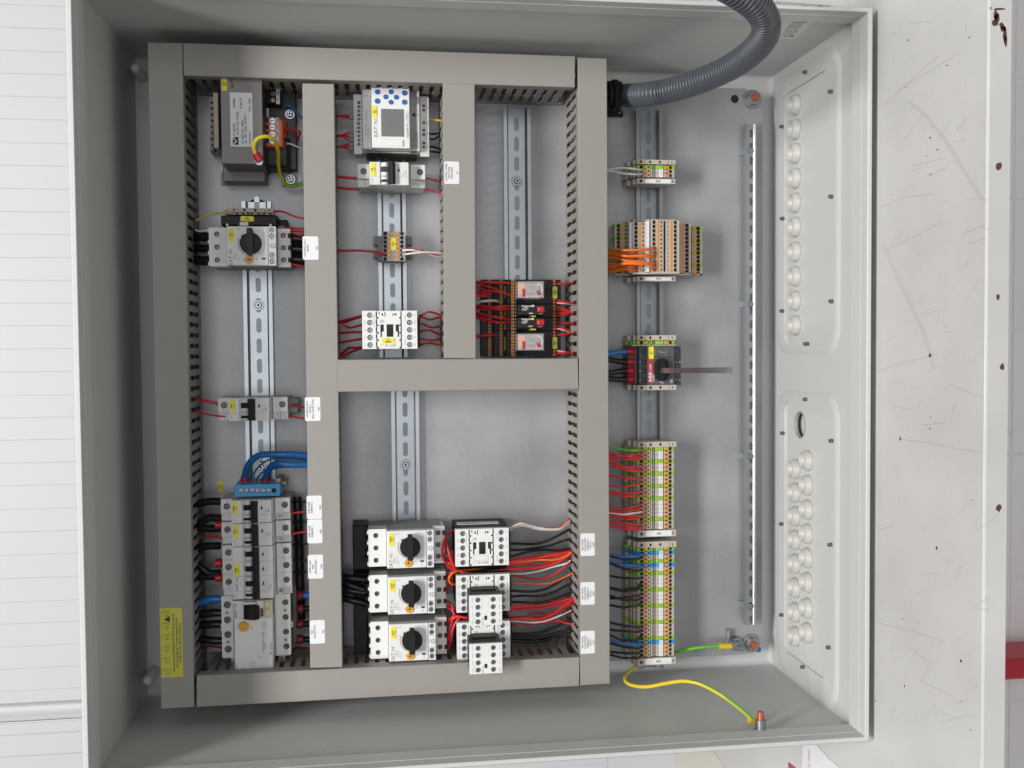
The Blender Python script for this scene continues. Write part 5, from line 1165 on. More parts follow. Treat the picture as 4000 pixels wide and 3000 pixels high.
crop(2300, 2250, .31646); end_clamp('end clamp lettered X40 at the lower end of the longest strip', 598, 1022, 1088, plate='X40', k=.857)
crop(2300, 800); end_clamp('end clamp lettered X42 under the four level terminals', 695, 1030, 1100, plate='X42'); end_clamp('end clamp mostly hidden above the four level terminals X42', 695, 205, 244, w=WP + 42)
# four level terminals X42
t = thing('terminal_tower', 'tall four level terminal group X42 with twelve rows and orange wires', 'terminal block', base_at(1000, 600))
levels = [  # x0, x1, W, ytop row, pitch, hole x, orange x, small hole x, side
    (372, 578, WP + 38, 302, 60.2, 427, 487, 528), (625, 832, WP + 54, 275, 60.9, 682, 744, 786), (888, 1076, WP + 66, 250, 62.2, 943, 1005, 1047),
    (1110, 1305, WP + 66, 254, 61.9, 1250, 1192, 1140), (1315, 1470, WP + 50, 298, 60.6, 1414, 1360, None), (1485, 1630, WP + 34, 340, 59.2, 1576, 1521, None)]
for r_i in range(12):
    row = None
    for li, (x0, x1, W, y0, p, hx, ox, sx) in enumerate(levels):
        yc = y0 + p * r_i; g = G(); g0 = r_i % 3 == 0 and li in (0, 5)
        hs = [(hx, yc, 27, 25)] + ([(sx, yc, 14 if li != 3 else 8, 14)] if sx else []); hs.sort()
        pslab(g, x0, yc - p / 2 + .6, x1, yc + p / 2 - .6, W, W - 5, hs, 'U', 12, True); pb(g, x0, yc - p / 2 + .8, x1, yc + p / 2 - .8, W - 5, WP + 8, 0)
        pc = part('terminal_block', g, 'green' if g0 else 'terminal', t)
        g = G()
        for h_ in hs: u, v = up(h_[0], h_[1], W); rr_ = rpx(h_[2], W); g.box(u - rr_, v - rr_ * .85, W - 4.9, u + rr_, v + rr_ * .85, W - 4.2)
        part('wire_entry', g, 'hole', pc)
        g = G(); pb(g, ox - 20, yc - 24, ox + 1, yc + 22, W + .6, W - 2, .2); pb(g, ox + 3, yc - 24, ox + 21, yc + 22, W + .2, W - 2, .2); part('push_button', g, 'orange', pc)
for x0, x1, W, y0, y1 in ((582, 618, WP + 56, 250, 975), (840, 872, WP + 68, 228, 965)):
    for i in range(12):
        a_, b_ = y0 + (y1 - y0) * i / 12, y0 + (y1 - y0) * (i + 1) / 12
        g = G(); pb(g, x0, a_ + 1, x1, b_ - 1, W, W - 10, .2); mk = part('number_marker', g, 'paper', t)
    g = G(); pb(g, x1 + 2, y0, x1 + 12, y1, W - 4, WP + 10, .3); part('spine', g, 'terminal', t)
g = G(); pb(g, 1080, 240, 1106, 965, WP + 58, WP + 10, 0); part('bridge_slot', g, 'hole', t)
g = G(); a = up(372, 1005, WP + 38); b = up(1630, 1040, WP + 34)
pts = []
for x, W in ((372, WP + 38), (578, WP + 38), (625, WP + 54), (860, WP + 56), (888, WP + 66), (1305, WP + 66), (1308, WP + 50), (1470, WP + 50), (1473, WP + 34), (1630, WP + 34)): pts.append((up(x, 990, W)[0], W))
pts += [(up(1630, 990, WP + 8)[0] - 10, WP + 8), (up(372, 990, WP + 8)[0] + 8, WP + 8)]
v_ = up(1000, 962, WP + 66)[1]; g.prism(pts, v_, v_ + 2.4, 'V'); part('end_plate', g, 'terminal', t)

# ---- main switch
crop(2300, 1200)
W = WP + 44; WL = WP + 34
t = thing('main_switch', 'dark grey main switch with red stripe and long square shaft', 'switch', base_at(1000, 800))
g = G(); pb(g, 560, 562, 722, 1116, WL - 6, WP + 6, 1); pb(g, 720, 562, 845, 1116, WL + 3, WP + 6, .6); part('terminal_housing', g, 'abbgrey', t); g = G(); pb(g, 1236, 565, 1330, 1118, WL, WP + 6, .8); part('terminal_housing', g, 'abbgrey', t)
g = G(); pb(g, 842, 560, 1236, 713, W, WP + 8, .6); pb(g, 842, 717, 1236, 1118, W, WP + 8, .6); part('switch_body', g, 'abbgrey', t)
for y in (635, 790, 918, 1046):
    u, v = up(788, y, WL + 3); g = G(); g.cyl((u, v, WL + 2.8), 3.1, .35, 'W', 16); part('screw_recess', g, 'hole', t); g = G(); screw_head(g, u, v, WL + 3.9, 2.4); part('terminal_screw', g, ['darkscrew', 'hole'], t)
    u, v = up(1258, y, WL); g = G(); g.cyl((u, v, WL - .2), 3.0, .35, 'W', 16); part('screw_recess', g, 'hole', t); g = G(); screw_head(g, u, v, WL + 1, 2.4); part('terminal_screw', g, ['screw', 'hole'], t)
    g = G(); pb(g, 640, y - 38, 672, y + 36, WL - 4.6, WL - 8, 0); part('clamp_window', g, 'greyplastic', t)
g = G(); pb(g, 855, 746, 920, 1092, W + .2, W, 0); sp = part('red_stripe', g, 'redink', t)
lettering(sp, [('I ON', 888, 870, 3.0), ('ABB', 884, 1008, 4.2, 'N', 1.2)], W + .25, 'whiteink')
lettering(t, [('OT40F3', 931, 1020, 2.2), ('0', 1022, 1075, 2.0), ('OFF', 1057, 1080, 2.0), ('CE', 1186, 1068, 3.0), ('L1', 738, 1046, 1.6), ('L2', 738, 918, 1.6), ('L3', 738, 790, 1.6), ('T3', 1312, 790, 1.6), ('T1', 1312, 1046, 1.6)], W, 'whiteink')
g = G()
for i in range(6):
    a = up(1000 + 16 * i, 645 - 12 * math.sin(i * 1.1), W); b = up(1016 + 16 * i, 649 - 12 * math.sin((i + 1) * 1.1), W); g.box(min(a[0], b[0]), min(a[1], b[1]) - .2, W, max(a[0], b[0]), max(a[1], b[1]) + .2, W + .12)
for x, rows in ((958, 'INSTALL'), (1110, 'CONTACT')):
    u, v = up(x, 650, W); text(g, rows, u, v, W + .12, 1.5)
part('contact_diagram', g, 'greyink', t)
tag_plate(t, 862, 568, 935, 745, W + .4, ['Q1', '/1.1'], 2.4)
g = G(); u0, v0 = up(960, 735, W + 6); u1, v1 = up(1155, 1065, W + 6); cu, cv = (u0 + u1) / 2, (v0 + v1) / 2; R1 = (u1 - u0) / 2; n = 12
pts = [(cu + R1 * math.cos(math.pi * i / n), v1 - R1 + R1 * math.sin(math.pi * i / n)) for i in range(n + 1)] + [(cu - R1 * math.cos(math.pi * i / n), v0 + R1 - R1 * math.sin(math.pi * i / n)) for i in range(n + 1)]
g.prism(pts, W, W + 6); kn = part('shaft_hub', g, 'black', t)
g = G(); pts2 = [(cu - 1 + (p_[0] - cu) * .40, cv + (p_[1] - cv) * .88) for p_ in pts]; g.prism(pts2, W + 6, W + 11); part('hub_ridge', g, 'black', kn)
# square steel shaft, straight out towards the viewer
us, vs = up(1075, 912, W + 11); 
wend = W + 11
CR[:] = [2300, 1200, K]
for i in range(400):
    q = TR + RM @ Vector((us, vs, -wend)); 
    if 2000 + F * q[0] / q[2] > 2300 + 2030 * K: break
    wend += 1
ue, ve = up(2030, 908, wend); g = G(); g.add([(us + a * 3, vs + b * 3, W + 9) for a, b in ((-1, -1), (1, -1), (1, 1), (-1, 1))] + [(ue + a * 3, ve + b * 3, wend) for a, b in ((-1, -1), (1, -1), (1, 1), (-1, 1))], [(0, 3, 2, 1), (4, 5, 6, 7), (0, 1, 5, 4), (1, 2, 6, 5), (2, 3, 7, 6), (3, 0, 4, 7)]); part('shaft', g, 'steel', t)
# PE terminal above the switch
t = thing('earth_terminal', 'single green and yellow earth terminal above the main switch', 'terminal block', base_at(900, 510))
a = up(690, 482, WTB)
me_first = None
for nm, me in block_proto('g'):
    o = bpy.data.objects.new(nm, me); sc.collection.objects.link(o); o['org'] = list(t['org'])
    if me_first is None: o.parent = t; o.location = M(a[0], a[1], WTB) - M(*t['org']); me_first = o
    else: o.parent = me_first
g = G(); pb(g, 620, 543, 1250, 556, WP + 40, WP + 9, 0); part('end_plate', g, 'terminal', t)

# ================================================================== corrugated hose
crop(2200, 0, .45208)
P = [(452, 822, WP + 34), (560, 825, WP + 38), (720, 815, 64 + 50), (900, 785, 64 + 74), (1080, 735, 64 + 104), (1280, 660, 64 + 140), (1480, 560, 64 + 182), (1640, 440, 64 + 226), (1735, 320, 64 + 268), (1752, 200, 64 + 298), (1700, 90, 64 + 318), (1590, -10, 64 + 334), (1430, -110, 64 + 346), (1250, -210, 64 + 356), (1000, -340, 64 + 366)]
Q = []
for x, y, w in P: u, v = up(x, y, w); Q.append(Vector((u, v, w)))
sp = spline(Q, 40); L_ = [0]
for a, b in zip(sp, sp[1:]): L_.append(L_[-1] + (b - a).length)
pts, rad, s_ = [], [], 0; pitch = 5.0; prof = ((0, 11.2), (.24, 11.2), (.29, 13.7), (.38, 14.3), (.84, 14.3), (.93, 13.7), (.98, 11.2)); j = 0
while s_ + pitch < L_[-1]:
    for f_, r_ in prof:
        q = s_ + f_ * pitch
        while L_[j + 1] < q: j += 1
        tt = (q - L_[j]) / (L_[j + 1] - L_[j]); pts.append(sp[j].lerp(sp[j + 1], tt)); rad.append(r_)
    s_ += pitch
g = G(); g.tube(pts, 14, 26, rad=rad, caps=False)
solo('conduit', g, 'hose', 'thick grey corrugated conduit curving out of the cabinet at upper right', 'conduit', tuple(Q[0]))
t = thing('conduit_clamp', 'black plastic clamp gripping the end of the corrugated conduit', 'clamp', base_at(460, 820))
g = G()
for q, r_ in ((400, 17), (440, 19), (470, 17)):
    u, v = up(q, 822, WP + 34)
    g.lathe((u, v, WP + 34), [(r_ - 3.4, -3), (r_, -3), (r_, 3), (r_ - 3.4, 3)], 'U', 26)
part('clamp_ring', g, 'black', t)
g = G(); pb(g, 395, 700, 500, 960, WP + 16, WP, 1); pb(g, 390, 945, 520, 1003, WP + 8, WP, 1.2); part('clamp_foot', g, 'black', t)
g = G(); u, v = up(485, 962, WP + 10); screw_head(g, u, v, WP + 11, 3.6); part('screw', g, ['screw', 'hole'], t)

# ================================================================== earth wires and studs
crop(2300, 2250, .31646)
wire('gy_wire', [(1040, 950, WP + 12), (1100, 937, WP + 16), (1250, 900, WP + 22), (1400, 878, WP + 26), (1620, 865, WP + 26)], 'green and yellow wire from strip X40 to the lug at the plate corner', 2.1, 'earth wires')
t = thing('cable_lug', 'yellow sleeved ring lug bolted at the lower corner of the plate', 'cable lug', base_at(1750, 865))
g = G(); P_ = []
for x in (1608, 1760): u, v = up(x, 866, WP + 26); P_.append((u, v, WP + 26))
g.tube(P_, 3.9, 12); part('sleeve', g, 'yg_yellow', t)
u, v = up(1840, 862, WP + 14); g = G(); g.cyl((u, v, WP), 10, 2, 'W', 22, ch=.4); g.cyl((u, v, WP + 2), 7.5, 6, 'W', 6); g.cyl((u, v, WP + 8), 9, 1.6, 'W', 20); g.cyl((u, v, WP + 9.6), 6.6, 5, 'W', 6); g.cyl((u, v, WP + 14), 3.4, 14, 'W', 14, ch=1); part('stud_stack', g, 'zinc', t)
g = G(); x = P_[1]; g.quad([(x[0] - 1, x[1] - 4), (u, v - 5), (u, v + 5), (x[0] - 1, x[1] + 4)], WP + 16, WP + 19); part('lug_tongue', g, 'zinc', t)
g = G(); g.box(u - 12, v - 20, WP + 1, u - 8, v - 8, WP + 9, 1); part('lock_tab', g, 'zinc', t)
q = up(2090, 905, 12); g = G(); g.cyl((q[0], q[1], 0), 3.6, 14, 'W', 14); solo('plastic_bung', g, 'blue', 'small blue plastic bung behind the plate corner bolt', 'bung', (q[0], q[1], 0))
crop(2300, 2250, .31646)
wire('gy_wire', [(640, 1050, 28 + 20), (600, 1105, 32 + 30), (520, 1160, 36 + 44), (455, 1230, 41 + 56), (450, 1290, 45 + 66), (500, 1335, 49 + 74), (620, 1365, 53 + 84), (760, 1362, 58 + 92), (950, 1325, 62 + 104), (1150, 1297, 66 + 116), (1330, 1318, 66 + 128), (1500, 1390, 66 + 136), (1700, 1510, 66 + 143), (1900, 1660, 66 + 148), (2020, 1772, 66 + 150)], 'long green and yellow wire looping down to the stud on the side wall', 2.3, 'earth wires', 7)
crop(2700, 2250, .45198)
u, w = upV(600, 1362, HV - 1.5)
t = thing('earth_stud', 'earth stud with nuts and copper tip on the cabinet side wall', 'stud', (u, HV - 1.5, w))
g = G(); g.lathe((u, HV - 1.6, w), [(8.6, 0), (8.6, -1.6), (7.6, -1.8), (7.6, -3), (8, -3.2), (8, -4.4), (.1, -4.6)], 'V', 24); part('washer', g, 'zinc', t)
g = G(); g.cyl((u, HV - 6, w), 6.6, -6, 'V', 6); g.cyl((u, HV - 12, w), 5.6, -1.5, 'V', 18); g.cyl((u, HV - 13.5, w), 6.4, -4.5, 'V', 6); part('nut', g, 'zinc', t)
g = G(); g.cyl((u, HV - 18, w), 4.0, -8.5, 'V', 16, ch=0, r2=3.4); part('stud_tip', g, 'copper', t)
g = G(); a = up(500, 1240, 66 + 150); b = up(562, 1285, 66 + 150); g.tube([(a[0], min(a[1], HV - 7), 66 + 150), (b[0], min(b[1], HV - 7), 66 + 148)], 3.8, 12); part('sleeve', g, 'yg_yellow', t)

# ================================================================== wires
def W_(col, pts, label, r_=1.1, group=None, k=5):
    if r_ == 1.15: r_ = 1.5
    elif 1.7 <= r_ <= 3.05 and not col.startswith('gy'): r_ *= .70
    return wire(col, pts, label, r_, group, k)
# strip X41, red wires
crop(2300, 1650); wf = WTB - 3
def row41(n): return (Y41[n] - 1650) / K
def into41(n, y0, y1, ym, col='red_wire', dy=0, lab=None, ox=295):
    yr = row41(n) + dy
    W_(col, [(ox - 25, y0, WP + 62), (ox + 10, y0 + 2, WP + 62), (480, y1, WP + 66), (600, (y1 + ym) / 2, WP + 64), (700, ym, WP + 56), (748, yr + (ym - yr) * .35, WP + 50), (768, yr, WTB - 3)], lab or 'red wire plugged into the terminal numbered %s of strip X41' % NW[n], 1.15, 'red wires of strip X41')
for n, y0, y1, ym in ((14, 488, 485, 458), (13, 445, 480, 508), (12, 632, 655, 640), (11, 540, 630, 700), (10, 765, 795, 815), (9, 912, 930, 890), (8, 995, 1028, 1010), (7, 1020, 1065, 1060), (6, 1210, 1250, 1205), (5, 1280, 1290, 1250), (3, 1310, 1345, 1350), (2, 1430, 1450, 1475), (1, 1485, 1530, 1545)): into41(n, y0, y1, ym)
into41(4, 1305, 1325, 1300, 'rw_wire', lab='red and white wire plugged into terminal 4 of strip X41')
into41(13, 505, 530, 535, dy=8, lab='second red wire sharing the terminal numbered thirteen of strip X41'); into41(11, 560, 680, 712, dy=8, lab='second red wire sharing the terminal numbered eleven of strip X41')
into41(3, 1350, 1395, 1380, dy=10, lab='second red wire sharing the terminal numbered three of strip X41'); into41(1, 1440, 1490, 1525, dy=-6, lab='second red wire sharing the terminal numbered one of strip X41')
yr = (Y41g - 1650) / K
W_('gy_wire', [(270, 335, WP + 58), (310, 345, WP + 58), (450, 385, WP + 60), (600, 405, WP + 60), (700, 402, WP + 56), (768, yr, WTB - 3)], 'green and yellow wire into the first green block of strip X41', 1.5, 'earth wires')
# strip X40
crop(2300, 2050)
def into40(n, y0, y1, ym, col, lab, r_=1.45, dy=0):
    yr = (Y40[n] - 2050) / K + dy
    W_(col, [(270, y0, WP + 60), (310, y0 + 2, WP + 60), (480, y1, WP + 65), (600, (y1 + ym) / 2, WP + 64), (700, ym, WP + 56), (745, yr + (ym - yr) * .35, WP + 50), (768, yr, WTB - 3)], lab, r_, 'wires of strip X40')
bk = 'black wire plugged into the terminal numbered %s of strip X40'; bl = 'blue wire plugged into the terminal numbered %s of strip X40'
for n, y0, y1, ym in ((19, 450, 490, 495), (17, 550, 625, 665), (16, 735, 765, 775), (15, 905, 935, 900), (14, 915, 955, 935), (13, 1060, 1050, 1025), (12, 1020, 1080, 1085), (11, 1155, 1190, 1165), (7, 1405, 1450, 1475), (6, 1510, 1530, 1545), (5, 1590, 1665, 1655)): into40(n, y0, y1, ym, 'black_wire', bk % NW[n])
for n, y0, y1, ym in ((20, 425, 465, 455), (18, 525, 575, 590)): into40(n, y0, y1, ym, 'blue_wire', bl % NW[n], 1.5)
q = lambda y: (2250 + y * .31646 - 2050) / K
into40(4, q(795), q(835), q(845), 'blue_wire', bl % NW[4], 1.5)
for n, y0, y1, ym in ((3, 830, 870, 895), (2, 935, 950, 955), (1, 970, 1010, 1015)): into40(n, q(y0), q(y1), q(ym), 'black_wire', bk % NW[n])
# strip X90
crop(2300, 550)
for n, y0, ym, yr in ((2, 410, 390, 425), (1, 440, 468, 487)): W_('white_wire', [(260, y0, WP + 56), (330, y0 - 5, WP + 58), (470, ym, WP + 62), (650, ym + 14, WP + 58), (768, yr, WTB - 3)], 'white wire plugged into the terminal numbered %s of strip X90' % NW[n], 1.5, 'white wires of strip X90')
# X42 orange
crop(2300, 800)
for i, (y0, y1, ym, xr, rr_) in enumerate(((640, 655, 640, 943, 6), (700, 740, 720, 943, 7), (690, 735, 745, 943, 8), (755, 800, 835, 943, 9), (890, 835, 860, 943, 10), (900, 850, 860, 943, 11))):
    lv = levels[2]; yr = lv[3] + lv[4] * rr_
    W_('orange_wire', [(270, y0, WP + 58), (345, y0 + (y1 - y0) * .2, WP + 64), (520, y1, WP + 74), (720, (y1 + ym) / 2, WP + 78), (860, ym, WP + 76), (920, yr, WP + 70), (952, yr, WP + 62)], 'orange wire into the %s row of the highest level of terminals X42' % ORD[rr_ + 1], 1.6, 'orange wires of terminals X42')
for i, (y0, y1, ym, rr_) in enumerate(((690, 700, 700, 7), (750, 765, 770, 8), (930, 905, 900, 10), (960, 935, 935, 11), (850, 870, 880, 9))):
    lv = levels[1]; yr = lv[3] + lv[4] * rr_
    W_('orange_wire', [(270, y0, WP + 50), (345, y0, WP + 54), (480, y1, WP + 60), (600, ym, WP + 62), (660, yr, WP + 56), (690, yr, WP + 50)], 'orange wire into the %s row of the second level of terminals X42' % ORD[rr_ + 1], 1.6, 'orange wires of terminals X42')
# main switch feeders
crop(2300, 1200)
for i, (y0, y1, col, cn) in enumerate(((672, 640, 'blue_wire', 'blue cable'), (755, 788, 'black_wire', 'upper black cable'), (945, 918, 'black_wire', 'middle black cable'), (1030, 1045, 'black_wire', 'lower black cable'))):
    W_(col, [(255, y0 + (y0 - y1) * .15, WP + 36), (350, y0 - (y0 - y1) * .3, WP + 34), (450, y1 + (y0 - y1) * .15, WP + 30), (560, y1, WP + 28)], cn + ' feeding the main switch', 3.6, 'feeder cables of the main switch')
    g = G(); a = up(548, y1, WP + 28); b = up(655, y1, WP + 28); g.lathe((a[0], a[1], WP + 28), [(4.2, 0), (5, 1), (5, 7), (4.5, b[0] - a[0]), (.1, b[0] - a[0])], 'U', 16)
    solo('ferrule', g, 'red', ['topmost', 'second', 'third', 'lowest'][i] + ' red ferrule at the main switch', 'ferrule', (a[0], a[1], WP + 28), 'red ferrules at the main switch')
# neutral bar blue cables
crop(700, 1450)
W_('blue_wire', [(945, 1540, WP + 28), (955, 1460, WP + 34), (1010, 1330, WP + 42), (1110, 1235, WP + 50), (1230, 1200, WP + 54), (1450, 1200, WP + 56), (1650, 1200, WP + 54), (1840, 1220, WP + 50)], 'thick blue cable from the left end of the blue neutral bar', 4.0, 'blue cables of the neutral bar', 6)
W_('blue_wire', [(1250, 1540, WP + 28), (1265, 1470, WP + 36), (1330, 1370, WP + 46), (1440, 1325, WP + 54), (1600, 1345, WP + 58), (1840, 1345, WP + 54)], 'thick blue cable from the right end of the blue neutral bar', 4.0, 'blue cables of the neutral bar', 6)
W_('blue_wire', [(1020, 1600, WP + 26), (1060, 1500, WP + 32), (1150, 1370, WP + 38), (1260, 1290, WP + 42), (1400, 1250, WP + 44), (1600, 1260, WP + 44), (1840, 1275, WP + 40)], 'thin blue wire in the middle of the blue neutral bar, outer curve', 1.7, 'blue cables of the neutral bar', 6)
W_('blue_wire', [(1100, 1600, WP + 26), (1140, 1520, WP + 32), (1210, 1450, WP + 36), (1300, 1380, WP + 40), (1500, 1350, WP + 40), (1840, 1330, WP + 36)], 'thin blue wire in the middle of the blue neutral bar, inner curve', 1.7, 'blue cables of the neutral bar', 6)
W_('blue_wire', [(1175, 1600, WP + 26), (1200, 1530, WP + 30), (1280, 1440, WP + 30), (1420, 1390, WP + 30), (1840, 1370, WP + 28)], 'third thin blue wire low behind the thick ones', 1.7, 'blue cables of the neutral bar', 6)
for i, (x, y) in enumerate(((942, 1560), (1248, 1560))):
    u, v = up(x, y - 50, WP + 28); g = G(); g.lathe((u, v, WP + 28), [(4.6, 0), (4.8, 1), (4.8, 8), (4.2, 11.5)], 'V', 16); solo('ferrule', g, 'red', ['left', 'right'][i] + ' dark red ferrule on a thick blue cable', 'ferrule', (u, v, WP + 28), 'red ferrules at the neutral bar')
# F40
W_('red_wire', [(230, 395, WP + 44), (320, 410, WP + 46), (420, 435, WP + 48), (540, 462, WP + 48), (580, 465, WP + 48)], 'thick red wire into the upper left of breaker F40', 2.6, 'red wires of breaker F40'); W_('red_wire', [(230, 560, WP + 46), (310, 590, WP + 48), (420, 625, WP + 50), (560, 645, WP + 52), (668, 655, WP + 52)], 'thin red wire into the lower left of breaker F40', 1.7, 'red wires of breaker F40')
W_('red_wire', [(1620, 490, WP + 34), (1700, 498, WP + 36), (1840, 525, WP + 36)], 'upper red wire leaving breaker F40 to the sticker duct', 2.0, 'red wires of breaker F40'); W_('red_wire', [(1500, 640, WP + 44), (1620, 650, WP + 42), (1740, 672, WP + 42), (1850, 690, WP + 42)], 'lower red wire leaving breaker F40 to the sticker duct', 1.9, 'red wires of breaker F40')
g = G(); pb(g, 1555, 385, 1720, 610, WP + 30, WP + 8, 2); pb(g, 1650, 405, 1720, 470, WP + 36, WP + 20, 2); solo('line_lug', g, 'greyplastic', 'grey terminal cap at the right end of breaker F40', 'terminal cap', tuple(up(1600, 400, WP)) + (WP,))
# F20 group wires
crop(700, 700)
W_('yg_yellow', [(230, 600, WP + 40), (290, 575, WP + 40), (400, 525, WP + 40), (550, 490, WP + 38), (700, 490, WP + 37), (810, 505, WP + 36)], 'yellowish earth wire into the flat earth terminal over R20', 1.7, 'earth wires')
W_('red_wire', [(1265, 512, WP + 36), (1330, 490, WP + 38), (1400, 462, WP + 40), (1500, 470, WP + 42), (1620, 520, WP + 42), (1720, 550, WP + 42), (1830, 570, WP + 42)], 'red wire from the flat earth terminal over R20 to the sticker duct', 1.8, 'red wires of switch F20')
W_('white_wire', [(600, 685, WP + 40), (520, 690, WP + 40), (400, 735, WP + 42), (300, 750, WP + 42), (230, 730, WP + 42)], 'dull white wire into the left side of the R20 unit', 1.4, 'wires of the R20 unit')
W_('red_wire', [(1480, 700, WP + 38), (1600, 702, WP + 38), (1840, 715, WP + 40)], 'upper thin red wire at the right of switch F20', 1.7, 'red wires of switch F20'); W_('red_wire', [(1500, 765, WP + 44), (1620, 775, WP + 46), (1740, 810, WP + 46), (1840, 835, WP + 44)], 'bright red wire over the upper load terminal of switch F20', 1.9, 'red wires of switch F20')
W_('red_wire', [(1600, 735, WP + 34), (1700, 745, WP + 34), (1840, 760, WP + 34)], 'thin red wire low behind the load terminals of F20', 1.6, 'red wires of switch F20')
W_('red_wire', [(1500, 1222, WP + 44), (1600, 1222, WP + 46), (1700, 1240, WP + 46), (1840, 1275, WP + 44)], 'bright red wire at the lowest load terminal of switch F20', 2.2, 'red wires of switch F20')
for i, y in enumerate((700, 768, 1222)): u, v = up(1415, y, WP + 44 if i else WP + 38); g = G(); g.cyl((u, v, WP + 44 if i else WP + 38), 2.6, 7.5, 'U', 12); solo('ferrule', g, 'greyplastic', ['upper', 'second', 'lowest'][i] + ' grey ferrule at the load side of switch F20', 'ferrule', (u, v, WP + 44), 'grey ferrules of switch F20')
for i, y in enumerate((830, 1000, 1175)): W_('black_wire', [(120, y - 30 + 20 * i, WP + 34), (250, y - 5, WP + 38), (360, y, WP + 44), (470, y, WP + 46)], ['upper', 'middle', 'lower'][i] + ' thick black cable feeding switch F20 from the left', 5.6 if i != 1 else 4.6, 'black cables of switch F20')
for i, y in enumerate((850, 1000, 1150)): W_('black_wire', [(1590, y, WP + 36), (1700, y + 10, WP + 36), (1850, y + 20, WP + 36)], ['upper', 'middle', 'lower'][i] + ' thick black cable leaving the right side of switch F20', 6.0, 'black cables of switch F20')
W_('blue_wire', [(1590, 885, WP + 26), (1700, 890, WP + 30), (1850, 900, WP + 30)], 'blue wire leaving the right side of switch F20', 1.8, 'wires of switch F20')
# transformer wires
crop(700, 250)
W_('gy_wire', [(1100, 1290, WP + 92), (1075, 1210, WP + 94), (1100, 1110, WP + 98), (1170, 1055, WP + 100), (1270, 1045, WP + 98), (1360, 1085, WP + 90), (1405, 1170, WP + 76), (1425, 1300, WP + 62), (1430, 1450, WP + 48), (1460, 1600, WP + 34), (1540, 1730, WP + 26), (1650, 1760, WP + 24), (1830, 1700, WP + 30)], 'green and yellow wire looping from the red lug on the transformer', 2.3, 'earth wires', 7)
t = thing('cable_lug', 'red sleeved ring lug bolted on the transformer cover', 'cable lug', (up(1130, 1340, WP + 85)[0], up(1130, 1340, WP + 85)[1], WP + 84.2))
g = G(); a = up(1095, 1280, WP + 91); b = up(1160, 1380, WP + 88); g.tube([(a[0], a[1], WP + 91), (b[0], b[1], WP + 88)], 4.3, 14, rad=[3.6, 5.2]); part('sleeve', g, 'red', t)
g = G(); g.cyl((b[0] - 1, b[1] + 1.5, WP + 84), 4.6, 2.4, 'W', 6); part('bolt', g, 'zinc', t)
W_('red_wire', [(1480, 960, WP + 30), (1580, 950, WP + 34), (1700, 955, WP + 36), (1745, 985, WP + 34), (1720, 1060, WP + 28), (1700, 1120, WP + 20)], 'red wire leaving the orange transformer terminals', 2.0, 'transformer wires')
W_('rw_wire', [(1500, 1155, WP + 30), (1590, 1150, WP + 34), (1670, 1180, WP + 34), (1760, 1220, WP + 34), (1850, 1250, WP + 34)], 'white and red wire leaving the orange transformer terminals', 1.7, 'transformer wires')
W_('blue_wire', [(1500, 600, WP + 30), (1580, 600, WP + 32), (1660, 660, WP + 30), (1740, 750, WP + 28), (1840, 820, WP + 28)], 'blue wire leaving the black transformer terminals', 2.1, 'transformer wires')
# black and red cables beside the stacked breakers
crop(700, 1850)
for i, (y0, y1) in enumerate(((450, 400), (740, 640), (770, 790), (1080, 1040), (1290, 1430), (1500, 1480))):
    W_('black_wire', [(200, y0, WP + 46), (300, (y0 * 2 + y1) / 3, WP + 48), (430, y1, WP + 50), (590, y1, WP + 52)], ORD[i + 1] + ' thick black cable from the top, left of the stacked breakers', 4.6, 'black cables left of the stacked breakers')
for i, y in enumerate((740, 1290, 1500)): u, v = up(525, y, WP + 52); g = G(); g.cyl((u, v, WP + 52), 5.2, 7, 'U', 14); solo('ferrule', g, 'red', ['upper', 'middle', 'lower'][i] + ' dark red ferrule at the left of the stacked breakers', 'ferrule', (u, v, WP + 52), 'red ferrules left of the stacked breakers')
for i, (y0, y1) in enumerate(((610, 580), (930, 910))): W_('red_wire', [(360, y1 + 20, WP + 40), (460, y0 - 20, WP + 44), (640, y0, WP + 48)], ['upper', 'lower'][i] + ' dull red wire into the neutral clamp of the stacked breakers', 2.0, 'red wires left of the stacked breakers')
for i, (y0, y1) in enumerate(((610, 545), (915, 830))): W_('red_wire', [(1500, y0 - 10, WP + 44), (1590, y0 - 30, WP + 46), (1700, (y0 + y1) / 2 - 18, WP + 46), (1850, y1, WP + 46)], ['upper', 'lower'][i] + ' red wire running right from the neutral clamp of ' + ['F902', 'F901'][i], 2.0, 'red wires right of the stacked breakers')
for i, (y0, y1) in enumerate(((410, 405), (700, 695), (1030, 1005), (1235, 1255), (1425, 1415))): W_('black_wire', [(1600, y0, WP + 30), (1720, (y0 + y1) / 2, WP + 40), (1860, y1, WP + 44)], ORD[i + 1] + ' short black wire from the top, right of the stacked breakers', 2.0, 'black wires right of the stacked breakers')
W_('black_wire', [(1700, 330, WP + 22), (1715, 700, WP + 24), (1730, 1100, WP + 22), (1740, 1650, WP + 22), (1760, 2100, WP + 20)], 'thick black cable running down behind the right of the stacked breakers', 5.0, 'black cables right of the stacked breakers')
crop(700, 2250)
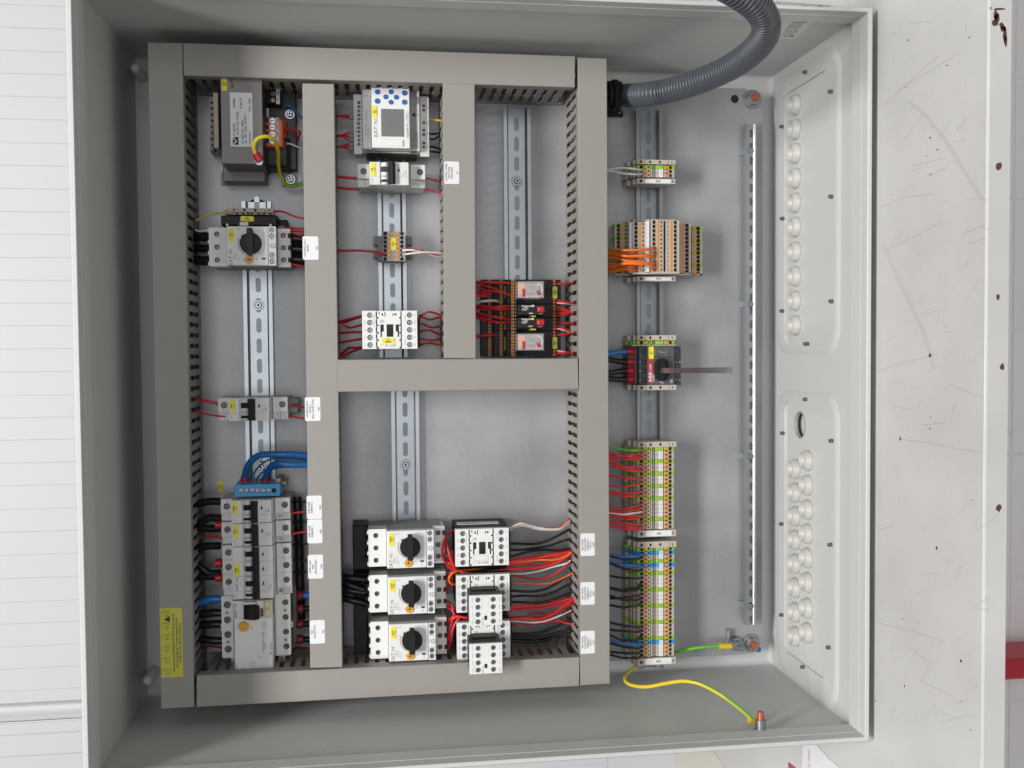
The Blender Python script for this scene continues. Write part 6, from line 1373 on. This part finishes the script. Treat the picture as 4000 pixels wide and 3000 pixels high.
for i, (y, c_) in enumerate(((280, 'blue_wire'), (470, 'black_wire'), (690, 'black_wire'), (915, 'black_wire'))):
    W_(c_, [(1780, y, WP + 36), (1900, y - 4, WP + 38)], ['blue cable', 'upper black cable', 'middle black cable', 'lowest black cable'][i] + ' at the load side of the leakage switch', 3.8, 'load cables of the leakage switch', 3)
    u, v = up(1680, y, WP + 36); b = up(1790, y, WP + 36); g = G(); g.lathe((u, v, WP + 36), [(.1, 0), (6, 1), (6, 6), (5, b[0] - u)], 'U', 16); solo('ferrule', g, 'darkred', ['topmost', 'second', 'third', 'lowest'][i] + ' dark red ferrule at the load side of the leakage switch', 'ferrule', (u, v, WP + 36), 'red ferrules of the leakage switch')
W_('blue_wire', [(180, 400, WP + 44), (330, 370, WP + 48), (460, 335, WP + 50), (620, 330, WP + 50)], 'blue cable into the left of the leakage switch', 4.6, 'feed cables of the leakage switch')
for i, (y0, y1) in enumerate(((560, 530), (720, 690), (900, 930))): W_('black_wire', [(180, y0, WP + 42), (360, (y0 + y1) / 2, WP + 46), (500, y1, WP + 48), (640, y1, WP + 48)], ['upper', 'middle', 'lower'][i] + ' black cable into the left of the leakage switch', 4.8, 'feed cables of the leakage switch')
W_('darkred', [(260, 1080, WP + 30), (430, 1010, WP + 40), (640, 1040, WP + 44)], 'dull red wire low at the left of the leakage switch', 2.0, 'feed cables of the leakage switch')
W_('darkred', [(1660, 1040, WP + 20), (1750, 1030, WP + 28), (1900, 1060, WP + 34)], 'dull red wire below the load cables of the leakage switch', 2.2, 'load cables of the leakage switch')
# controller wires
crop(1250, 250)
for i, (y0, ys_) in enumerate(((750, (742, 778)), (1035, (985, 1040, 1095)), (1195, (1160, 1215)))):
    for j, y in enumerate(ys_):
        W_('red_wire', [(215, y0, WP + 26), (285, y0, WP + 28), (360, (y + y0) / 2, WP + 30), (430, y, WP + 32), (500, y, WP + 32)], 'red wire in %s bunch at the controller inputs, %s' % (['the upper', 'the middle', 'the lower'][i], ['top one', 'next one', 'bottom one'][j]), 1.9, 'red wires of the controller inputs')
        u, v = up(425, y, WP + 32); g = G(); g.cyl((u, v, WP + 32), 2.5, 4.6, 'U', 10); solo('ferrule', g, 'greyplastic', 'grey ferrule in %s bunch at the controller inputs, %s' % (['the upper', 'the middle', 'the lower'][i], ['top one', 'next one', 'bottom one'][j]), 'ferrule', (u, v, WP + 32), 'grey ferrules of the controller')
W_('yg_yellow', [(1480, 780, WP + 30), (1560, 790, WP + 32), (1660, 808, WP + 32), (1780, 815, WP + 32)], 'yellow earth wire leaving the controller outputs', 1.9, 'earth wires')
for i, (y0, y1) in enumerate(((1005, 995), (1080, 1010), (1190, 1245), (1260, 1290))): W_('black_wire', [(1560, y0, WP + 30), (1640, y0 + 3, WP + 30), (1700, (y0 + y1) / 2, WP + 28), (1790, y1 - 10, WP + 26)], ['topmost', 'second', 'third', 'lowest'][i] + ' black wire leaving the controller outputs', 2.0, 'black wires of the controller')
# F9 wires
crop(1250, 550)
W_('red_wire', [(230, 500, WP + 40), (290, 520, WP + 42), (400, 530, WP + 44), (530, 540, WP + 44)], 'thick red wire into the upper left of breaker F9', 2.6, 'red wires of breaker F9'); W_('red_wire', [(235, 650, WP + 32), (290, 680, WP + 34), (400, 690, WP + 38), (560, 700, WP + 40)], 'thin red wire into the lower left of breaker F9', 1.6, 'red wires of breaker F9')
W_('red_wire', [(1500, 545, WP + 36), (1560, 545, WP + 36), (1660, 570, WP + 36), (1790, 600, WP + 34)], 'upper red wire leaving breaker F9', 1.7, 'red wires of breaker F9'); W_('red_wire', [(1490, 705, WP + 34), (1560, 710, WP + 34), (1680, 735, WP + 34), (1790, 762, WP + 34)], 'lower red wire leaving breaker F9', 1.8, 'red wires of breaker F9')
# XT20
W_('red_wire', [(230, 1555, WP + 36), (300, 1583, WP + 38), (450, 1580, WP + 40), (620, 1582, WP + 42), (800, 1600, WP + 42), (900, 1630, WP + 38), (950, 1650, WP + 32)], 'red wire into the left side of the XT20 terminals', 1.5, 'wires of the XT20 terminals')
W_('rw_wire', [(1180, 1580, WP + 32), (1250, 1570, WP + 38), (1400, 1575, WP + 40), (1520, 1605, WP + 38), (1650, 1650, WP + 34), (1790, 1655, WP + 32)], 'red wire with white stripe leaving the XT20 terminals', 1.4, 'wires of the XT20 terminals'); W_('white_wire', [(1180, 1640, WP + 32), (1300, 1625, WP + 38), (1480, 1605, WP + 42), (1650, 1610, WP + 40), (1790, 1620, WP + 36)], 'white wire leaving the XT20 terminals', 1.3, 'wires of the XT20 terminals')
# K480
crop(1250, 1000)
for i, pts in enumerate(([(240, 955, 30), (330, 930, 40), (450, 900, 52), (560, 872, 60), (625, 860, 64)], [(240, 965, 28), (340, 960, 34), (440, 925, 44), (560, 885, 56), (620, 872, 62)], [(240, 965, 28), (340, 1000, 32), (440, 1032, 38), (520, 1015, 50), (625, 985, 62)], [(240, 1105, 40), (350, 1105, 46), (480, 1095, 56), (625, 1098, 64)], [(240, 1260, 36), (340, 1240, 44), (470, 1215, 54), (625, 1190, 64)], [(280, 1430, 26), (340, 1385, 30), (420, 1325, 38), (520, 1325, 50), (625, 1308, 62)], [(300, 1440, 24), (380, 1415, 30), (480, 1370, 42), (625, 1315, 60)])):
    W_('red_wire', [(x, y, WP + w) for x, y, w in pts], ['topmost red wire left of contactor K480', 'second red wire left of contactor K480', 'red wire sagging to the second left terminal of K480', 'straight red wire to the middle left terminal of K480', 'red wire to the fourth left terminal of K480', 'arched red wire to the lowest left terminal of K480', 'lowest red wire left of contactor K480'][i], 2.1 if i > 2 else 1.8, 'red wires left of contactor K480')
for i, pts in enumerate(([(1425, 865, 40), (1490, 840, 42), (1560, 805, 42), (1650, 820, 38), (1790, 875, 30)], [(1425, 870, 36), (1500, 890, 36), (1590, 918, 34), (1680, 890, 30), (1790, 882, 26)], [(1425, 968, 38), (1500, 985, 38), (1600, 1028, 34), (1690, 1020, 30), (1790, 995, 28)], [(1425, 1095, 38), (1520, 1070, 40), (1610, 1078, 38), (1700, 1120, 32), (1790, 1160, 28)], [(1425, 1190, 38), (1510, 1200, 36), (1620, 1218, 34), (1700, 1195, 30), (1790, 1160, 26)], [(1425, 1295, 38), (1500, 1262, 40), (1590, 1255, 40), (1680, 1272, 34), (1790, 1290, 30)])):
    W_('red_wire', [(x, y, WP + w) for x, y, w in pts], ['topmost', 'second', 'third', 'fourth', 'fifth', 'lowest'][i] + ' red wire right of contactor K480', 1.9, 'red wires right of contactor K480')
# relay wires
crop(1750, 1000)
for i, pts in enumerate(([(380, 380, 40), (480, 378, 48), (600, 378, 54), (800, 382, 54), (885, 392, 46)], [(380, 545, 36), (480, 528, 44), (640, 505, 54), (780, 525, 56), (885, 565, 46)], [(380, 720, 32), (480, 715, 40), (600, 735, 50), (760, 735, 54), (885, 722, 46)], [(380, 725, 30), (500, 745, 40), (640, 765, 50), (760, 768, 54), (885, 762, 46)], [(380, 830, 36), (480, 835, 44), (620, 870, 52), (760, 890, 54), (885, 908, 46)], [(380, 840, 32), (480, 880, 42), (600, 930, 50), (740, 960, 54), (885, 950, 46)])):
    W_('red_wire', [(x, y, WP + w) for x, y, w in pts], ['topmost', 'second', 'third', 'fourth', 'fifth', 'lowest'][i] + ' bright red wire reaching the front row of the relay sockets', 2.3, 'red wires left of the relay sockets')
W_('white_wire', [(380, 690, 30 + WP), (450, 660, WP + 40), (560, 648, WP + 44), (680, 645, WP + 42), (725, 662, WP + 36)], 'cream wire into the relay sockets', 2.3, 'wires left of the relay sockets')
for i, pts in enumerate(([(380, 395, 30), (480, 415, 34), (600, 450, 38), (720, 482, 36)], [(380, 440, 26), (470, 465, 28), (540, 500, 30), (620, 480, 28)], [(380, 560, 24), (480, 560, 28), (620, 548, 28)], [(380, 575, 22), (480, 582, 26), (620, 580, 26)], [(380, 420, 24), (500, 385, 30), (640, 395, 30)], [(380, 740, 24), (460, 760, 26), (560, 790, 26)], [(380, 880, 24), (460, 900, 26), (550, 955, 26)], [(380, 1130, 30), (500, 1150, 36), (620, 1138, 38), (715, 1142, 34)], [(380, 1165, 26), (460, 1160, 28), (560, 1110, 26)])):
    W_('red_wire', [(x, y, WP + w) for x, y, w in pts], ORD[i + 1] + ' dull red wire from the top, low left of the relay sockets', 2.0, 'low red wires left of the relay sockets')
for i, (y0, y1, c_) in enumerate(((405, 385, 'red_wire'), (640, 680, 'red_wire'), (672, 690, 'rw_wire'), (740, 805, 'red_wire'), (775, 808, 'red_wire'), (825, 812, 'red_wire'), (860, 818, 'red_wire'), (960, 965, 'red_wire'), (1010, 1100, 'red_wire'), (1045, 1105, 'rw_wire'), (1140, 1108, 'red_wire'), (1362, 1395, 'rw_wire'), (1385, 1400, 'red_wire'), (1410, 1405, 'red_wire'))):
    W_(c_, [(1575, y0, WP + 36), (1620, y0 + (6 if y0 < y1 else -6), WP + 40), (1700, (y0 + y1) / 2, WP + 40), (1790, y1, WP + 36), (1850, y1, WP + 34)], ('red and white' if c_ == 'rw_wire' else 'red') + ' wire, ' + ORD[i + 1] + ' from the top, right of the relay sockets', 1.9, 'wires right of the relay sockets')
# lower contactors, right side
crop(1700, 2000)
WR = [
 ('rw_wire', [(1060, 235, 48), (1150, 195, 50), (1240, 165, 52), (1380, 200, 50), (1550, 235, 46), (1780, 230, 42), (1870, 170, 40), (1940, 115, 38)], 1.5, 'upper red and white wire arching from the topmost lower contactor'),
 ('rw_wire', [(1060, 255, 44), (1150, 215, 46), (1260, 195, 48), (1400, 228, 46), (1550, 250, 44), (1780, 248, 40), (1870, 195, 38), (1945, 140, 36)], 1.5, 'lower red and white wire arching from the topmost lower contactor'),
 ('black_wire', [(1050, 455, 40), (1200, 455, 40), (1420, 462, 40), (1600, 420, 40), (1780, 335, 40), (1920, 255, 38)], 2.4, 'topmost black wire right of the lower contactors'),
 ('black_wire', [(1050, 552, 38), (1250, 545, 38), (1450, 518, 38), (1650, 485, 38), (1800, 430, 38), (1920, 395, 38)], 2.4, 'second black wire right of the lower contactors'),
 ('black_wire', [(1050, 655, 34), (1200, 610, 36), (1400, 560, 38), (1600, 545, 38), (1780, 555, 38), (1920, 530, 38)], 2.4, 'third black wire right of the lower contactors'),
 ('red_wire', [(1050, 690, 30), (1200, 670, 32), (1400, 645, 34), (1650, 610, 36), (1950, 560, 38)], 2.0, 'highest of the red wires fanning into the right duct'),
 ('red_wire', [(1050, 715, 34), (1250, 690, 38), (1500, 655, 40), (1750, 610, 42), (1960, 570, 42)], 2.2, 'second of the red wires fanning into the right duct'),
 ('red_wire', [(1050, 760, 30), (1250, 740, 32), (1450, 700, 34), (1700, 650, 36), (1960, 590, 38)], 2.0, 'third of the red wires fanning into the right duct'),
 ('red_wire', [(1050, 775, 28), (1250, 760, 30), (1450, 765, 30), (1650, 725, 32), (1850, 660, 36), (1965, 600, 38)], 2.0, 'fourth of the red wires fanning into the right duct'),
 ('orange_wire', [(1050, 735, 28), (1200, 720, 30), (1400, 700, 36), (1560, 688, 42), (1700, 690, 44), (1850, 650, 44), (1965, 580, 44)], 2.0, 'orange wire among the red ones fanning into the right duct'),
 ('red_wire', [(250, 560, 52), (260, 700, 54), (290, 800, 58), (400, 870, 62), (600, 885, 62), (800, 862, 58), (1050, 830, 52), (1300, 820, 48), (1500, 800, 46), (1700, 745, 44), (1860, 670, 44), (1975, 600, 42)], 2.3, 'long red wire passing between the upper two contactors'),
 ('rw_wire', [(1060, 890, 36), (1300, 885, 36), (1500, 850, 36), (1700, 790, 38), (1870, 745, 40), (1950, 690, 40)], 1.7, 'striped wire just under the long red wire'),
 ('red_wire', [(1060, 910, 34), (1200, 925, 34), (1350, 955, 34), (1500, 962, 36), (1650, 930, 36), (1800, 840, 38), (1950, 700, 38)], 2.0, 'sagging red wire right of the middle contactor'),
 ('orange_wire', [(1060, 1020, 40), (1250, 1025, 42), (1450, 1035, 44), (1650, 1025, 44), (1820, 960, 42), (1975, 880, 40)], 2.1, 'orange wire right of the middle contactor'),
 ('black_wire', [(1060, 1125, 38), (1200, 1140, 38), (1400, 1145, 40), (1600, 1105, 40), (1780, 1010, 40), (1960, 880, 38)], 2.4, 'fourth black wire right of the lower contactors'),
 ('black_wire', [(1060, 1218, 34), (1300, 1205, 34), (1500, 1212, 36), (1700, 1160, 38), (1850, 1080, 38), (1975, 1025, 38)], 2.4, 'fifth black wire right of the lower contactors'),
 ('black_wire', [(1060, 1295, 32), (1250, 1300, 32), (1500, 1308, 34), (1700, 1260, 36), (1850, 1205, 38), (1965, 1165, 38)], 2.4, 'sixth black wire right of the lower contactors'),
 ('red_wire', [(1060, 1360, 30), (1300, 1340, 32), (1550, 1300, 34), (1800, 1270, 36), (1945, 1245, 38)], 2.0, 'red wire under the sixth black wire'),
 ('red_wire', [(1060, 1385, 30), (1300, 1362, 34), (1600, 1330, 36), (1850, 1275, 40), (2010, 1230, 42)], 2.3, 'second red wire under the sixth black wire'),
 ('red_wire', [(1060, 1410, 28), (1300, 1400, 32), (1600, 1375, 34), (1850, 1310, 38), (2020, 1260, 42)], 2.2, 'third red wire under the sixth black wire'),
 ('red_wire', [(980, 1560, 58), (1150, 1535, 62), (1300, 1530, 62), (1500, 1540, 60), (1700, 1470, 56), (1850, 1360, 52), (2030, 1225, 48)], 2.8, 'thick bright red wire crossing right of the middle add-on block'),
 ('red_wire', [(980, 1540, 54), (1200, 1520, 56), (1450, 1530, 56), (1650, 1470, 54), (1850, 1380, 50), (2040, 1280, 46)], 2.6, 'second bright red wire crossing right of the middle add-on block'),
 ('rw_wire', [(1060, 1562, 52), (1250, 1582, 54), (1430, 1590, 54), (1600, 1565, 52), (1800, 1490, 50), (1960, 1412, 46)], 1.8, 'white and red wire under the crossing red wires'),
 ('red_wire', [(1280, 1540, 30), (1350, 1480, 30), (1450, 1450, 30), (1560, 1465, 30), (1700, 1530, 34), (1850, 1590, 38), (1995, 1622, 42)], 2.0, 'red wire arching low then rising behind the right duct edge'),
 ('red_wire', [(1060, 1660, 26), (1200, 1610, 28), (1400, 1615, 28), (1700, 1575, 32), (1960, 1570, 36)], 2.0, 'dull red wire low over the lowest contactor wiring'),
 ('black_wire', [(1070, 1750, 34), (1300, 1755, 34), (1500, 1735, 36), (1700, 1670, 36), (1950, 1560, 38)], 2.5, 'seventh black wire right of the lower contactors'),
 ('black_wire', [(1070, 1815, 32), (1300, 1810, 32), (1550, 1795, 34), (1750, 1745, 36), (1940, 1690, 38)], 3.0, 'eighth black wire right of the lower contactors'),
 ('black_wire', [(1070, 1850, 26), (1300, 1860, 28), (1550, 1850, 32), (1750, 1780, 36), (1950, 1710, 38)], 3.0, 'ninth and lowest black wire right of the lower contactors')]
for c_, pts, r_, lab in WR: W_(c_, [(x, y, WP + w) for x, y, w in pts], lab, r_, 'wires right of the lower contactors', 6)
# red jumpers between switches and contactors
WJ = [
 [(40, 280, 46), (110, 330, 54), (160, 440, 62), (200, 600, 66), (250, 740, 66), (290, 830, 64)], [(50, 380, 44), (130, 430, 52), (190, 560, 60), (230, 720, 62), (280, 820, 60)],
 [(290, 262, 50), (230, 285, 56), (160, 360, 60), (118, 480, 64), (105, 600, 66), (140, 700, 64), (210, 800, 62), (330, 860, 60)], [(60, 590, 46), (120, 585, 50), (190, 600, 50)],
 [(50, 620, 44), (130, 650, 50), (200, 720, 54), (290, 820, 56)], [(55, 705, 44), (150, 710, 50), (230, 770, 54), (300, 840, 56)],
 [(50, 945, 44), (150, 935, 52), (220, 880, 58), (300, 850, 60)], [(60, 1010, 44), (150, 975, 52), (230, 900, 58), (290, 850, 58)],
 [(90, 1245, 44), (140, 1170, 50), (210, 1050, 56), (250, 930, 58)], [(65, 1280, 46), (150, 1280, 54), (220, 1320, 60), (270, 1400, 62)],
 [(65, 1362, 46), (150, 1360, 54), (230, 1400, 60), (275, 1470, 62), (240, 1540, 60)], [(65, 1595, 44), (150, 1585, 52), (230, 1530, 60), (300, 1500, 62), (400, 1515, 64), (500, 1530, 64)],
 [(65, 1665, 44), (150, 1640, 52), (230, 1560, 60), (330, 1510, 62), (480, 1540, 62)], [(75, 1950, 44), (150, 1890, 54), (200, 1780, 60), (225, 1640, 62), (260, 1530, 60)],
 [(80, 2040, 44), (170, 1990, 54), (220, 1880, 60), (240, 1750, 62), (290, 1600, 62), (350, 1530, 62)]]
desc = ['topmost, falling from the top switch', 'second, beside the topmost', 'looping out of the top contactor corner', 'short stub at the top switch', 'from the third load terminal of the top switch', 'from the lowest load terminal of the top switch', 'rising from the middle switch', 'lower one rising from the middle switch', 'steep one climbing from the middle switch', 'arched at the lower load terminals of the middle switch', 'bent double below the middle switch', 'rising from the lowest switch to the add-on block', 'second one rising from the lowest switch', 'long one climbing from the lowest switch', 'outermost long one from the lowest switch']
for i, pts in enumerate(WJ): W_('red_wire', [(x, y, WP + w) for x, y, w in pts], 'red jumper wire between switches and contactors, ' + desc[i] if len(desc[i].split()) < 9 else 'red jumper wire ' + desc[i], 2.5, 'red jumper wires between switches and contactors', 6)
W_('orange_wire', [(700, 822, WP + 40), (500, 835, WP + 50), (330, 850, WP + 62), (230, 900, WP + 66), (195, 970, WP + 66), (230, 1030, WP + 64), (300, 1042, WP + 60)], 'orange wire looping into the middle contactor corner', 2.3, 'wires right of the lower contactors', 6)
crop(1300, 1950)
for i, (y0, y1) in enumerate(((1120, 1160), (1200, 1310), (1300, 1350), (1420, 1500))): W_('black_wire', [(120, y0, WP + 40), (190, y0 + 10, WP + 44), (300, (y0 + y1) / 2, WP + 46), (480, y1, WP + 46)], ['topmost', 'second', 'third', 'lowest'][i] + ' thick black cable into the black feeder block', 4.6, 'black cables of the feeder block')
crop(1700, 2300)
g = G(); pcyl(g, 2020, 880, 34, WP + 20, WP + 34, 14, ch=2); solo('blue_ferrule', g, 'blue', 'blue cable end glimpsed inside the duct corner at the bottom right', 'ferrule', tuple(up(2020, 880, WP + 20)) + (WP + 20,))
# wires lying inside the ducts, seen through the slots
crop(0, 0, 1)
def inside(col, x0, y0, x1, y1, w, r_, lab, wob=5):
    n = 14; P = [(x0 + (x1 - x0) * i / n + random.uniform(-wob, wob), y0 + (y1 - y0) * i / n, WP + w + random.uniform(-6, 6)) for i in range(n + 1)]
    W_(col, P, lab, r_, 'wires lying in the cable ducts', 3)
for i, (x, w) in enumerate(((2262, 30), (2268, 44), (2276, 60), (2290, 50), (2300, 36))): inside('red_wire', x + (6 if i < 3 else 0), 900 + 90 * i, x + 14, 2600, w, 1.6, ORD[i + 1] + ' of five red wires lying in the duct beside the strips')
inside('orange_wire', 2280, 800, 2284, 1500, 50, 1.8, 'orange wire lying in the duct beside the strips', 8); inside('black_wire', 2290, 350, 2300, 2600, 20, 5, 'black cable lying in the duct beside the strips')
inside('blue_wire', 1225, 1300, 1240, 2500, 30, 3, 'blue cable lying in the sticker duct'); inside('black_wire', 1255, 400, 1275, 2550, 24, 6, 'black cable lying in the sticker duct'); inside('red_wire', 1290, 500, 1310, 2500, 40, 1.8, 'red wire lying in the sticker duct', 4)
inside('black_wire', 660, 300, 700, 2650, 24, 8, 'black cable lying in the outermost left duct'); inside('black_wire', 690, 900, 730, 2650, 40, 7, 'shorter black cable lying in the outermost left duct')
inside('gy_wire', 2262, 340, 2250, 420, 40, 1.8, 'green and yellow wire in the duct corner under the conduit', 2)
for o in bpy.data.objects:
    if 'org' in o: del o['org']
